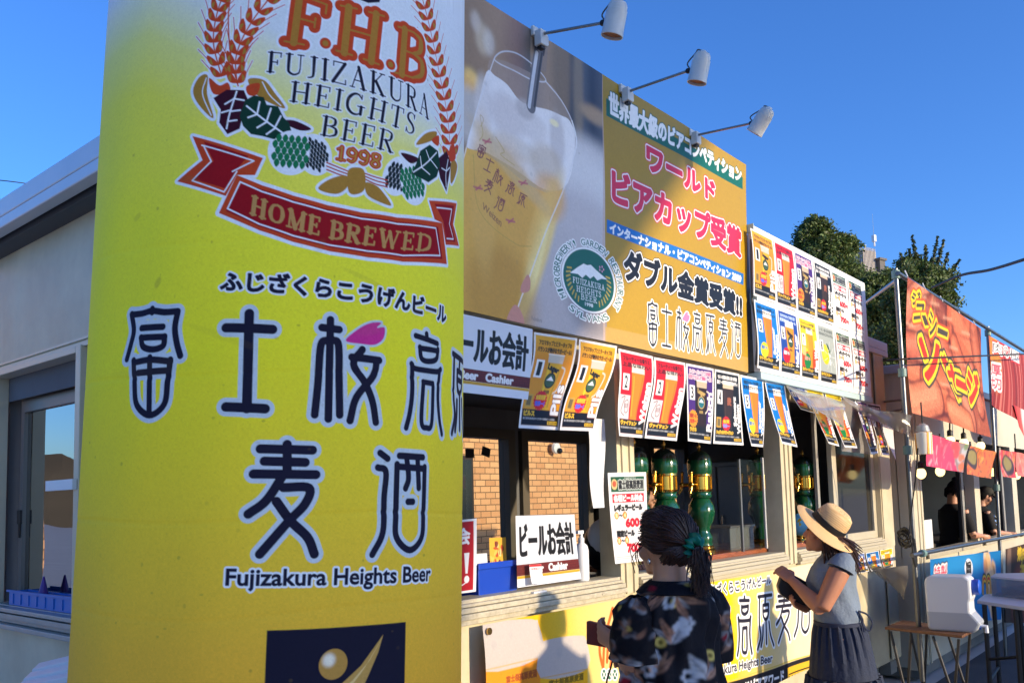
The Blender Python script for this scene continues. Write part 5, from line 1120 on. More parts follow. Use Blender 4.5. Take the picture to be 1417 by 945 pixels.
q = Yv(1010, 735, 3.05); t = thing('glass_tray', 'clear plastic drip tub on the bar between two beer towers', 'tub', (q.x, q.y, 1.2))
b = MB(); b.b2(q.x - .2, q.x + .2, 2.95, 2.955, 1.2, 1.36); b.b2(q.x - .2, q.x + .2, 3.2, 3.205, 1.2, 1.36); b.b2(q.x - .2, q.x - .195, 2.955, 3.2, 1.2, 1.36); b.b2(q.x + .195, q.x + .2, 2.955, 3.2, 1.2, 1.36); b.build('wall', glass_mat('tub_clear', (220, 226, 226), .12, .05, .15, (220, 224, 224)), t)
b = MB(); b.b2(q.x - .21, q.x + .21, 2.94, 3.215, 1.36, 1.375); b.build('rim', mat('steel', (190, 190, 190), .25, .9), t)
# cashier's things on the sill
q = Yv(688, 800, 2.80); t = thing('blue_bin', 'blue plastic bin behind the left window sill', 'bin', (q.x, 2.86, 1.10))
xl, xr = float(onY(661, 800, 2.77)[0]), float(onY(714, 800, 2.77)[0]); BLU = mat('blue_plastic', (14, 62, 170), .35)
b = MB(); b.b2(xl, xr, 2.765, 2.775, 1.10, 1.305); b.b2(xl, xr, 2.99, 3.0, 1.10, 1.30); b.b2(xl, xl + .01, 2.775, 2.99, 1.10, 1.305); b.b2(xr - .01, xr, 2.775, 2.99, 1.10, 1.305); b.b2(xl, xr, 2.775, 2.99, 1.10, 1.112); b.build('tub', BLU, t, bevel=.003)
b = MB(); b.b2(xl - .008, xr + .008, 2.755, 2.765, 1.285, 1.315); b.build('rim', BLU, t, bevel=.003)
cv = Cv(50, 72, (226, 172, 60)); 
for k in range(22): cv.ellipse((rng.uniform(.1, .9), rng.uniform(.1, .9)), rng.uniform(.05, .16), rng.uniform(.04, .1), [(180, 60, 40), (240, 214, 150), (150, 90, 40), (110, 30, 40), (236, 190, 90)][k % 5], .9, rng.uniform(0, 3))
for lb, pxs, Yq in (('orange leaflet with small figures standing upright in the blue bin', ((677, 744), (700, 743), (702, 789), (679, 789)), 2.80), ('plain white leaflet leaning in the blue bin', ((659, 766), (674, 765), (677, 792), (660, 792)), 2.79)):
    img = cv.img if 'orange' in lb else np.full((30, 20, 3), .72)
    P = sheet_grid(img, pxs[0], pxs[1], pxs[2], pxs[3], Yq + .02, Yq); o = grid_mesh('leaflet', P, img, PAPER, None, tuple(P[0, 0])); tag(o, lb, 'leaflet')
cv = Cv(40, 56, (232, 232, 232)); cv.rect(0, 0, 1, .12, (206, 40, 44)); cv.tbox('お支払い', .15, .18, .85, .28, (190, 50, 60), .3)
P = sheet_grid(cv.img, (732.5, 781), (749, 780), (754, 806), (736.5, 808), 2.70, 2.68); t = thing('card_stand', 'small white card stand with a red top edge in front of the cashier card', 'card stand', tuple(P[-1, 0]))
grid_mesh('card', P, cv.img, PAPER, t); b = MB(); c0, c1 = Vector(P[-1, 0]), Vector(P[-1, -1]); b.b2(c0.x, c1.x, 2.67, 2.735, 1.152, 1.160); b.build('foot', mat('board_white', (232, 232, 230), .4), t)
q = Yv(810, 795, 2.74); t = thing('spray_bottle', 'white pump spray bottle on the window sill beside the cashier card', 'bottle', (q.x, 2.76, 1.168)); WHP = mat('white_plastic', (224, 226, 228), .35)
b = MB(); b.lathe([(0, 0), (.035, 0), (.038, .01), (.038, .16), (.032, .185), (.016, .20), (.0, .2)], (q.x, 2.76, 1.168), 20); bt = b.build('bottle_body', WHP, t, True)
b = MB(); b.lathe([(0, .2), (.016, .2), (.017, .225), (.009, .23), (.009, .25), (.0, .25)], (q.x, 2.76, 1.168), 16); b.box((q.x - .012, 2.76, 1.425), (.05, .018, .018)); b.build('pump', WHP, t)
q = Yv(836, 755, 2.95); t = thing('round_ball', 'round dark and white ball behind the spray bottle', 'ball', (q.x, q.y, 1.10))  # round object of unknown kind, modelled as a plain ball
b = MB(); b.ell((q.x, q.y, 1.32), (.13, .13, .15), 20, 12); b.build('shell', mat('ball_black', (26, 26, 30), .3, noise=.2, nscale=3), t, True); b = MB(); b.ell((q.x - .02, q.y - .03, 1.36), (.118, .118, .128), 20, 12); b.build('white_patch', mat('board_white', (232, 232, 230), .4), t, True); b = MB(); b.lathe([(0, 0), (.06, 0), (.05, .08), (0, .08)], (q.x, q.y, 1.10), 16); b.build('foot', DARKFR, t)
# end window: tray, funnel
t = thing('blue_tray', 'shallow blue divided tray on the sill of the end window', 'tray', (1.78, 4.2, 1.158)); LB = mat('light_blue_plastic', (40, 110, 190), .4)
b = MB(); b.b2(1.66, 1.75, 3.90, 4.68, 1.16, 1.165); b.b2(1.66, 1.667, 3.90, 4.68, 1.165, 1.225); b.b2(1.745, 1.752, 3.90, 4.68, 1.165, 1.225); b.b2(1.667, 1.745, 3.90, 3.907, 1.165, 1.225); b.b2(1.667, 1.745, 4.673, 4.68, 1.165, 1.225)
for y in (4.1, 4.42): b.b2(1.667, 1.745, y, y + .006, 1.165, 1.22)
for y in np.linspace(3.96, 4.62, 8): b.b2(1.655, 1.66, y, y + .01, 1.168, 1.215)
b.build('tray_body', LB, t); b = MB(); b.b2(1.650, 1.661, 3.89, 4.69, 1.222, 1.232); b.build('rim', LB, t)
t = thing('funnel', 'small purple cone standing in the blue tray', 'cone', (1.71, 4.4, 1.166)); b = MB(); b.lathe([(0, 0), (.034, 0), (.03, .02), (.012, .10), (.004, .135), (0, .136)], (1.71, 4.40, 1.166), 18); b.build('cone_body', mat('purple_plastic', (86, 40, 130), .35), t, True)
# slatted white shelf end low by the end wall
CFWD = Vector(CM[:, 2])
t = thing('slatted_bench', 'white slatted bench end low beside the end wall, left of the column', 'bench', (1.1, 2.6, GZ))
for k in range(3):
    a, c = Vector(atD(20 + 12 * k, 952 - 13 * k, 3.1 + .05 * k)), Vector(atD(120, 930 - 11 * k, 2.9 + .05 * k)); d_ = (CFWD * .05 + Vector((0, 0, .012))); b = MB(); b.sheet([a, c, c + d_, a + d_], (0, 0, -1), .02); b.build('slat', mat('white_slat', (206, 210, 212), .45), t, bevel=.003)
for px in (40, 100):
    a = Vector(atD(px, 965, 3.12)); b = MB(); b.tube([a + Vector((0, 0, .03)), (a.x, a.y, GZ)], .02, 8); b.build('leg', mat('white_slat', (206, 210, 212), .45), t)

# inside the stall: a fridge at the far end, shelf with cups and cartons
t = thing('refrigerator', 'tall grey refrigerator at the far end inside the beer stall', 'refrigerator', (8.45, 4.2, .03)); FR = mat('fridge_grey', (120, 128, 140), .35, .3, noise=.08)
b = MB(); b.b2(8.15, 8.8, 3.75, 4.55, .05, 1.95); b.build('cabinet', FR, t, bevel=.01)
for y0, y1 in ((3.76, 4.14), (4.16, 4.54)):
    b = MB(); b.b2(8.125, 8.148, y0, y1, .12, 1.9); d = b.build('door', FR, t, bevel=.006); b = MB(); b.tube([(8.10, y1 - .05, 1.0), (8.10, y1 - .05, 1.4)], .012, 8); b.build('handle', mat('steel', (190, 190, 190), .25, .9), d)
t = thing('wall_shelf', 'steel shelf on the dark back wall inside the beer stall', 'shelf', (7.4, 4.75, 1.5)); b = MB(); b.b2(6.9, 8.1, 4.62, 4.88, 1.52, 1.545); b.build('board', mat('steel', (190, 190, 190), .25, .9), t)
for x in (6.95, 8.02):
    b = MB(); b.b2(x, x + .02, 4.64, 4.88, 1.38, 1.52); b.build('bracket', DARKFR, t)
for i, (x, hh) in enumerate(((7.0, .26), (7.13, .34), (7.26, .20), (7.39, .30))):
    b = MB(); b.lathe([(0, 0), (.036, 0), (.042, hh), (.036, hh), (0, hh - .01)], (x, 4.74, 1.545), 16); o = b.build('cup_stack', WHP, None, True, org=(x, 4.74, 1.545)); tag(o, ['short', 'tallest', 'lowest', 'tall end'][i] + ' stack of white cups on the steel shelf in the stall', 'cups', 'cup stacks on the shelf')
b = MB(); b.box((7.75, 4.75, 1.66), (.4, .2, .23)); o = b.build('carton', mat('brown_card', (110, 74, 54), .7), org=(7.75, 4.75, 1.545), bevel=.004); tag(o, 'brown carton beside the cup stacks on the shelf', 'carton')


for i, (x, y, lb) in enumerate(((650, 627, 'left of two small dark squares taped inside the left back window'), (672.5, 625, 'right of two small dark squares taped inside the left back window, tilted'))):
    c = Yv(x, y, 4.85); b = MB(); b.box(c, (.10, .006, .075), Matrix.Rotation(.25 * i, 3, 'Y')); o = b.build('dark_square', mat('chalk', (46, 46, 48), .8), org=tuple(c)); tag(o, lb, 'card', 'dark squares on the back window')
# ------------------------------------------------------------------ people
SKIN = mat('skin', (196, 142, 112), .5, noise=.06, nscale=30); SKIN2 = mat('skin_tan', (178, 120, 90), .5, noise=.06, nscale=30)
HAIRM = mat('brown_hair', (54, 29, 21), .55, noise=.35, nscale=60, stretch=(1, 1, .15)); HAIRK = mat('black_hair', (20, 16, 15), .38, noise=.3, nscale=60)
CR, CD, CF = Vector(CM[:, 0]), Vector(CM[:, 1]), Vector(CM[:, 2])
class Fig:
    """body frame: x to the person's right, y forward, z up (world height)"""
    def __init__(s, pos, ang): s.o = Vector((pos[0], pos[1], 0)); s.f = Vector((math.cos(ang), math.sin(ang), 0)); s.r = Vector((math.sin(ang), -math.cos(ang), 0)); s.rot = Matrix((s.r, s.f, Vector((0, 0, 1)))).transposed()
    def __call__(s, x, y, z): return s.o + s.r * x + s.f * y + Vector((0, 0, z))
    def ring(s, z, hw, hd, y=0, n=28, x=0, e=2.2):
        out = []
        for k in range(n):
            a = 2 * math.pi * k / n; c, q = math.cos(a), math.sin(a)
            out.append(s(x + hw * math.copysign(abs(c) ** (2 / e), c), y + hd * math.copysign(abs(q) ** (2 / e), q), z))
        return out
def head(b, F, c, s=1.0, nod=0.0, turn=0.0):
    """skull, jaw, nose, lips, ears around c (eye height)"""
    R = F.rot @ Matrix.Rotation(turn, 3, 'Z') @ Matrix.Rotation(nod, 3, 'X'); P = lambda x, y, z: c + R @ (Vector((x, y, z)) * s)
    b.ell(P(0, -.012, .022), (.072 * s, .092 * s, .092 * s), 20, 12, R); b.ell(P(0, .022, -.045), (.054 * s, .062 * s, .070 * s), 18, 10, R); b.ell(P(0, .062, -.098), (.024 * s, .022 * s, .018 * s), 12, 8, R)
    b.loft([[P(x * .4, .082, .01) for x in (-.012, 0, .012)] + [P(0, .07, .01)], [P(-.016, .088, -.028), P(0, .112, -.030), P(.016, .088, -.028), P(0, .075, -.035)], [P(-.012, .085, -.040), P(0, .098, -.042), P(.012, .085, -.040), P(0, .075, -.042)]])
    b.ell(P(0, .082, -.062), (.022 * s, .012 * s, .006 * s), 12, 6, R); b.ell(P(0, .080, -.074), (.019 * s, .012 * s, .007 * s), 12, 6, R)
    for q in (-1, 1): b.ell(P(q * .074, -.008, -.014), (.010 * s, .020 * s, .032 * s), 10, 8, R); b.ell(P(q * .030, .070, .022), (.020 * s, .014 * s, .008 * s), 10, 6, R); b.ell(P(q * .04, .05, -.03), (.026 * s, .026 * s, .03 * s), 12, 8, R)
    return P
def face_bits(F, P, parent, s=1.0):
    for q in (-1, 1):
        b = MB(); b.ell(P(q * .031, .0775, .004), (.011 * s, .006 * s, .006 * s), 12, 8, F.rot); b.build('eye', mat('eye', (30, 22, 20), .15), parent, True)
        b = MB(); b.tube([P(q * .016, .083, .026), P(q * .032, .082, .031), P(q * .048, .072, .025)], [.003 * s, .004 * s, .002 * s], 6); b.build('eyebrow', HAIRK, parent, True)
    b = MB(); b.ell(P(0, .090, -.067), (.020 * s, .008 * s, .008 * s), 14, 8, F.rot); b.build('lips', mat('lips', (150, 74, 70), .4), parent, True)
def hand(b, wr, d, palm_n, s=1.0, curl=.7, spread=.16, thumb=1):
    """wrist point, direction of the fingers, normal of the palm (fingers curl towards it)"""
    d = Vector(d).normalized(); n = Vector(palm_n); n = (n - d * n.dot(d)).normalized(); w = d.cross(n)
    b.loft([[wr + d * t * s + w * math.cos(a) * hw * s + n * math.sin(a) * hd * s for a in np.linspace(0, 2 * math.pi, 12, endpoint=False)] for t, hw, hd in ((-.02, .024, .019), (.0, .026, .019), (.03, .036, .017), (.07, .041, .015), (.088, .038, .012))])
    for k, ln in enumerate((.066, .075, .070, .054)):
        o = (k - 1.5) * .0205; p = wr + (d * .078 + w * o) * s; dd = (d + w * o * spread * 6).normalized(); pts = [wr + (d * .05 + w * o * .9) * s, p]
        for j, fr in enumerate((.45, .32, .25)):
            a = curl * (j + .6); q = dd * math.cos(a) + n * math.sin(a); p = p + q * ln * fr * s; pts.append(p)
        b.tube(pts, [.009 * s, .0095 * s, .0085 * s, .0078 * s, .0062 * s], 8)
    p = wr + (d * .02 - w * .026 * thumb) * s; t1 = (d * .55 - w * .7 * thumb + n * .35).normalized(); t2 = (d * .8 - w * .2 * thumb + n * .7).normalized()
    b.tube([p - t1 * .01 * s, p + t1 * .03 * s, p + t1 * .035 * s + t2 * .025 * s, p + t1 * .035 * s + t2 * .048 * s], [.013 * s, .012 * s, .0095 * s, .007 * s], 8)
def limbs(b, pts, rad): b.tube([tuple(p) for p in crom([list(p) for p in pts], 4)], list(np.interp(np.linspace(0, 1, (len(pts) - 1) * 4 + 1), np.linspace(0, 1, len(rad)), rad)), 14)
def legs(b, F, zg, hip=.86, s=1.0, walk=.05):
    for q in (-1, 1):
        limbs(b, [F(q * .09, 0, hip), F(q * .095, .02, hip * .52), F(q * .095, -.01 + walk * q, zg + .07)], [.088 * s, .07 * s, .056 * s, .062 * s, .05 * s, .036 * s])
        b.loft([[F(q * .095 + .038 * math.cos(a), walk * q + y + .0 * math.sin(a), zg + .012 + h * (.5 + .5 * math.sin(a))) for a in np.linspace(0, 2 * math.pi, 12, endpoint=False)] for y, h in ((-.07, .06), (0.0, .085), (.08, .055), (.15, .032), (.17, .02))])
def torso(b, F, z0, z1, sh, s=1.0):
    H = z1 - z0
    b.loft([F.ring(z0 + H * t, hw * s, hd * s, y) for t, hw, hd, y in ((-.14, .13, .10, -.01), (0, .165, .115, -.01), (.2, .155, .11, 0), (.42, .130, .095, .01), (.66, .150, .108, .02), (.84, sh * .92, .098, .0), (.95, sh * .72, .07, -.01), (1.0, .075, .055, -.012), (1.09, .05, .05, .0))])
    for q in (-1, 1): b.ell(F(q * .07, .062, z0 + H * .66), (.07 * s, .05 * s, .06 * s), 14, 10, F.rot)
def hair_strands(b, starts, mids, end, n, r, jit, seed):
    g = random.Random(seed)
    for _ in range(n):
        k = g.random(); i = g.randrange(len(starts)); J = lambda q: Vector((g.gauss(0, q), g.gauss(0, q), g.gauss(0, q)))
        pts = crom([list(starts[i] + J(jit)), *[list(m[i] + J(jit)) for m in mids], list(end + J(jit * .8))], 4); b.tube([tuple(p) for p in pts], [r * .5] + [r] * (len(pts) - 2) + [r * .5], 5)

# -- woman with the ponytail and leaf print shirt
def leaf_print(w, h, seed, dens=1.0):
    g = random.Random(seed); cv = Cv(w, h, (14, 13, 22)); u = w / .95      # canvas pixels per metre
    cols = [(160, 160, 168), (186, 186, 190), (170, 122, 98), (196, 150, 124), (140, 104, 86), (136, 136, 146)]
    def leaf(x, y, a, L, wd, c, vein):
        k, q = math.cos(a), math.sin(a); pts = [(0, 0), (.2, .8), (.45, 1), (.75, .6), (1, 0), (.75, -.5), (.45, -.9), (.2, -.7)]
        P = [(x + (t * L * k - v * wd * q) * u, y + (t * L * q + v * wd * k) * u) for t, v in pts]
        cv.paint(cv.f_poly(crom(P, 3, True), 3, raw=True), c); cv.stroke([(x, y), (x + L * .95 * k * u, y + L * .95 * q * u)], 1.2, vein, raw=True)
        for t in (.3, .5, .7):
            for sg in (-1, 1): cv.stroke([(x + t * L * k * u, y + t * L * q * u), (x + ((t + .15) * L * k - sg * wd * .6 * q) * u, y + ((t + .15) * L * q + sg * wd * .6 * k) * u)], .7, vein, .7, raw=True)
    for _ in range(int(135 * dens * w * h / (300 * 220))):
        x, y, a0 = g.uniform(0, w), g.uniform(0, h), g.uniform(0, 6.28); kind = g.random()
        if kind < .62:
            for j in range(g.randint(3, 6)): leaf(x, y, a0 + (j - 2) * .42 + g.uniform(-.1, .1), g.uniform(.06, .12), g.uniform(.009, .017), g.choice(cols), (30, 26, 30))
        elif kind < .78:
            for j in range(6): cv.ellipse((0, 0), 0, 0, (0, 0, 0)) if False else cv.paint(cv.f_stroke([(x + .02 * u * math.cos(j * 1.05), y + .02 * u * math.sin(j * 1.05))], .020 * u, raw=True), (170, 172, 180))
        elif kind < .89:
            cv.paint(cv.f_stroke([(x, y)], .040 * u, raw=True), (206, 182, 96)); cv.paint(cv.f_stroke([(x, y)], .018 * u, raw=True), (110, 90, 40))
        else: leaf(x, y, a0, .06, .022, (156, 26, 46), (80, 12, 24))
    cv.blur(1); return cv
def woman_leaf():
    p0 = Vector(atD(926, 790, 2.78)); F = Fig((p0.x, p0.y), R_(72)); t = thing('person', 'woman with a ponytail, green scrunchie and black leaf print shirt, seen from behind', 'person', (p0.x, p0.y, GZ))
    b = MB(); zs = 1.318
    torso(b, F, .92, zs, .142); legs(b, F, GZ, .88)
    b.tube([F(0, -.01, zs - .03), F(0, .0, zs + .06), F(0, .012, zs + .12)], [.058, .052, .055], 16)
    c = F(0, .033, 1.450); P = head(b, F, c, .86, -.08, .16)
    shL, elL, wrL = F(-.152, -.01, 1.265), Vector(atD(880, 925, 2.70)), Vector(atD(853, 890, 2.80))
    limbs(b, [shL, (shL + elL) / 2 + Vector((0, 0, .0)), elL], [.052, .050, .045, .040]); limbs(b, [elL, (elL + wrL) / 2, wrL], [.040, .040, .030, .025])
    dL = (Vector(atD(834, 878, 2.85)) - wrL); hand(b, wrL, dL, F.r * 1.0 + Vector((0, 0, .2)), .95, .75, .1, -1)
    shR, elR, wrR = F(.15, -.01, 1.265), F(.20, .05, 1.03), F(.07, .22, 1.06)
    limbs(b, [shR, (shR + elR) / 2, elR], [.052, .050, .045, .040]); limbs(b, [elR, (elR + wrR) / 2, wrR], [.040, .038, .030, .025]); hand(b, wrR, F.f * .6 - F.r, -F.r + F.f * -.4, .95, .7, .1, 1)
    body = b.build('body', SKIN, t, True, remesh=.0065)
    face_bits(F, P, body, .86)
    # shirt: yoke and back as one printed surface, sleeves the same cloth
    cv = leaf_print(330, 200, 5); h, w = cv.h, cv.w; img = cv.img; zt = np.linspace(1.332, .86, h)
    key = [(1.332, .062, .058, -.02), (1.318, .085, .066, -.018), (1.298, .132, .082, -.012), (1.27, .163, .098, -.006), (1.22, .172, .114, .0), (1.14, .166, .122, .012), (1.04, .166, .128, .008), (.95, .186, .142, -.004), (.86, .198, .148, -.012)]
    kz = [k[0] for k in key][::-1]; ip = lambda i: np.interp(zt, kz, [k[i] for k in key][::-1])
    a = np.linspace(0, 2 * np.pi, w); e = 2 / 2.3
    cx_ = np.sign(np.cos(a)) * np.abs(np.cos(a)) ** e; sy_ = np.sign(np.sin(a)) * np.abs(np.sin(a)) ** e
    zz = zt[:, None]; wr = .006 * np.sin(9 * a[None, :] + 14 * zz) * np.clip((1.25 - zz) * 5, 0, 1) + .005 * np.sin(17 * a[None, :] - 22 * zz + 1) + .005 * np.sin(5 * a[None, :] + 31 * zz)
    lx = (ip(1)[:, None] + wr) * cx_[None]; ly = (ip(2)[:, None] + wr) * sy_[None] + ip(3)[:, None]
    drop = .02 * np.clip((np.abs(lx) - .06) / .10, 0, 1) * np.clip((zz - 1.18) / .1, 0, 1)
    Pm = np.array(F.o)[None, None] + lx[..., None] * np.array(F.r) + ly[..., None] * np.array(F.f) + np.array([0, 0, 1.]) * (zz - drop)[..., None]
    CL = print_mat('printed_cotton', .75, .2, .25, 30)
    sh = grid_mesh('shirt', Pm, img, CL, t)
    for q, S_, E_ in ((-1, shL, elL), (1, shR, elR)):
        cs = leaf_print(150, 90, 11 + q, 1.2); d = (E_ - S_); L = d.length; d = d.normalized(); u = d.cross(F.f).normalized(); v = u.cross(d)
        tt = np.linspace(-.16, .80, cs.h); aa = np.linspace(0, 2 * np.pi, cs.w); rad = np.interp(tt, [-.16, -.06, .1, .5, .80], [.02, .050, .072, .078, .086])[:, None] + .004 * np.sin(6 * aa[None] + 12 * tt[:, None])
        Q = np.array(S_)[None, None] + (tt[:, None] * L)[..., None] * np.array(d) + (rad * np.cos(aa)[None])[..., None] * np.array(u) + (rad * np.sin(aa)[None])[..., None] * np.array(v)
        grid_mesh('sleeve', Q, cs.img, CL, sh)
    b = MB()
    rr = [[F((.066 + o) * math.cos(x), -.012 + (.066 + o) * math.sin(x), z) for x in np.linspace(0, 2 * math.pi, 28, endpoint=False)] for o, z in ((-.004, 1.315), (-.004, 1.334), (.006, 1.338), (.03, 1.322), (.052, 1.300), (.044, 1.297))]; cc = leaf_print(170, 60, 21, 1.3); M_ = np.array([[list(p) for p in r_] for r_ in rr]); ti = np.linspace(0, len(rr) - 1, cc.h); ui = np.linspace(0, 28, cc.w, endpoint=False); M2 = np.concatenate([M_, M_[:, :1]], 1); r0 = np.minimum(ti.astype(int), len(rr) - 2); c0 = np.minimum(ui.astype(int), 27); fr = (ti - r0)[:, None, None]; fc = (ui - c0)[None, :, None]; Pc = (M2[r0][:, c0] * (1 - fr) + M2[r0 + 1][:, c0] * fr) * (1 - fc) + (M2[r0][:, c0 + 1] * (1 - fr) + M2[r0 + 1][:, c0 + 1] * fr) * fc; grid_mesh('collar', Pc, cc.img, CL, sh, closed=True)
    b = MB(); b.loft([F.ring(z, hw, hd, -.01) for z, hw, hd in ((.90, .178, .122), (.80, .19, .13), (.5, .205, .15), (.1, .22, .17), (.06, .222, .172))]); b.build('skirt', mat('black_skirt', (20, 20, 26), .8, noise=.2), t, True)
    # hair drawn back into a ponytail
    b = MB(); k = P(0, -.03, .03); b.ell(k, (.066, .076, .078), 24, 16, F.rot); tie = P(.012, -.132, -.018)
    st, m1 = [], []
    for i in range(60):
        an = math.pi * (i / 59 * 1.25 - .125); x = math.cos(an); z = math.sin(an)
        st.append(P(.080 * x, .048 - .03 * abs(x), .035 + .085 * z)); m1.append(P(.096 * x, -.055, .015 + .105 * z))
    for i in range(30):
        an = math.pi * (-.15 - .7 * i / 29); st.append(P(.070 * math.cos(an), -.035 - .030 * abs(math.sin(an)), -.035 + .055 * math.sin(an))); m1.append(P(.086 * math.cos(an), -.085 - .03 * abs(math.sin(an)), -.005 + .05 * math.sin(an)))
    for i in range(30):
        an = math.pi * (i / 29); st.append(P(.086 * math.cos(an), -.03, .03 + .096 * math.sin(an))); m1.append(P(.076 * math.cos(an), -.105, .015 + .085 * math.sin(an)))
    hair_strands(b, st, [m1], tie, 3400, .0022, .005, 3)
    g = random.Random(4)
    for i in range(620):
        an = g.uniform(0, 6.28); r = g.uniform(0, .019); o = F.r * r * math.cos(an) + Vector((0, 0, r * math.sin(an))); e = F(.006 + g.gauss(0, .016), -.135 + g.gauss(0, .012), 1.318 + g.uniform(-.03, .08))
        pts = crom([list(tie + o), list(tie + o * 1.4 - F.f * .035 + Vector((0, 0, -.03))), list((tie + e) / 2 - F.f * .02 + o * 1.6), list(e)], 4); b.tube([tuple(p) for p in pts], [.0017] * (len(pts) - 3) + [.0016, .0014, .0006], 4)
    for i in range(6):
        s0 = P(-.080 + g.uniform(-.004, .004), .035 + g.uniform(-.02, .02), .01 + g.uniform(-.03, .02)); pts = crom([list(s0), list(s0 + F.r * -.018 + F.f * .01 + Vector((0, 0, -.03))), list(s0 + F.r * -.012 + F.f * g.uniform(-.01, .02) + Vector((0, 0, -.075)))], 4); b.tube([tuple(p) for p in pts], .0014, 4)
    b.build('hair', HAIRM, t, True)
    b = MB(); ax = (tie - P(0, -.03, .03)).normalized(); ux = ax.cross(Vector((0, 0, 1))).normalized(); uy = ux.cross(ax); rings = []
    for i in range(56):
        a_ = 2 * math.pi * i / 56; d = ux * math.cos(a_) + uy * math.sin(a_); R1 = .025 + .005 * math.sin(a_ * 11); r2 = .014 + .005 * math.sin(a_ * 14 + 1); rings.append([tie + ax * .004 + d * (R1 + r2 * math.cos(x)) + ax * (r2 * 1.2 * math.sin(x) + .006 * math.sin(a_ * 9)) for x in np.linspace(0, 2 * math.pi, 10, endpoint=False)])
    rings.append(rings[0]); b.loft(rings, False); b.build('scrunchie', mat('teal_velvet', (10, 112, 92), .45, noise=.35, nscale=40), t, True)
    b = MB(); b.ell(P(-.084, -.004, -.062), (.006, .006, .010), 10, 8); b.build('earring', mat('silver', (200, 200, 204), .2, 1.0), t, True)
    # wallet she holds
    wl = thing('wallet', 'brown wallet held in the ponytail woman\'s left hand', 'wallet', tuple(wrL + dL.normalized() * .09))
    a0, a1, a2, a3 = [Vector(atD(x, y, d)) for x, y, d in ((811, 859, 2.92), (848, 868, 2.86), (848, 898, 2.86), (811, 891, 2.92))]
    b = MB(); b.sheet([a0, a1, a2, a3], (a1 - a0).cross(a3 - a0), .022); b.build('cover', mat('brown_leather', (120, 40, 30), .45, noise=.2, nscale=20), wl, bevel=.004)
    b = MB(); n_ = (a1 - a0).cross(a3 - a0).normalized(); b.sheet([a0.lerp(a3, .06) + n_ * .007 - (a1 - a0) * .02, a1.lerp(a2, .06) + n_ * .007, a1.lerp(a2, .94) + n_ * .007, a0.lerp(a3, .94) + n_ * .007 - (a1 - a0) * .02], n_, .008); b.build('card_edge', mat('paper_edge', (150, 120, 100), .7), wl)
    b = MB(); b.tube([tuple(p) for p in crom([list(wrL + Vector((0, 0, .0))), list(Vector(atD(846, 920, 2.80))), list(Vector(atD(840, 950, 2.80))), list(Vector(atD(866, 960, 2.78))), list(Vector(atD(858, 915, 2.79)))], 5)], .003, 6); b.build('strap', mat('brown_strap', (96, 52, 40), .6), wl, True)
woman_leaf()

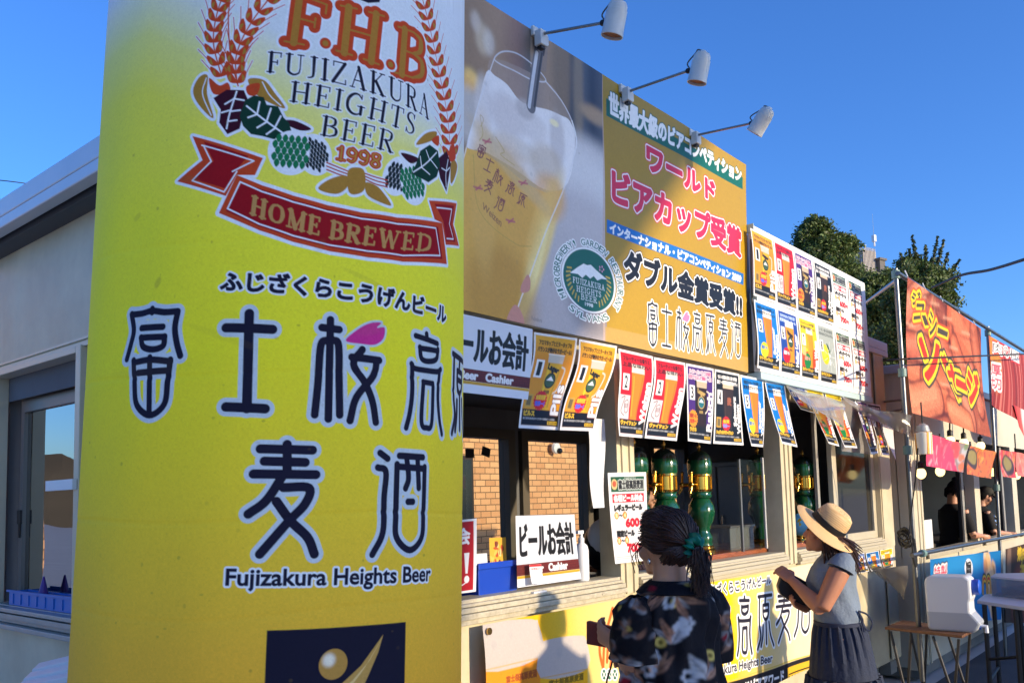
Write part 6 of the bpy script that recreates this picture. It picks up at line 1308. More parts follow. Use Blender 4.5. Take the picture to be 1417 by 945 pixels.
# -- woman in the straw hat
def woman_hat():
    p0 = Vector(atD(1160, 860, 4.70)); F = Fig((p0.x, p0.y), R_(112)); t = thing('person', 'woman in a straw hat, grey blue sleeveless top and navy tiered skirt', 'person', (p0.x, p0.y, GZ)); D = 4.70
    b = MB(); zs = 1.262
    torso(b, F, .86, zs, .165, .97); legs(b, F, GZ, .84)
    b.tube([F(0, -.0, zs - .03), F(0, .02, zs + .05), F(0, .045, zs + .11)], [.054, .048, .052], 16)
    c = Vector(atD(1138, 735, D)); P = head(b, F, c, .98, .10)
    shL, elL, wrL = Vector(atD(1162, 789, D - .14)), Vector(atD(1137, 842, D - .17)), Vector(atD(1096, 803, D + .06))
    limbs(b, [shL, (shL + elL) / 2, elL], [.056, .054, .048, .042]); limbs(b, [elL, (elL + wrL) / 2, wrL], [.043, .042, .032, .025]); hand(b, wrL, Vector(atD(1083, 791, D + .1)) - wrL, CF * 1.0 + CD * .6, .95, .7, .1, 1)
    shR = F(.165, 0, zs - .04); elR, wrR = F(.23, .08, 1.02), Vector(atD(1113, 842, D + .10))
    limbs(b, [shR, (shR + elR) / 2, elR], [.052, .050, .045, .040]); limbs(b, [elR, (elR + wrR) / 2, wrR], [.040, .038, .030, .025]); hand(b, wrR, Vector(atD(1100, 836, D + .08)) - wrR, -CD - CF * .4, .95, .6, .12, -1)
    body = b.build('body', SKIN2, t, True, remesh=.0065); face_bits(F, P, body, .98)
    TOP = mat('blue_grey_linen', (112, 126, 142), .85, noise=.12, nscale=14, bump=.3, bscale=60)
    def shell(keys, n=72, fold=0.0, nf=9, m=TOP, name='top', seed=0, par=None):
        rings = []
        zz = np.linspace(keys[0][0], keys[-1][0], 46); kz = [k[0] for k in keys]; sg = 1 if kz[0] < kz[-1] else -1
        for z in zz:
            hw, hd, y = [float(np.interp(sg * z, [sg * k for k in kz], [k[i] for k in keys])) for i in (1, 2, 3)]; r = F.ring(z, hw, hd, y, n); cc = F(0, y, z); o = []
            for i, p in enumerate(r):
                a = 2 * math.pi * i / n; f = fold * (math.sin(nf * a + seed + z * 3) + .6 * math.sin(nf * 1.7 * a + 2 * seed + z * 5)) * min(1, abs(z - keys[-1][0]) * 4 + .15) if fold else .004 * math.sin(7 * a + z * 25) + .004 * math.sin(3 * a - z * 31)
                o.append(p + (p - cc).normalized() * f)
            rings.append(o)
        mb = MB(); mb.loft(rings, False); return mb.build(name, m, par or t, True)
    top = shell([(.895, .158, .118, .0), (.93, .165, .122, .0), (1.02, .158, .118, .012), (1.12, .166, .128, .022), (1.19, .170, .120, .010), (1.235, .150, .098, -.002), (1.262, .095, .070, -.004), (1.285, .066, .060, .004)])
    b = MB(); d = (elL - shL).normalized(); u = d.cross(CF).normalized(); v = u.cross(d)
    b.loft([[shL + d * x + u * r * math.cos(a) + v * r * math.sin(a) for a in np.linspace(0, 2 * math.pi, 24, endpoint=False)] for x, r in ((-.10, .018), (-.075, .05), (-.04, .066), (-.008, .071), (-.006, .066))], False); b.build('cap_sleeve', TOP, top, True)
    NV = mat('navy_cotton', (32, 42, 64), .85, noise=.15, nscale=18, bump=.3, bscale=50)
    shell([(.905, .160, .120, .0), (.84, .178, .140, -.004), (.70, .205, .165, -.008), (.62, .216, .176, -.01)], 120, .006, 22, NV, 'skirt')
    sk = shell([(.62, .224, .184, -.01), (.5, .25, .21, -.012), (.36, .265, .225, -.015)], 140, .010, 26, NV, 'skirt_tier', 1); shell([(.365, .272, .232, -.015), (.2, .30, .26, -.02), (.08, .315, .275, -.02)], 150, .013, 28, NV, 'skirt_tier', 2)
    b = MB(); b.loft([F.ring(z, .163 + o, .123 + o, 0, 40) for z, o in ((.888, .0), (.892, .006), (.908, .006), (.912, .0))], False); wb = b.build('waist_tie', mat('navy_cord', (34, 42, 66), .8), t, True)
    w0 = Vector(atD(1189, 846, D - .12)); b = MB()
    for pts in ([(1188, 845), (1200, 850), (1207, 861), (1203, 872), (1195, 866), (1189, 848)], [(1188, 846), (1194, 858), (1193, 872), (1198, 888)]): b.tube([tuple(p) for p in crom([list(Vector(atD(x, y, D - .14))) for x, y in pts], 5)], .005, 6)
    b.build('bow', mat('navy_cord', (34, 42, 66), .8), wb, True)
    # hair
    b = MB(); k = P(0, -.025, .03); b.ell(P(0, -.03, -.0), (.076, .088, .075), 22, 14, F.rot); g = random.Random(8)
    for i in range(420):
        an = g.uniform(-1.9, 1.9); s0 = P(.074 * math.sin(an), -.02 - .070 * math.cos(an) * .9, -.03 + g.uniform(-.03, .02)); back = max(0, math.cos(an)); e = F(.14 * math.sin(an) * .8 + g.gauss(0, .02), -.115 * back - .0 + g.gauss(0, .015) + .03 * (1 - back), 1.20 + g.uniform(-.05, .10) + .04 * (1 - back)); mid = s0.lerp(e, .5) + (F.r * math.sin(an) - F.f * math.cos(an)) * .018
        pts = crom([list(s0), list(mid), list(e)], 5); b.tube([tuple(p) for p in pts], [.0038] * (len(pts) - 3) + [.0035, .003, .001], 5)
    b.build('hair', HAIRM, t, True)
    e0 = Vector(atD(1143.5, 748, D - .085)); b = MB(); b.tube([tuple(e0 + CR * .012 * math.cos(a) + CD * .018 * math.sin(a)) for a in np.linspace(0, 2 * math.pi, 20)], .0022, 6); b.build('earring', mat('gold', (226, 184, 96), .2, 1.0), t, True)
    # hat, tipped back
    bc = Vector(atD(1143.5, 729, D)); n = (CR * .545 - CD * .76 - CF * .36).normalized(); ua = (CR * .80 + CD * .60); ua = (ua - n * ua.dot(n)).normalized(); va = n.cross(ua)
    STRAW = bpy.data.materials.new('straw'); STRAW.use_nodes = True; tt = STRAW.node_tree; bb = tt.nodes['Principled BSDF']; bb.inputs['Roughness'].default_value = .7
    w_ = tt.nodes.new('ShaderNodeTexWave'); w_.wave_type = 'RINGS'; w_.rings_direction = 'SPHERICAL'; w_.inputs['Scale'].default_value = 60; w_.inputs['Distortion'].default_value = 1.5; cr = tt.nodes.new('ShaderNodeValToRGB'); cr.color_ramp.elements[0].color = (*map(float, lin((196, 156, 104))), 1); cr.color_ramp.elements[1].color = (*map(float, lin((226, 190, 138))), 1)
    tc = tt.nodes.new('ShaderNodeTexCoord'); mp = tt.nodes.new('ShaderNodeMapping'); mp.vector_type = 'POINT'
    tt.links.new(tc.outputs['Object'], mp.inputs[0]); tt.links.new(mp.outputs[0], w_.inputs[0]); tt.links.new(w_.outputs[0], cr.inputs[0]); tt.links.new(cr.outputs[0], bb.inputs[0]); bp = tt.nodes.new('ShaderNodeBump'); bp.inputs['Strength'].default_value = .3; bp.inputs['Distance'].default_value = .003; tt.links.new(w_.outputs[0], bp.inputs['Height']); tt.links.new(bp.outputs[0], bb.inputs['Normal'])
    hat = thing('straw_hat', 'wide brimmed straw hat with a black band on the woman at the counter', 'hat', tuple(bc)); q = bc
    mp.inputs['Location'].default_value = (0, 0, 0)
    def ring(r, h, ov=.90, wave=0.0): return [bc + ua * (r * math.cos(a)) + va * (r * ov * math.sin(a)) + n * (h + wave * math.cos(2 * a + .6)) for a in np.linspace(0, 2 * math.pi, 48, endpoint=False)]
    b = MB(); b.loft([ring(.188, -.018, .92, .010), ring(.184, -.014, .92, .010), ring(.15, .0, .92, .006), ring(.112, .006), ring(.100, .012), ring(.098, .03), ring(.093, .075), ring(.083, .105), ring(.062, .120), ring(.03, .119), ring(.005, .116)], False)
    b.loft([ring(.188, -.018, .92, .010), ring(.15, -.006, .92, .006), ring(.086, .0)], False); b.build('straw_body', STRAW, hat, True)
    b = MB(); b.loft([ring(.1035, .009), ring(.1045, .011), ring(.1005, .044), ring(.097, .045)], False); b.build('band', mat('black_ribbon', (20, 20, 22), .6), hat, True)
    # bag
    bag = thing('handbag', 'black bag clasped in both hands by the woman in the straw hat', 'bag', tuple(Vector(atD(1102, 818, D + .12))))
    pl = [(1077, 812), (1081, 800), (1090, 791), (1108, 800), (1128, 812), (1128, 840), (1118, 846), (1098, 835), (1080, 822)]; b = MB(); b.sheet([Vector(atD(x, y, D + .09)) for x, y in pl], CF, .05); b.build('bag_body', mat('black_leather', (22, 21, 22), .4, noise=.2, nscale=30), bag, bevel=.008)
    b = MB(); b.tube([tuple(Vector(atD(x, y, D + .04))) for x, y in ((1122, 808), (1132, 795), (1144, 780))], .006, 6); b.build('strap', mat('black_leather', (22, 21, 22), .4, noise=.2, nscale=30), bag)
woman_hat()

# -- plain figures: two waiting behind the viewer (their shadows fall on the counter), stall staff
def plain(pos, ang, zg, H, label, top, bottom, hairm, arms='down', cap=None, bun=False, sk=SKIN, wide=1.0):
    F = Fig(pos, ang); t = thing('person', label, 'person', (pos[0], pos[1], zg)); b = MB(); k = H / 1.62; Z = lambda z: zg + z * k
    torso(b, F, Z(.92), Z(1.34), .175 * wide, k * wide); legs(b, F, zg, Z(.88))
    b.tube([F(0, -.01, Z(1.30)), F(0, .012, Z(1.47))], [.056 * k, .054 * k], 14); nod = 0.0 if arms == 'down' else -.5; yy = .03 if arms == 'down' else .07; P = head(b, F, F(0, yy, Z(1.49)), k, nod)
    for q in (-1, 1):
        S_ = F(q * .18 * k * wide, 0, Z(1.29)); E_ = F(q * .23 * k * wide, -.02 if arms == 'down' else .06, Z(1.02)); W_ = F(q * .24 * k, .04, Z(.78)) if arms == 'down' else F(q * .12, .30, Z(1.0))
        limbs(b, [S_, S_.lerp(E_, .5), E_], [.052, .05, .044, .04]); limbs(b, [E_, E_.lerp(W_, .5), W_], [.042, .04, .03, .025]); hand(b, W_, Vector((0, 0, -1)) if arms == 'down' else F.f + Vector((0, 0, -.3)), -F.r * q, .95, .4, .1, q)
    body = b.build('body', sk, t, True, remesh=.008); face_bits(F, P, body, k)
    b = MB(); b.loft([F.ring(Z(z), hw * k * wide, hd * k * wide, y) for z, hw, hd, y in ((.82, .188, .138, -.01), (.95, .185, .135, 0), (1.1, .165, .125, .01), (1.22, .182, .125, .01), (1.29, .175, .11, 0), (1.325, .12, .085, -.01), (1.36, .068, .062, -.01))], False); tp = b.build('shirt', top, t, True)
    for q in (-1, 1):
        S_ = F(q * .165 * k * wide, 0, Z(1.29)); E_ = F(q * .225 * k * wide, -.015 if arms == 'down' else .05, Z(1.05)); b = MB(); limbs(b, [S_, S_.lerp(E_, .5), E_], [.06, .068, .066, .062]); b.build('sleeve', top, tp, True)
    for q in (-1, 1):
        b = MB(); limbs(b, [F(q * .09, 0, Z(.9)), F(q * .095, .02, Z(.48)), F(q * .095, 0, Z(.12))], [.10, .085, .075, .07]); b.build('trouser_leg', bottom, t, True)
    b = MB(); b.ell(P(0, -.028, .03), (.084 * k, .096 * k, .096 * k), 22, 14, F.rot)
    g = random.Random(int(pos[0] * 10))
    for i in range(60): an = g.uniform(-1.7, 1.7); s0 = P(.08 * math.sin(an), -.03 - .07 * math.cos(an), .04); b.tube([s0, P(.092 * math.sin(an), -.035 - .09 * math.cos(an), -.02), P(.085 * math.sin(an), -.03 - .075 * math.cos(an), -.085)], [.007, .008, .003], 5)
    if bun: b.ell(P(0, -.075, .115), (.042, .042, .038), 14, 10)
    b.build('hair', hairm, t, True)
    if cap:
        b = MB(); b.ell(P(0, -.015, .05), (.088 * k, .102 * k, .080 * k), 20, 12, F.rot); b.loft([[P(.075 * math.cos(a), .05 + (.06 + o) * math.sin(a), .055 + z) for a in np.linspace(0, math.pi, 10)] for o, z in ((0, .012), (.055, -.012), (.055, -.017), (0, .004))]); b.build('cap', cap, t, True)
    return t
BLK = mat('black_tshirt', (20, 20, 22), .85, noise=.2); GRYT = mat('grey_tshirt', (120, 122, 128), .85); JEAN = mat('denim', (44, 58, 84), .85, noise=.2)
plain((3.70, .28), R_(80), GZ, 1.80, 'person in a grey shirt standing behind the viewer\'s right shoulder', GRYT, JEAN, HAIRK, wide=1.12)
plain((6.12, .80), R_(95), GZ - .05, 1.58, 'person in a black shirt waiting further along outside the right edge', BLK, JEAN, HAIRK)
# ------------------------------------------------------------------ brick building beyond, seen through the back windows
def brick():
    m = bpy.data.materials.new('tan_brick'); m.use_nodes = True; t = m.node_tree; b = t.nodes['Principled BSDF']; b.inputs['Roughness'].default_value = .85
    tc = t.nodes.new('ShaderNodeTexCoord'); sp = t.nodes.new('ShaderNodeSeparateXYZ'); cb = t.nodes.new('ShaderNodeCombineXYZ'); t.links.new(tc.outputs['Object'], sp.inputs[0]); t.links.new(sp.outputs[0], cb.inputs[0]); t.links.new(sp.outputs[2], cb.inputs[1])
    br = t.nodes.new('ShaderNodeTexBrick'); br.inputs['Scale'].default_value = 1.0; br.inputs['Brick Width'].default_value = .36; br.inputs['Row Height'].default_value = .15; br.inputs['Mortar Size'].default_value = .012
    br.inputs['Color1'].default_value = (*map(float, lin((232, 178, 126))), 1); br.inputs['Color2'].default_value = (*map(float, lin((208, 150, 102))), 1); br.inputs['Mortar'].default_value = (*map(float, lin((120, 90, 66))), 1)
    t.links.new(cb.outputs[0], br.inputs[0]); t.links.new(br.outputs[0], b.inputs['Base Color'])
    th = thing('brick_building', 'tan brick building seen through the stall\'s back windows', 'building', (16, 14, GZ))
    b_ = MB(); b_.b2(-2, 40, 14, 18, -.4, 5.2); b_.build('wall', m, th)
    for x, w in ((13.2, 1.8), (20.5, 2.0), (27, 2.4)):
        b_ = MB(); b_.b2(x, x + w, 13.96, 13.995, -.2, 2.7); f = b_.build('window', mat('bronze_frame', (60, 48, 40), .4, .4), th); b_ = MB(); b_.b2(x + .08, x + w - .08, 13.94, 13.958, .4, 2.6); b_.build('pane', DARKW, f)
    c = onY(767, 620, 13.9); th = thing('security_camera', 'small white security camera on the sunlit brick wall', 'camera', tuple(c)); b_ = MB(); b_.lathe([(0, 0), (.14, .01), (.16, .05), (.14, .10), (0, .12)], Vector(c), 16, Vector((0, -1, 0))); b_.build('housing', mat('white_plastic', (224, 226, 228), .35), th, True); b_ = MB(); b_.ell(Vector(c) + Vector((.05, -.14, -.08)), (.08, .08, .08), 12, 8); b_.build('lens', DARKW, th, True)
brick()
# ------------------------------------------------------------------ clear plastic sheets blowing in front of the posters
VIN = glass_mat('clear_vinyl', (196, 194, 190), .05, .12, .5, (176, 170, 164))
def vinyl(label, rows, name='vinyl_sheet'):
    """rows: lists of (px, py, Y) from the pinned edge outwards"""
    R_w = [[Yv(x, y, Y) for x, y, Y in r] for r in rows]; R_s = [crom([list(p) for p in r], 6) for r in R_w]; n = len(R_s[0]); cols = [crom([r[j] for r in R_s], 5) for j in range(n)]
    P = np.stack(cols, 1); P[..., 1] += .006 * np.sin(np.arange(P.shape[0])[:, None] * .9 + np.arange(P.shape[1])[None] * .45)
    o = grid_mesh(name, P, np.ones_like(P) * .6, VIN, None, tuple(P[0, 0])); tag(o, label, 'plastic sheet'); return o
vinyl('clear plastic sheet blown sideways over the yellow plum beer posters', [[(1087, 532, 2.56), (1113, 541, 2.55), (1140, 548, 2.54), (1168, 556, 2.53)], [(1098, 543, 2.5), (1123, 556, 2.44), (1146, 564, 2.42), (1169, 568, 2.42)], [(1112, 556, 2.45), (1130, 568, 2.38), (1150, 578, 2.36), (1167, 592, 2.36)]])
vinyl('clear plastic sheet streaming to the right past the end of the stall', [[(1164, 547, 2.55), (1184, 556, 2.5), (1214, 568, 2.35), (1238, 569, 2.2), (1261, 575, 2.05)], [(1176, 560, 2.52), (1196, 568, 2.46), (1218, 577, 2.32), (1240, 583, 2.2), (1260, 588, 2.05)], [(1190, 571, 2.5), (1206, 581, 2.44), (1223, 586, 2.3), (1242, 597, 2.2), (1259, 602, 2.05)]])
vinyl('dull plastic sheet hanging down over the top of the closed window', [[(1164, 548, 2.6), (1184, 556, 2.6), (1206, 562, 2.6)], [(1165, 590, 2.62), (1188, 594, 2.62), (1213, 598, 2.62)], [(1165, 624, 2.6), (1190, 627, 2.6), (1212, 629, 2.58)]])
vinyl('clear plastic corner flapping low beside the small posters, right of the straw hat woman', [[(1196, 778, 2.6), (1218, 784, 2.5), (1236, 784, 2.4), (1257, 782, 2.3)], [(1208, 790, 2.6), (1224, 796, 2.5), (1240, 800, 2.42), (1255, 808, 2.34)], [(1222, 802, 2.6), (1232, 809, 2.52), (1243, 818, 2.46), (1250, 830, 2.4)]])
o = grid_mesh('paper_flap', sheet_grid(np.zeros((20, 10, 3)), (1221, 586), (1236, 592), (1240, 637), (1228, 612), 2.5, 2.45), np.full((20, 10, 3), .72), PAPER, None, tuple(Yv(1221, 586, 2.5))); tag(o, 'blank white paper flapping at the right end of the poster row', 'paper')
for kind, lb, q in (('heller', 'small navy poster low on the wall behind the straw hat woman\'s shoulder', ((1186, 766.5), (1196, 764.5), (1203, 790), (1189, 793))), ('summer', 'small blue poster low on the wall under the closed window', ((1198, 765), (1216, 761.5), (1222, 787), (1206, 790))), ('fruit', 'small yellow poster low at the wall\'s right corner', ((1217.5, 761), (1235, 757.5), (1236.5, 784), (1224, 787)))):
    hang(kind, lb, q[0], q[1], q[2], q[3], 2.668, 2.655, 'small posters low on the wall')
# ------------------------------------------------------------------ the next stall along
Y2 = 2.62; B2 = -.28
CR2 = mat('cream_paint_two', (204, 196, 172), .45, noise=.1, nscale=3, bump=.05, bscale=14)
def stall2():
    t = thing('food_stall', 'cream container stall on the right with open windows and food banners', 'stall', (9.25, Y2, B2)); zs, zt, top = .96, 2.2, 2.80
    b = MB(); b.b2(9.25, 17, Y2, Y2 + .06, B2 + .12, zs - .04); b.b2(9.25, 17, Y2, Y2 + .06, zt, top)
    for a, c in ((9.25, 9.71), (12.0, 12.28), (14.3, 14.62), (16.7, 17)): b.b2(a, c, Y2 - .012, Y2 + .1, zs - .04, zt)
    b.b2(9.25, 9.31, Y2 + .06, 4.9, B2 + .12, top); b.b2(9.25, 17, 4.9, 4.95, B2 + .12, top); b.b2(16.95, 17, Y2 + .06, 4.9, B2, top); b.b2(9.242, 9.25, Y2 + .0, Y2 + .09, B2 + .1, top)
    for x in (9.32, 9.5, 9.62): b.b2(x, x + .03, Y2 - .022, Y2 - .012, B2 + .12, top)
    b.build('wall', CR2, t)
    b = MB()
    for x in np.arange(2.9, 4.8, .24): b.b2(9.238, 9.25, x, x + .012, B2 + .14, top - .05)
    b.build('wall_rib', mat('rib_grey', (150, 148, 140), .5), t)
    b = MB(); b.b2(9.2, 17.1, Y2 - .04, 5.0, top, top + .09); b.build('roof', mat('roof_trim', (198, 200, 204), .35, .25), t, bevel=.006)
    b = MB(); b.b2(9.32, 16.94, Y2 + .08, 4.88, B2 + .12, B2 + .16); b.b2(9.32, 16.94, Y2 + .08, 4.88, 2.3, 2.34); b.b2(9.315, 9.33, Y2 + .1, 4.88, B2 + .16, 2.3); b.b2(9.33, 16.94, 4.86, 4.895, B2 + .16, 2.3); b.build('lining', mat('grey_blue_lining', (96, 102, 112), .7, noise=.1, nscale=2), t)
    b = MB(); b.b2(9.3, 17, Y2 + .02, 4.8, B2 + .01, B2 + .115); b.build('base', mat('base_beam', (120, 118, 110), .7, noise=.2), t)
    for x0, x1 in ((9.71, 12.0), (12.28, 14.3), (14.62, 16.7)):
        b = MB(); b.b2(x0, x1, Y2 - .03, Y2 + .1, zs - .04, zs); b.b2(x0, x1, Y2 - .045, Y2 - .031, zs - .07, zs - .02); b.build('sill', ALU, t, bevel=.004)
        w = MB(); w.b2(x1 - .32, x1 - .22, Y2 + .06, Y2 + .1, zs, zt); f = w.build('window', GREYP, t); w = MB(); w.b2(x1 - .36, x1 - .322, Y2 + .07, Y2 + .11, zs, zt); w.build('inner_sash', DARKFR, f)
stall2()
stt = thing('prep_table', 'low table with trays inside the food stall window', 'table', (12.5, 3.3, B2 + .16)); b = MB(); b.b2(9.9, 16.4, 3.0, 3.7, .90, .94); b.build('table_top', mat('dark_laminate', (70, 66, 62), .5), stt)
for x in (10, 16.2):
    for y in (3.05, 3.6):
        b = MB(); b.b2(x, x + .05, y, y + .05, B2 + .16, .90); b.build('leg', DARKFR, stt)
q = Yv(1316, 746, 2.95); t = thing('menu_box', 'pink and brown food box on the food stall sill', 'box', (q.x, q.y, .96))
b = MB(); b.box((q.x, 2.9, 1.0), (.5, .16, .12), Matrix.Rotation(.3, 3, 'X')); b.build('box_body', mat('brown_card', (110, 74, 54), .7), t); b = MB(); b.box((q.x - .05, 2.84, 1.07), (.18, .1, .01), Matrix.Rotation(.3, 3, 'X')); b.build('label_card', mat('pink_card', (206, 120, 130), .6), t)
q = Yv(1288, 742, 2.72); o = MB().b2(9.75, 10.35, 2.70, 2.715, .97, 1.28).build('white_panel', mat('board_white', (232, 232, 230), .4), org=(10, 2.7, .97)); tag(o, 'plain white splash board on the food stall sill', 'board')
q = Yv(1372, 712, 3.2); t = thing('foil_tray', 'pile of foil wrapped food on the food stall table', 'tray', (q.x, q.y, .94)); g = random.Random(5); b = MB(); b.b2(q.x - .9, q.x + .9, 3.05, 3.45, .94, .98); b.build('tray_body', mat('steel', (190, 190, 190), .25, .9), t)
b = MB()
for i in range(26): b.ell((q.x + g.uniform(-.8, .8), g.uniform(3.1, 3.4), 1.0 + g.uniform(0, .14)), (.09, .06, .05), 8, 6)
b.build('foil', mat('foil', (206, 206, 206), .25, .95), t)
plain((11.95, 2.86), R_(320), B2 + .16, 1.84, 'stall worker in black with hair in a bun, bending behind the food stall window', BLK, BLK, HAIRK, 'work', None, True)
plain((13.9, 2.95), R_(300), B2 + .16, 1.76, 'stall worker in a dark cap behind the food stall\'s second window', BLK, BLK, HAIRK, 'work', mat('olive_cap', (44, 42, 34), .8))
q = onY(888, 655, 3.75); plain((float(q[0]), 3.75), R_(285), .03, 1.66, 'bar worker in dark red shadow behind the beer towers', mat('dark_red_shirt', (88, 26, 22), .8), BLK, HAIRK)
# ------------------------------------------------------------------ scaffold frame and the banners on it
STEEL = mat('galvanised', (112, 114, 116), .35, .85, noise=.15, nscale=14)
def yz(px, py, Y): return Yv(px, py, Y)
def pole(name, label, a, b_, r=.024, clips=(), cat='pole', grp='scaffold poles of the banner frame'):
    t = thing(name, label, cat, tuple(a)); m = MB(); m.tube([a, b_], r, 12); m.build('tube', STEEL, t, True)
    for k in clips:
        c = Vector(a).lerp(Vector(b_), k); m = MB(); m.lathe([(r + .001, -.04), (r + .014, -.035), (r + .014, .035), (r + .001, .04)], c, 14, (Vector(b_) - Vector(a)).normalized()); m.build('clamp', mat('teal_clamp', (110, 140, 132), .5), t, True)
    return t
FY = 2.2
p1t, p1b = yz(1239, 372, FY), yz(1276.5, 942, FY); p1b.z = max(p1b.z, -.3)
pole('scaffold_pole', 'tall steel scaffold pole in the gap between the two stalls', p1b, p1t, .021, (.55, .74, .985))
p2t, p2b = yz(1366.5, 452, FY), yz(1390, 880, FY); p2b.z = -.29
pole('scaffold_pole', 'scaffold pole right of the sausage banner', p2b, p2t, .021, (.5, .98))
pole('scaffold_rail', 'sloping top rail that carries the sausage banner', yz(1242, 378, FY - .03), yz(1424, 490, FY - .03), .02, (), 'rail')
pole('scaffold_rail', 'rail at sill height that carries the blue banner', yz(1262, 768, FY - .04), yz(1425, 737, FY - .04), .018, (.06,), 'rail')
pole('scaffold_rail', 'thin rail running back from the tall pole towards the trees', yz(1240, 388, FY), yz(1192, 423, 4.2), .018, (), 'rail')
pole('scaffold_rail', 'short rail joining the tall pole to the poster board', yz(1253, 553, FY), yz(1222, 556, 2.72), .012, (), 'rail'); pole('scaffold_rail', 'lower short rail joining the tall pole to the beer stall', yz(1254, 566, FY), yz(1222, 572, 2.72), .012, (), 'rail')
def px_cv(quad, Y, ppm, col):
    """canvas on the plane Y that covers the picture quad TL TR BR BL"""
    q = np.array([onY(x, y, Y) for x, y in quad]); A, B, C, D = q[:, [0, 2]]; W_, H_ = int(np.linalg.norm(B - A) * ppm), int(np.linalg.norm(D - A) * ppm)
    def T(P):
        P = np.asarray(P, float); w = onY(P[:, 0], P[:, 1], Y)[:, [0, 2]]; u = np.full(len(P), .5); v = np.full(len(P), .5)
        for _ in range(8):
            f = A * ((1 - u) * (1 - v))[:, None] + B * (u * (1 - v))[:, None] + C * (u * v)[:, None] + D * ((1 - u) * v)[:, None] - w
            du = (B - A) * (1 - v)[:, None] + (C - D) * v[:, None]; dv = (D - A) * (1 - u)[:, None] + (C - B) * u[:, None]; det = du[:, 0] * dv[:, 1] - du[:, 1] * dv[:, 0]
            u = u - (f[:, 0] * dv[:, 1] - f[:, 1] * dv[:, 0]) / det; v = v - (du[:, 0] * f[:, 1] - du[:, 1] * f[:, 0]) / det
        return np.stack([u * (W_ - 1), v * (H_ - 1)], 1)
    cv = Cv(W_, H_, col, T); u, v = np.meshgrid(np.linspace(0, 1, W_), np.linspace(0, 1, H_)); X = A[0] * (1 - u) * (1 - v) + B[0] * u * (1 - v) + C[0] * u * v + D[0] * (1 - u) * v; Z = A[1] * (1 - u) * (1 - v) + B[1] * u * (1 - v) + C[1] * u * v + D[1] * (1 - u) * v
    return cv, np.stack([X, np.full_like(X, Y), Z], -1), u, v
S_ = lambda p: np.stack([1180 + np.asarray(p, float)[:, 0] / 3.937, 360 + np.asarray(p, float)[:, 1] / 3.937], 1)
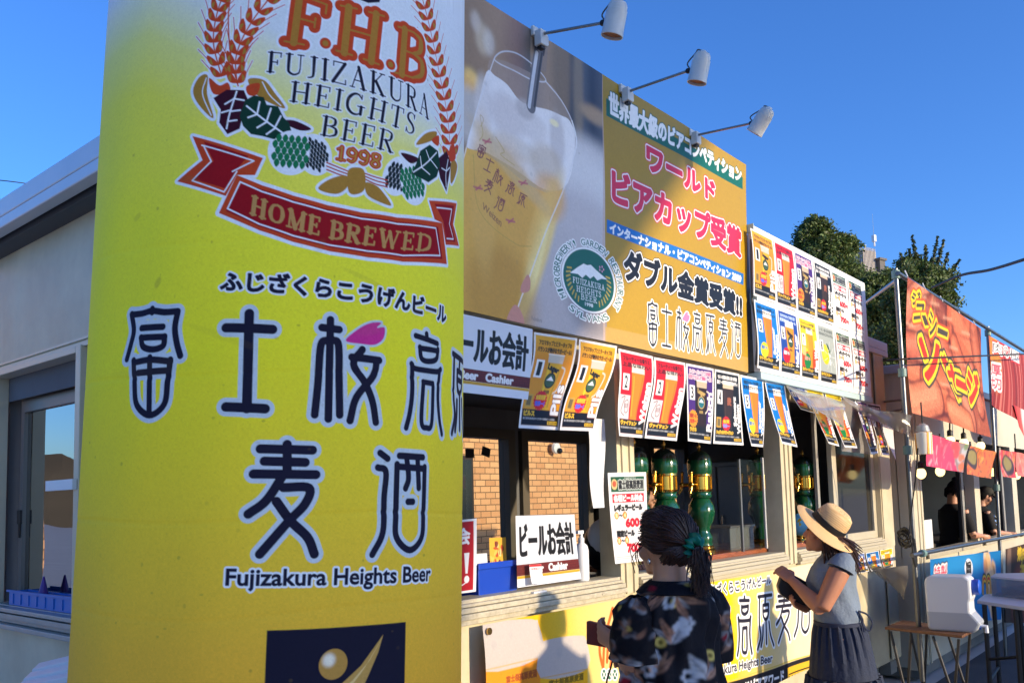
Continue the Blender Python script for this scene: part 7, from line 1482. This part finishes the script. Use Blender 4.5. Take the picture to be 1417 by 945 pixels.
def sausage():
    cv, P, u, v = px_cv([(1256, 383), (1357.5, 455), (1372.5, 605), (1265, 571)], FY - .05, 120, (176, 100, 72))
    # fat grilled sausages, piled at a slant
    for c, L, w, a, col in (((330, 370), 150, 80, -.5, (200, 120, 92)), ((350, 200), 120, 70, -.9, (206, 136, 112)), ((450, 260), 90, 60, -.2, (150, 78, 58)), ((520, 340), 150, 60, .9, (130, 60, 44)), ((620, 420), 180, 120, 1.0, (196, 104, 66)), ((520, 500), 200, 60, 1.1, (186, 98, 66)), ((600, 560), 160, 56, 1.2, (200, 112, 74)), ((400, 560), 130, 110, .5, (208, 128, 92)), ((510, 700), 130, 110, .3, (196, 104, 62)), ((620, 760), 200, 60, 1.2, (198, 126, 98)), ((690, 700), 160, 50, 1.3, (190, 110, 84)), ((400, 760), 110, 90, -.3, (204, 130, 96)), ((360, 470), 110, 70, .2, (186, 104, 78)), ((590, 860), 120, 60, .6, (206, 130, 90)), ((690, 520), 200, 60, 1.35, (176, 96, 66))):
        k, q = math.cos(a) * L * .6, math.sin(a) * L * .6; ax = [(c[0] - k, c[1] - q), c, (c[0] + k, c[1] + q)]; g2 = cv.T(S_([c, (c[0] + 10, c[1])])); sc = max(.12, np.linalg.norm(g2[1] - g2[0]) / 10); sv = cv.T(S_([c, (c[0], c[1] + 10)])); sc = (sc + np.linalg.norm(sv[1] - sv[0]) / 10) / 2
        for f, dv, al in ((1.2, -110, .8), (1.0, 0, 1), (.7, 22, .8), (.35, 44, .7)): cv.paint(cv.f_stroke(S_([(x - (1 - f) * 10, y - (1 - f) * 26) for x, y in ax]), w * sc * f, 2), tuple(max(0, min(255, x + dv)) for x in col), 0, al)
    for _ in range(60): cv.blob(S_([(rng.uniform(310, 740), rng.uniform(120, 900))])[0], rng.uniform(2, 7), rng.uniform(2, 5), [(110, 44, 30), (230, 180, 140), (90, 34, 26)][_ % 3], rng.uniform(.2, .5), 1, rng.uniform(0, 3))
    for c in ((330, 370), (450, 260), (520, 340), (620, 420), (560, 500), (640, 600), (400, 560), (510, 700), (640, 740), (690, 640), (380, 220)):
        for j in range(5): o = (j - 2) * 16; cv.paint(cv.f_stroke(S_([(c[0] + o - 14, c[1] + o * .4 - 12), (c[0] + o + 14, c[1] + o * .4 + 14)]), 2.2), (84, 34, 22), 0, .45)
        cv.paint(cv.f_stroke(S_([(c[0] - 20, c[1] - 30), (c[0] + 24, c[1] - 16)]), 2.4), (250, 226, 204), 0, .55)
    cv.blur(1); cv.img *= np.array([.84, .62, .50]); cv.grain(.10, 2); cv.grain(.06)
    YL, RD, GY, OR = (240, 206, 30), (214, 50, 26), (70, 60, 50), (220, 80, 30)
    for ch, q in (('ジ', [(326, 176), (372, 176), (380, 236), (336, 240)]), ('ュ', [(352, 236), (408, 240), (408, 310), (350, 320)]), ('ー', [(392, 300), (408, 300), (430, 352), (412, 352)]), ('シ', [(424, 268), (466, 300), (474, 404), (436, 404)]), ('ー', [(478, 366), (528, 392), (526, 416), (476, 392)])):
        F = cv.f_text(ch, S_(q), 8); cv.paint(F, OR, 6.2); cv.paint(F, YL, 3.8); cv.paint(F, GY, .9)
    for ch, q in (('ソ', [(386, 420), (486, 470), (486, 650), (400, 640)]), ('ー', [(500, 530), (514, 526), (590, 740), (578, 746)]), ('セ', [(520, 560), (600, 610), (602, 700), (548, 690)]), ('ー', [(576, 654), (636, 684), (634, 700), (574, 672)]), ('ジ', [(630, 586), (706, 640), (700, 776), (652, 772)])):
        F = cv.f_text(ch, S_(q), 15); cv.paint(F, GY, 11); cv.paint(F, YL, 7.6); cv.paint(F, RD, 3.2)
    P[..., 1] += .02 * np.sin(u * 7 + v * 2) * v + .03 * np.sin(v * 3.2) ; t = thing('sausage_banner', 'hanging banner printed with fat sausages and yellow katakana', 'banner', tuple(P[0, 0]))
    grid_mesh('printed_cloth', P, cv.img, print_mat('banner_cloth3', .6, .25, .1, 5, .12), t)
    for k in (0.0, .2, .42, .66, .9): b = MB(); c = Vector(P[0, int(k * (P.shape[1] - 1))]); b.tube([c, c + Vector((.0, .02, .06))], .006, 6); b.build('tie', mat('white_tie', (220, 220, 218), .5), t)
sausage()
def ribs():
    cv, P, u, v = px_cv([(1368, 464), (1432, 500), (1436, 606), (1376, 560)], FY - .06, 130, (150, 40, 34)); g = random.Random(3)
    for i in range(9): x = 1368 + i * 8; cv.stroke([(x, 474 + i * 3), (x + 4, 520 + i * 3), (x + 2, 572 + i * 4)], 9, [(190, 84, 76), (120, 30, 26), (206, 110, 96)][i % 3]); cv.stroke([(x + 3, 476 + i * 3), (x + 7, 520 + i * 3), (x + 5, 575 + i * 4)], 3, (226, 150, 136), .7)
    cv.blur(1); cv.blob((1378, 494), 26, 30, (224, 140, 40), .8, 1)
    for ch, q in (('肉', [(1374, 472), (1388, 478), (1388, 492), (1374, 487)]), ('の', [(1388, 478), (1396, 482), (1396, 496), (1388, 491)]), ('極', [(1397, 481), (1410, 488), (1410, 502), (1397, 495)])):
        F = cv.f_text(ch, q, 8); cv.paint(F, (206, 30, 40), 4.5); cv.paint(F, (240, 236, 232), 2.2); cv.paint(F, (30, 20, 20), -.1)
    for ch, q in (('厚', [(1372, 503), (1386, 506), (1387, 522), (1373, 518)]), ('切', [(1373, 520), (1387, 525), (1388, 540), (1374, 536)])):
        F = cv.f_text(ch, q, 8); cv.paint(F, (240, 236, 232), 4); cv.paint(F, (214, 60, 80), .6)
    P[..., 1] += .03 * np.sin(u * 9 + v) * v; t = thing('rib_banner', 'red meat banner with white lettering at the right edge', 'banner', tuple(P[0, 0])); grid_mesh('printed_cloth', P, cv.img, print_mat('banner_cloth3', .6, .25, .1, 5, .12), t)
    cv, P, u, v = px_cv([(1403, 560), (1432, 575), (1436, 640), (1410, 590)], FY - .1, 110, (190, 50, 50)); cv.blob((1420, 590), 20, 20, (240, 230, 226), .8, 1); cv.blob((1412, 584), 8, 30, (210, 90, 80), .8, 1); t = thing('meat_flag', 'lower flap of red and white cloth at the right edge', 'banner', tuple(P[0, 0])); grid_mesh('printed_cloth', P, cv.img, print_mat('banner_cloth3', .6, .25, .1, 5, .12), t)
ribs()
Q_ = lambda p: np.stack([1180 + np.asarray(p, float)[:, 0] / 4.726, 580 + np.asarray(p, float)[:, 1] / 4.726], 1)
def cards():
    g = random.Random(9)
    for lb, quad, cols, lay in (('strip of bright pink raw meat pictures hanging below the sausage banner', [(505, 98), (760, 168), (682, 350), (440, 308)], [(214, 60, 90), (232, 120, 130), (196, 40, 66), (240, 170, 170)], 3), ('strip of orange grilled food pictures hanging beside the pink one', [(770, 175), (938, 215), (868, 390), (710, 360)], [(214, 110, 30), (236, 160, 50), (180, 60, 30), (120, 90, 40)], 2), ('strip of red and green food pictures right of the second pole', [(960, 200), (1066, 215), (1036, 386), (950, 376)], [(214, 60, 60), (236, 130, 60), (150, 150, 50), (226, 160, 150)], 2), ('salmon pink food picture card at the right edge of the string', [(1070, 215), (1180, 235), (1180, 385), (1046, 372)], [(226, 120, 100), (240, 180, 150), (206, 80, 70), (236, 140, 120)], 1)):
        cv, P, u, v = px_cv([tuple(x) for x in Q_(quad)], FY - .12, 130, cols[0])
        for _ in range(70): x, y = g.uniform(0, cv.w), g.uniform(0, cv.h); cv.paint(cv.f_stroke([(x, y), (x + g.uniform(-9, 9), y + g.uniform(-14, 14))], g.uniform(2, 7), raw=True), g.choice(cols), 0, .8)
        if lay == 3: cv.poly([tuple(x) for x in Q_([(662, 142), (760, 168), (682, 350), (640, 342)])], (150, 130, 120)); [cv.blob(Q_([(g.uniform(660, 740), g.uniform(170, 320))])[0], 8, 6, g.choice([(226, 110, 50), (120, 140, 90), (190, 190, 190), (214, 70, 60)]), .9, .8) for _ in range(14)]
        if lay == 2: cv.ellipse(Q_([(772, 260)])[0] if lb.startswith('strip of orange') else Q_([(1000, 300)])[0], 8, 15, (70, 40, 26)); cv.ellipse(Q_([(772, 250)])[0] if lb.startswith('strip of orange') else Q_([(1000, 290)])[0], 6, 10, (150, 130, 60))
        cv.blur(1); P[..., 1] -= .05 * v * v + .01 * np.sin(u * 9); o = grid_mesh('picture_strip', P, cv.img, PAPER, None, tuple(P[0, 0])); tag(o, lb, 'picture strip', 'food pictures on the string')
    # blue banner under the sill rail and a dark one beside it
    K_ = lambda p: np.stack([1180 + np.asarray(p, float)[:, 0] / 4.612, 740 + np.asarray(p, float)[:, 1] / 4.612], 1)
    cv, P, u, v = px_cv([tuple(x) for x in K_([(494, 155), (944, 98), (968, 540), (500, 560)])], FY - .02, 130, (6, 112, 176))
    cv.blob(K_([(700, 200)])[0], 60, 40, (40, 140, 200), .6, 1); cv.ellipse(K_([(738, 210)])[0], 5.4, 13, (232, 232, 232)); cv.text('旨', K_([(722, 170), (754, 165), (754, 240), (722, 245)]), (20, 20, 20), .8)
    F = cv.f_text('特製', K_([(520, 205), (606, 185), (606, 262), (524, 280)]), 6); cv.paint(F, (20, 30, 60), 4); cv.paint(F, (236, 232, 230), 2.4); cv.paint(F, (206, 50, 80), .4)
    for i in range(26): cv.blob(K_([(870 + g.uniform(-30, 30) + i, 150 + i * 14)])[0], 9, 7, g.choice([(206, 160, 110), (226, 190, 146), (176, 120, 74)]), .85, .8)
    for x in (836, 866): F = cv.f_stroke(K_([(x - 16, 360), (x - 10, 290), (x, 276), (x + 10, 290), (x + 16, 360)]), 5, 5); cv.paint(F, (20, 16, 16), 3); cv.paint(F, (230, 190, 60), 1); cv.paint(F, (196, 30, 30), -1)
    P[..., 1] += .03 * np.sin(u * 8) * v; t = thing('blue_banner', 'bright blue food banner on the rail below the food stall window', 'banner', tuple(P[0, 0])); grid_mesh('printed_cloth', P, cv.img, print_mat('banner_cloth3', .6, .25, .1, 5, .12), t)
    cv, P, u, v = px_cv([tuple(x) for x in K_([(975, 90), (1120, 50), (1125, 560), (975, 560)])], FY - .03, 130, (64, 44, 34))
    cv.text('焼', K_([(1050, 80), (1078, 76), (1078, 160), (1050, 166)]), (214, 180, 40), 1.4); cv.text('肉', K_([(1082, 80), (1112, 74), (1112, 160), (1082, 166)]), (214, 180, 40), 1.4); cv.text('丼', K_([(1064, 180), (1110, 172), (1110, 260), (1064, 268)]), (214, 180, 40), 1.4); cv.blob(K_([(1000, 200)])[0], 10, 30, (150, 120, 100), .6, 1); cv.blob(K_([(1060, 400)])[0], 30, 30, (150, 50, 30), .6, 1)
    P[..., 1] += .02 * np.sin(u * 8) * v; t = thing('dark_banner', 'dark brown food banner with yellow lettering behind the plastic box', 'banner', tuple(P[0, 0])); grid_mesh('printed_cloth', P, cv.img, print_mat('banner_cloth3', .6, .25, .1, 5, .12), t)
cards()
# hanging bulbs, the striped lantern, cables
def bulb(label, px, py, Y, r, lit, cord_top):
    c = Yv(px, py, Y); t = thing('light_bulb', label, 'bulb', tuple(c), 'light bulbs strung along the food stall')
    b = MB(); b.ell(c, (r, r, r * 1.15), 14, 10); b.build('glass', mat('warm_bulb', (240, 220, 150), .3, emit=(255, 226, 150), estr=.9) if lit else mat('pale_bulb', (232, 222, 190), .3), t, True)
    b = MB(); b.lathe([(0, 0), (r * .6, 0), (r * .6, r * 1.2), (r * .3, r * 1.5), (0, r * 1.5)], c + Vector((0, 0, r)), 12); b.build('socket', DARKFR, t, True)
    b = MB(); b.tube([tuple(p) for p in crom([list(c + Vector((0, 0, r * 2))), list(c + Vector((.03, 0, r * 5))), list(Yv(*cord_top, Y))], 5)], .008, 6); b.build('cord', mat('black_cable', (20, 20, 20), .6), t, True)
for i, (px, py, r, lit, ct) in enumerate(((1315, 610, .045, 1, (1311, 578)), (1334, 613, .045, 1, (1330, 585)), (1357, 617, .045, 1, (1352, 592)), (1274.5, 655, .045, 1, (1279, 600)), (1301, 652, .045, 1, (1300, 600)), (1373, 653, .045, 1, (1378, 600)), (1407, 658, .045, 1, (1404, 600)))):
    bulb(['small bulb above the pink meat pictures', 'small bulb between the pink and orange pictures', 'small bulb above the orange pictures', 'round bulb left of the pink strip of pictures', 'round bulb peeping out below the pink pictures', 'round bulb right of the orange pictures', 'round bulb nearest the right edge of the picture'][i], px, py, FY + .12 if py > 640 else FY + .05, r, lit, ct)
c = Yv(1278, 612, 2.05); t = thing('striped_lantern', 'red, white and yellow striped paper lantern hanging by the sausage banner', 'lantern', tuple(c))
m = bpy.data.materials.new('stripes'); m.use_nodes = True; tt = m.node_tree; w_ = tt.nodes.new('ShaderNodeTexWave'); w_.bands_direction = 'X'; w_.inputs['Scale'].default_value = 10; cr = tt.nodes.new('ShaderNodeValToRGB'); cr.color_ramp.interpolation = 'CONSTANT'; cr.color_ramp.elements[0].color = (*map(float, lin((232, 226, 206))), 1); cr.color_ramp.elements[1].position = .5; cr.color_ramp.elements[1].color = (*map(float, lin((190, 60, 50))), 1); e = cr.color_ramp.elements.new(.8); e.color = (*map(float, lin((226, 180, 60))), 1); tc = tt.nodes.new('ShaderNodeTexCoord'); tt.links.new(tc.outputs['Object'], w_.inputs[0]); tt.links.new(w_.outputs[0], cr.inputs[0]); tt.links.new(cr.outputs[0], tt.nodes['Principled BSDF'].inputs['Base Color'])
b = MB(); b.lathe([(0, -.10), (.066, -.10), (.07, .08), (.05, .09), (0, .09)], c, 20); b.build('paper_shade', m, t, True); b = MB(); b.lathe([(0, .09), (.058, .09), (.045, .14), (.016, .16), (0, .16)], c, 18); b.build('cap', GREYP, t, True); b = MB(); b.tube([c + Vector((0, 0, .15)), c + Vector((0, 0, .34))], .006, 6); b.build('cord', mat('black_cable', (20, 20, 20), .6), t)
BC = mat('black_cable', (20, 20, 20), .6)
t = thing('cable_coil', 'untidy coil of black cable tied to the tall scaffold pole', 'cable', tuple(Yv(1255, 750, FY))); g = random.Random(2); b = MB()
for i in range(13):
    a0 = g.uniform(-.25, .25); R1, R2 = g.uniform(.08, .17), g.uniform(.03, .08); c = Yv(1252 + g.uniform(-2, 2), 742 + g.uniform(-3, 3), FY - .02 + g.uniform(-.02, .02)); b.tube([tuple(c + Vector((R1 * math.cos(x) * .8, R1 * .5 * math.cos(x), R2 * math.sin(x) + a0 * R1 * math.cos(x)))) for x in np.linspace(0, 2 * math.pi, 22)], .007, 6)
for i in range(12): c = Yv(1262 + g.uniform(-2, 3), 745, FY - .03); b.tube([tuple(p) for p in crom([list(c), list(c + Vector((.03, 0, -.08))), list(c + Vector((.06 + g.uniform(-.03, .03), 0, -.20 + g.uniform(-.05, .04)))), list(c + Vector((.03, .01, -.12)))], 5)], .007, 6)
b.build('loops', BC, t, True)
b = MB(); b.tube([tuple(p) for p in crom([list(Yv(1270, 620, 2.05)), list(Yv(1267, 660, 2.1)), list(Yv(1262, 700, 2.15)), list(Yv(1258, 742, FY - .03))], 6)], .006, 6); b.build('drop', BC, t, True)
def wire(label, pts, r, sag=0): 
    b = MB(); b.tube([tuple(p) for p in crom([list(p) for p in pts], 10)], r, 6); o = b.build('overhead_wire', BC, None, True, org=tuple(pts[0])); tag(o, label, 'wire')
wire('black overhead wire at upper right, running from the tree', [atD(1290, 398, 24), atD(1330, 381, 22), atD(1372, 373, 20), atD(1440, 352, 17)], .035)
b = MB(); b.tube([Yv(1222, 499, 2.69), Yv(1246, 497, FY - .04), Yv(1258, 496.5, FY - .20), Yv(1440, 489, FY - .30)], .008, 6); o = b.build('overhead_wire', BC, None, True, org=tuple(Yv(1222, 499, 2.69))); tag(o, 'straight black wire crossing in front of the sausage banner', 'wire')
wire('thin wire against the sky at the left edge', [atD(-30, 247, 60), atD(20, 252, 60), atD(90, 262, 62)], .035)
# ------------------------------------------------------------------ water jug on its table, folding table with a clear box
def jug():
    zt = .46; c = onZ(1284, 868, zt); x, y = float(c[0]), float(c[1]); ux = Vector((1.0, -.35, 0)).normalized(); uy = Vector((.35, 1, 0)).normalized()
    A, Bc, Cc, Dc = [Vector(onZ(*p, zt)) for p in ((1224, 867), (1331, 879), (1346, 871), (1250, 857))]
    t = thing('camp_table', 'small low slatted wooden table on crossed black legs', 'table', (x, y, -.28)); n = 6; WD = mat('brown_slats', (112, 74, 48), .6, noise=.3, nscale=6, stretch=(1, 8, 8))
    for i in range(n):
        p = [A.lerp(Dc, (i + .06) / n), Bc.lerp(Cc, (i + .06) / n), Bc.lerp(Cc, (i + .94) / n), A.lerp(Dc, (i + .94) / n)]; b = MB(); b.sheet(p, (0, 0, -1), .022); b.build('slat', WD, t, bevel=.002)
    for s_, e in ((A, Bc), (Dc, Cc)):
        for k0, k1 in ((.08, .30), (.36, .22), (.64, .96), (.96, .80)):
            p, q = s_.lerp(e, k0), s_.lerp(e, k1); b = MB(); b.tube([p + Vector((0, 0, -.03)), Vector((q.x, q.y, -.27))], .011, 8); b.build('leg', DARKFR, t)
    j = thing('water_jug', 'translucent white water jug with blue cap and tap on the camp table', 'water jug', (x, y, zt)); o = Vector((0, 0, 0))
    fd = (Vector(onY(1345, 830, y)) - Vector(onY(1284, 830, y))).normalized(); fd.z = 0; fd = Vector((.06, -.998, 0)).normalized(); sd = Vector((.998, .06, 0)); base = Vector(onZ(1316, 874, zt)) + sd * .11
    pr = [(-.22, .03), (-.20, .0), (.20, .0), (.235, .02), (.27, .075), (.245, .10), (.185, .16), (.185, .24), (.20, .27), (.20, .42), (.16, .445), (-.17, .445), (-.215, .42), (-.225, .38)]
    m = bpy.data.materials.new('milky_plastic'); m.use_nodes = True; tt = m.node_tree; bb = tt.nodes['Principled BSDF']; _tc2 = tt.nodes.new('ShaderNodeTexCoord'); _sp = tt.nodes.new('ShaderNodeSeparateXYZ'); _cr = tt.nodes.new('ShaderNodeValToRGB'); _cr.color_ramp.elements[0].position = .150; _cr.color_ramp.elements[0].color = (.40, .43, .47, 1); _cr.color_ramp.elements[1].position = .156; _cr.color_ramp.elements[1].color = (.66, .68, .70, 1); tt.links.new(_tc2.outputs['Object'], _sp.inputs[0]); tt.links.new(_sp.outputs[2], _cr.inputs[0]); tt.links.new(_cr.outputs[0], bb.inputs['Base Color']); bb.inputs['Roughness'].default_value = .35; bb.inputs['Subsurface Weight'].default_value = .3; bb.inputs['Subsurface Radius'].default_value = (.1, .1, .1); bb.inputs['Subsurface Scale'].default_value = .2
    b = MB(); b.sheet([base + fd * a * .8 - sd * .10 + Vector((0, 0, z)) for a, z in pr], sd, .22); b.build('jug_body', m, j, bevel=.018)
    b = MB(); cc = base + fd * .16 + Vector((0, 0, .355)); b.lathe([(0, 0), (.058, 0), (.062, .012), (.062, .05), (.05, .058), (0, .06)], cc, 22, fd); b.build('cap', mat('cap_blue', (24, 82, 190), .35), j, True)
    b = MB(); cc = base + fd * .155 + Vector((0, 0, .05)); b.lathe([(0, 0), (.028, 0), (.028, .05), (0, .05)], cc - sd * .03, 16, fd); tp = b.build('tap', mat('cap_blue', (24, 82, 190), .35), j, True); b = MB(); b.tube([cc - sd * .03 + fd * .05, cc - sd * .03 + fd * .09, cc - sd * .03 + fd * .09 + Vector((0, 0, -.05))], .016, 10); b.build('spout', mat('white_plastic', (224, 226, 228), .35), tp, True)
    # folding table
    z2 = .62; P = [Vector(onZ(*p, z2)) for p in ((1352, 830), (1440, 843), (1440, 815), (1362, 822))]; t = thing('folding_table', 'white folding table with black legs at the right edge', 'table', (P[0].x, P[0].y, -.3)); b = MB(); b.sheet(P, (0, 0, -1), .03); b.build('table_top', mat('table_white', (206, 208, 210), .45), t, bevel=.004)
    for a, bq in ((P[0].lerp(P[1], .12), (0, 0)), (P[0].lerp(P[1], .62), (0, 0)), (P[3].lerp(P[2], .15), (0, 0)), (P[3].lerp(P[2], .6), (0, 0))): b = MB(); b.tube([a + Vector((0, 0, -.03)), Vector((a.x, a.y, -.3))], .02, 8); b.build('leg', DARKFR, t)
    b = MB(); b.tube([P[0].lerp(P[1], .12) + Vector((0, 0, -.5)), P[0].lerp(P[1], .62) + Vector((0, 0, -.42))], .014, 8); b.tube([P[0].lerp(P[1], .12) + Vector((0, 0, -.68)), P[3].lerp(P[2], .15) + Vector((0, 0, -.68))], .014, 8); b.build('brace', DARKFR, t)
    q = [Vector(onZ(*p, z2 + .002)) for p in ((1373, 824), (1440, 832), (1440, 818), (1380, 819))]; t = thing('clear_box', 'clear plastic storage box on the folding table', 'box', tuple(q[0])); b = MB(); b.sheet(q, (0, 0, 1), .16); b.build('box_body', glass_mat('tub_clear2', (206, 212, 216), .08, .1, .3, (196, 202, 208)), t); b = MB(); b.sheet([p + Vector((0, 0, .162)) for p in q], (0, 0, 1), .015); b.build('lid_rim', mat('rim_grey', (190, 194, 198), .4), t); b = MB(); b.sheet([q[0].lerp(q[2], .2) + Vector((0, 0, .01)), q[1].lerp(q[3], .1) + Vector((0, 0, .01)), q[2].lerp(q[0], .2) + Vector((0, 0, .01)), q[3].lerp(q[1], .25) + Vector((0, 0, .01))], (0, 0, 1), .06); b.build('contents', mat('dark_contents', (70, 70, 74), .6), t)
jug()
# ------------------------------------------------------------------ trees and the tower beyond
LEAF = bpy.data.materials.new('leaves'); LEAF.use_nodes = True
_t = LEAF.node_tree; _b = _t.nodes['Principled BSDF']; _b.inputs['Roughness'].default_value = .55; _oi = _t.nodes.new('ShaderNodeAttribute'); _oi.attribute_name = 'ink'; _t.links.new(_oi.outputs['Color'], _b.inputs['Base Color'])
_tr = _t.nodes.new('ShaderNodeBsdfTranslucent'); _t.links.new(_oi.outputs['Color'], _tr.inputs[0]); _mx = _t.nodes.new('ShaderNodeMixShader'); _mx.inputs[0].default_value = .25; _t.links.new(_b.outputs[0], _mx.inputs[1]); _t.links.new(_tr.outputs[0], _mx.inputs[2]); _t.links.new(_mx.outputs[0], _t.nodes['Material Output'].inputs[0])
def tree(label, base_px, dep, clumps, nleaf, leaf, seed, sprays=()):
    """clumps: (px, py, radius in px, weight) of the crown as seen, spread in depth as far as they are wide"""
    r = np.random.default_rng(seed); k = dep / FPX; pb = Vector(atD(base_px, 690, dep)); t = thing('tree', label, 'tree', (pb.x, pb.y, -.3)); C = []; tot = sum(c[3] for c in clumps); V = []; col = []
    for px, py, rp, w in clumps:
        c = np.array(atD(px, py, dep + r.uniform(-1, 1) * rp * k)); R = rp * k; n = int(nleaf * w / tot); C.append((c, R))
        d = r.normal(size=(n, 3)); d /= np.linalg.norm(d, axis=1)[:, None]; lump = 1 + .5 * np.sin(d[:, 0] * 6 + seed) * np.sin(d[:, 1] * 6 + 1) * np.sin(d[:, 2] * 5 + 2); p = c + d * (R * lump * (r.uniform(.1, 1, n) ** .5 + np.abs(r.normal(0, .13, n))))[:, None] * np.array([1, 1, .95]); V.append(p); g = r.uniform(.35, 2.1, n)[:, None]; col.append(np.array([.068, .105, .024]) * g + r.uniform(0, .03, n)[:, None] * np.array([1, .7, .1]))
    for a, b_, n in sprays:
        pa, pb_ = np.array(atD(*a, dep)), np.array(atD(*b_, dep)); s = r.uniform(0, 1, n)[:, None]; p = pa + (pb_ - pa) * s + r.normal(size=(n, 3)) * (2.6 * k * (1.15 - s)); V.append(p); g = r.uniform(.6, 1.5, n)[:, None]; col.append(np.array([.065, .088, .028]) * g)
    V = np.concatenate(V); col = np.concatenate(col); n = len(V); u = r.normal(size=(n, 3)); u /= np.linalg.norm(u, axis=1)[:, None]; w = np.cross(u, r.normal(size=(n, 3))); w /= np.linalg.norm(w, axis=1)[:, None]; L = leaf * r.uniform(.6, 1.4, n)[:, None]
    q = np.stack([V - u * L, V + w * L * .45, V + u * L, V - w * L * .45], 1).reshape(-1, 3) - np.array(ORG[t.name]); me = bpy.data.meshes.new('crown'); me.vertices.add(4 * n); me.vertices.foreach_set('co', q.reshape(-1).astype(np.float32)); me.loops.add(4 * n); me.loops.foreach_set('vertex_index', np.arange(4 * n, dtype=np.int32)); me.polygons.add(n); me.polygons.foreach_set('loop_start', (np.arange(n) * 4).astype(np.int32)); me.update(calc_edges=True)
    at = me.attributes.new('ink', 'FLOAT_COLOR', 'POINT'); rgba = np.ones((4 * n, 4), np.float32); rgba[:, :3] = np.repeat(np.clip(col, 0, 1), 4, 0); at.data.foreach_set('color', rgba.reshape(-1)); me.materials.append(LEAF); link('crown', me, t)
    b = MB(); top = Vector(C[0][0]); H = top.z + .3; b.tube([(pb.x, pb.y, -.3), (pb.x + .1, pb.y, H * .35), tuple(Vector((pb.x, pb.y, H * .55)).lerp(top, .3)), tuple(top)], [.34, .26, .16, .04], 10)
    for c, R in C[1:]: s = Vector((pb.x, pb.y, H * .4)); b.tube([s, s.lerp(Vector(c), .5) + Vector((0, 0, .3)), Vector(c)], [.14, .09, .03], 7)
    for a, b_, _ in sprays: b.tube([Vector(atD(*a, dep)), Vector(atD(*b_, dep))], [.05, .012], 5)
    b.build('trunk', mat('bark', (70, 58, 46), .9, noise=.3), t, True)
tree('tall dark green tree left of the grey tower, behind the poster board', 1150, 42, [(1128, 330, 26, 1.2), (1140, 352, 26, 1.2), (1162, 345, 20, 1), (1172, 340, 14, .6), (1112, 340, 12, .5), (1150, 390, 40, 2), (1180, 382, 16, .7), (1130, 400, 34, 1.5), (1180, 420, 36, 1.6), (1128, 316, 16, .6)], 70000, .085, 1)
tree('tree between the grey tower and the scaffold pole, with pale young leaves', 1222, 38, [(1212, 402, 22, 1.2), (1232, 392, 18, 1.0), (1212, 436, 32, 2), (1228, 470, 34, 2), (1197, 415, 16, .8), (1205, 500, 34, 1.5), (1236, 520, 36, 1.6)], 60000, .08, 2)
tree('feathery tree with long upright sprays behind the sausage banner', 1275, 34, [(1272, 400, 32, 2), (1290, 395, 26, 1.5), (1262, 375, 20, 1), (1300, 420, 20, 1), (1250, 420, 26, 1.2), (1275, 450, 40, 2), (1255, 480, 40, 2)], 50000, .08, 3, [((1285, 390), (1298, 327), 200), ((1275, 390), (1262, 326), 180), ((1292, 385), (1306, 332), 160), ((1298, 400), (1328, 360), 200), ((1280, 385), (1281, 340), 160), ((1266, 380), (1258, 345), 120), ((1300, 400), (1312, 350), 150), ((1300, 420), (1325, 388), 150), ((1305, 430), (1322, 420), 120), ((1250, 380), (1246, 350), 110)])
def tower_bld():
    D = 150; t = thing('office_tower', 'distant grey ribbed tower block with a rooftop antenna, between the trees', 'building', tuple(atD(1215, 690, D)[:2]) + (-.3,)); ax = Vector((CR.x, CR.y, 0)).normalized(); ay = Vector((CF.x, CF.y, 0)).normalized(); c = Vector(atD(1213, 690, D)); zt = atD(1213, 341, D)[2]; k = D / FPX; CON = mat('tower_concrete', (150, 140, 130), .8, noise=.1, nscale=.3); rot = Matrix((ax, ay, Vector((0, 0, 1)))).transposed() @ Matrix.Rotation(.55, 3, 'Z')
    b = MB(); b.box((c.x, c.y, (zt - .3) / 2), (26 * k * 1.1, 26 * k, zt + .3), rot); b.build('wall', CON, t)
    for i in range(9):
        o = rot @ Vector(((i - 4) * 2.9 * k, -13.4 * k, 0)); b = MB(); b.box((c.x + o.x, c.y + o.y, zt * .62), (.9 * k, .8 * k, zt * .78), rot); b.build('rib', mat('rib_light', (176, 170, 164), .8), t)
    for i in range(8):
        o = rot @ Vector((-14.7 * k, (i - 3.5) * 2.9 * k, 0)); b = MB(); b.box((c.x + o.x, c.y + o.y, zt * .62), (.8 * k, .8 * k, zt * .78), rot); b.build('rib', mat('rib_light', (176, 170, 164), .8), t)
    e = c + ax * 22 * k; b = MB(); b.box((e.x, e.y, zt - 12 * k), (16 * k, 20 * k, 3 * k), rot); b.box((e.x, e.y, zt * .5 - 6 * k), (12 * k, 16 * k, zt - 14 * k), rot); b.build('wing', mat('tower_dark', (92, 88, 84), .8), t)
    a = Vector(atD(1210, 341, D)); b = MB(); b.tube([a, a + Vector((0, 0, 6 * k))], 1.2 * k, 8); b.box(a + Vector((0, 0, 11 * k)), (4.4 * k, 4.4 * k, 9 * k), rot); b.build('antenna', mat('antenna_white', (214, 214, 214), .5), t); b = MB(); b.tube([a + Vector((0, 0, 15 * k)), a + Vector((0, 0, 46 * k))], [.25 * k, .12 * k], 6); b.build('mast', GREYP, t)
    a = Vector(atD(1197, 341, D)); b = MB(); b.box(a + Vector((0, 0, 0)), (2 * k, 2 * k, 4 * k), rot); b.build('vent', GREYP, t)
tower_bld()
bpy.data.objects.remove(_to); bpy.data.curves.remove(_tc)
for o in bpy.data.objects:
    if o.type == 'MESH':
        for a in ('label', 'category', 'group'):
            pass
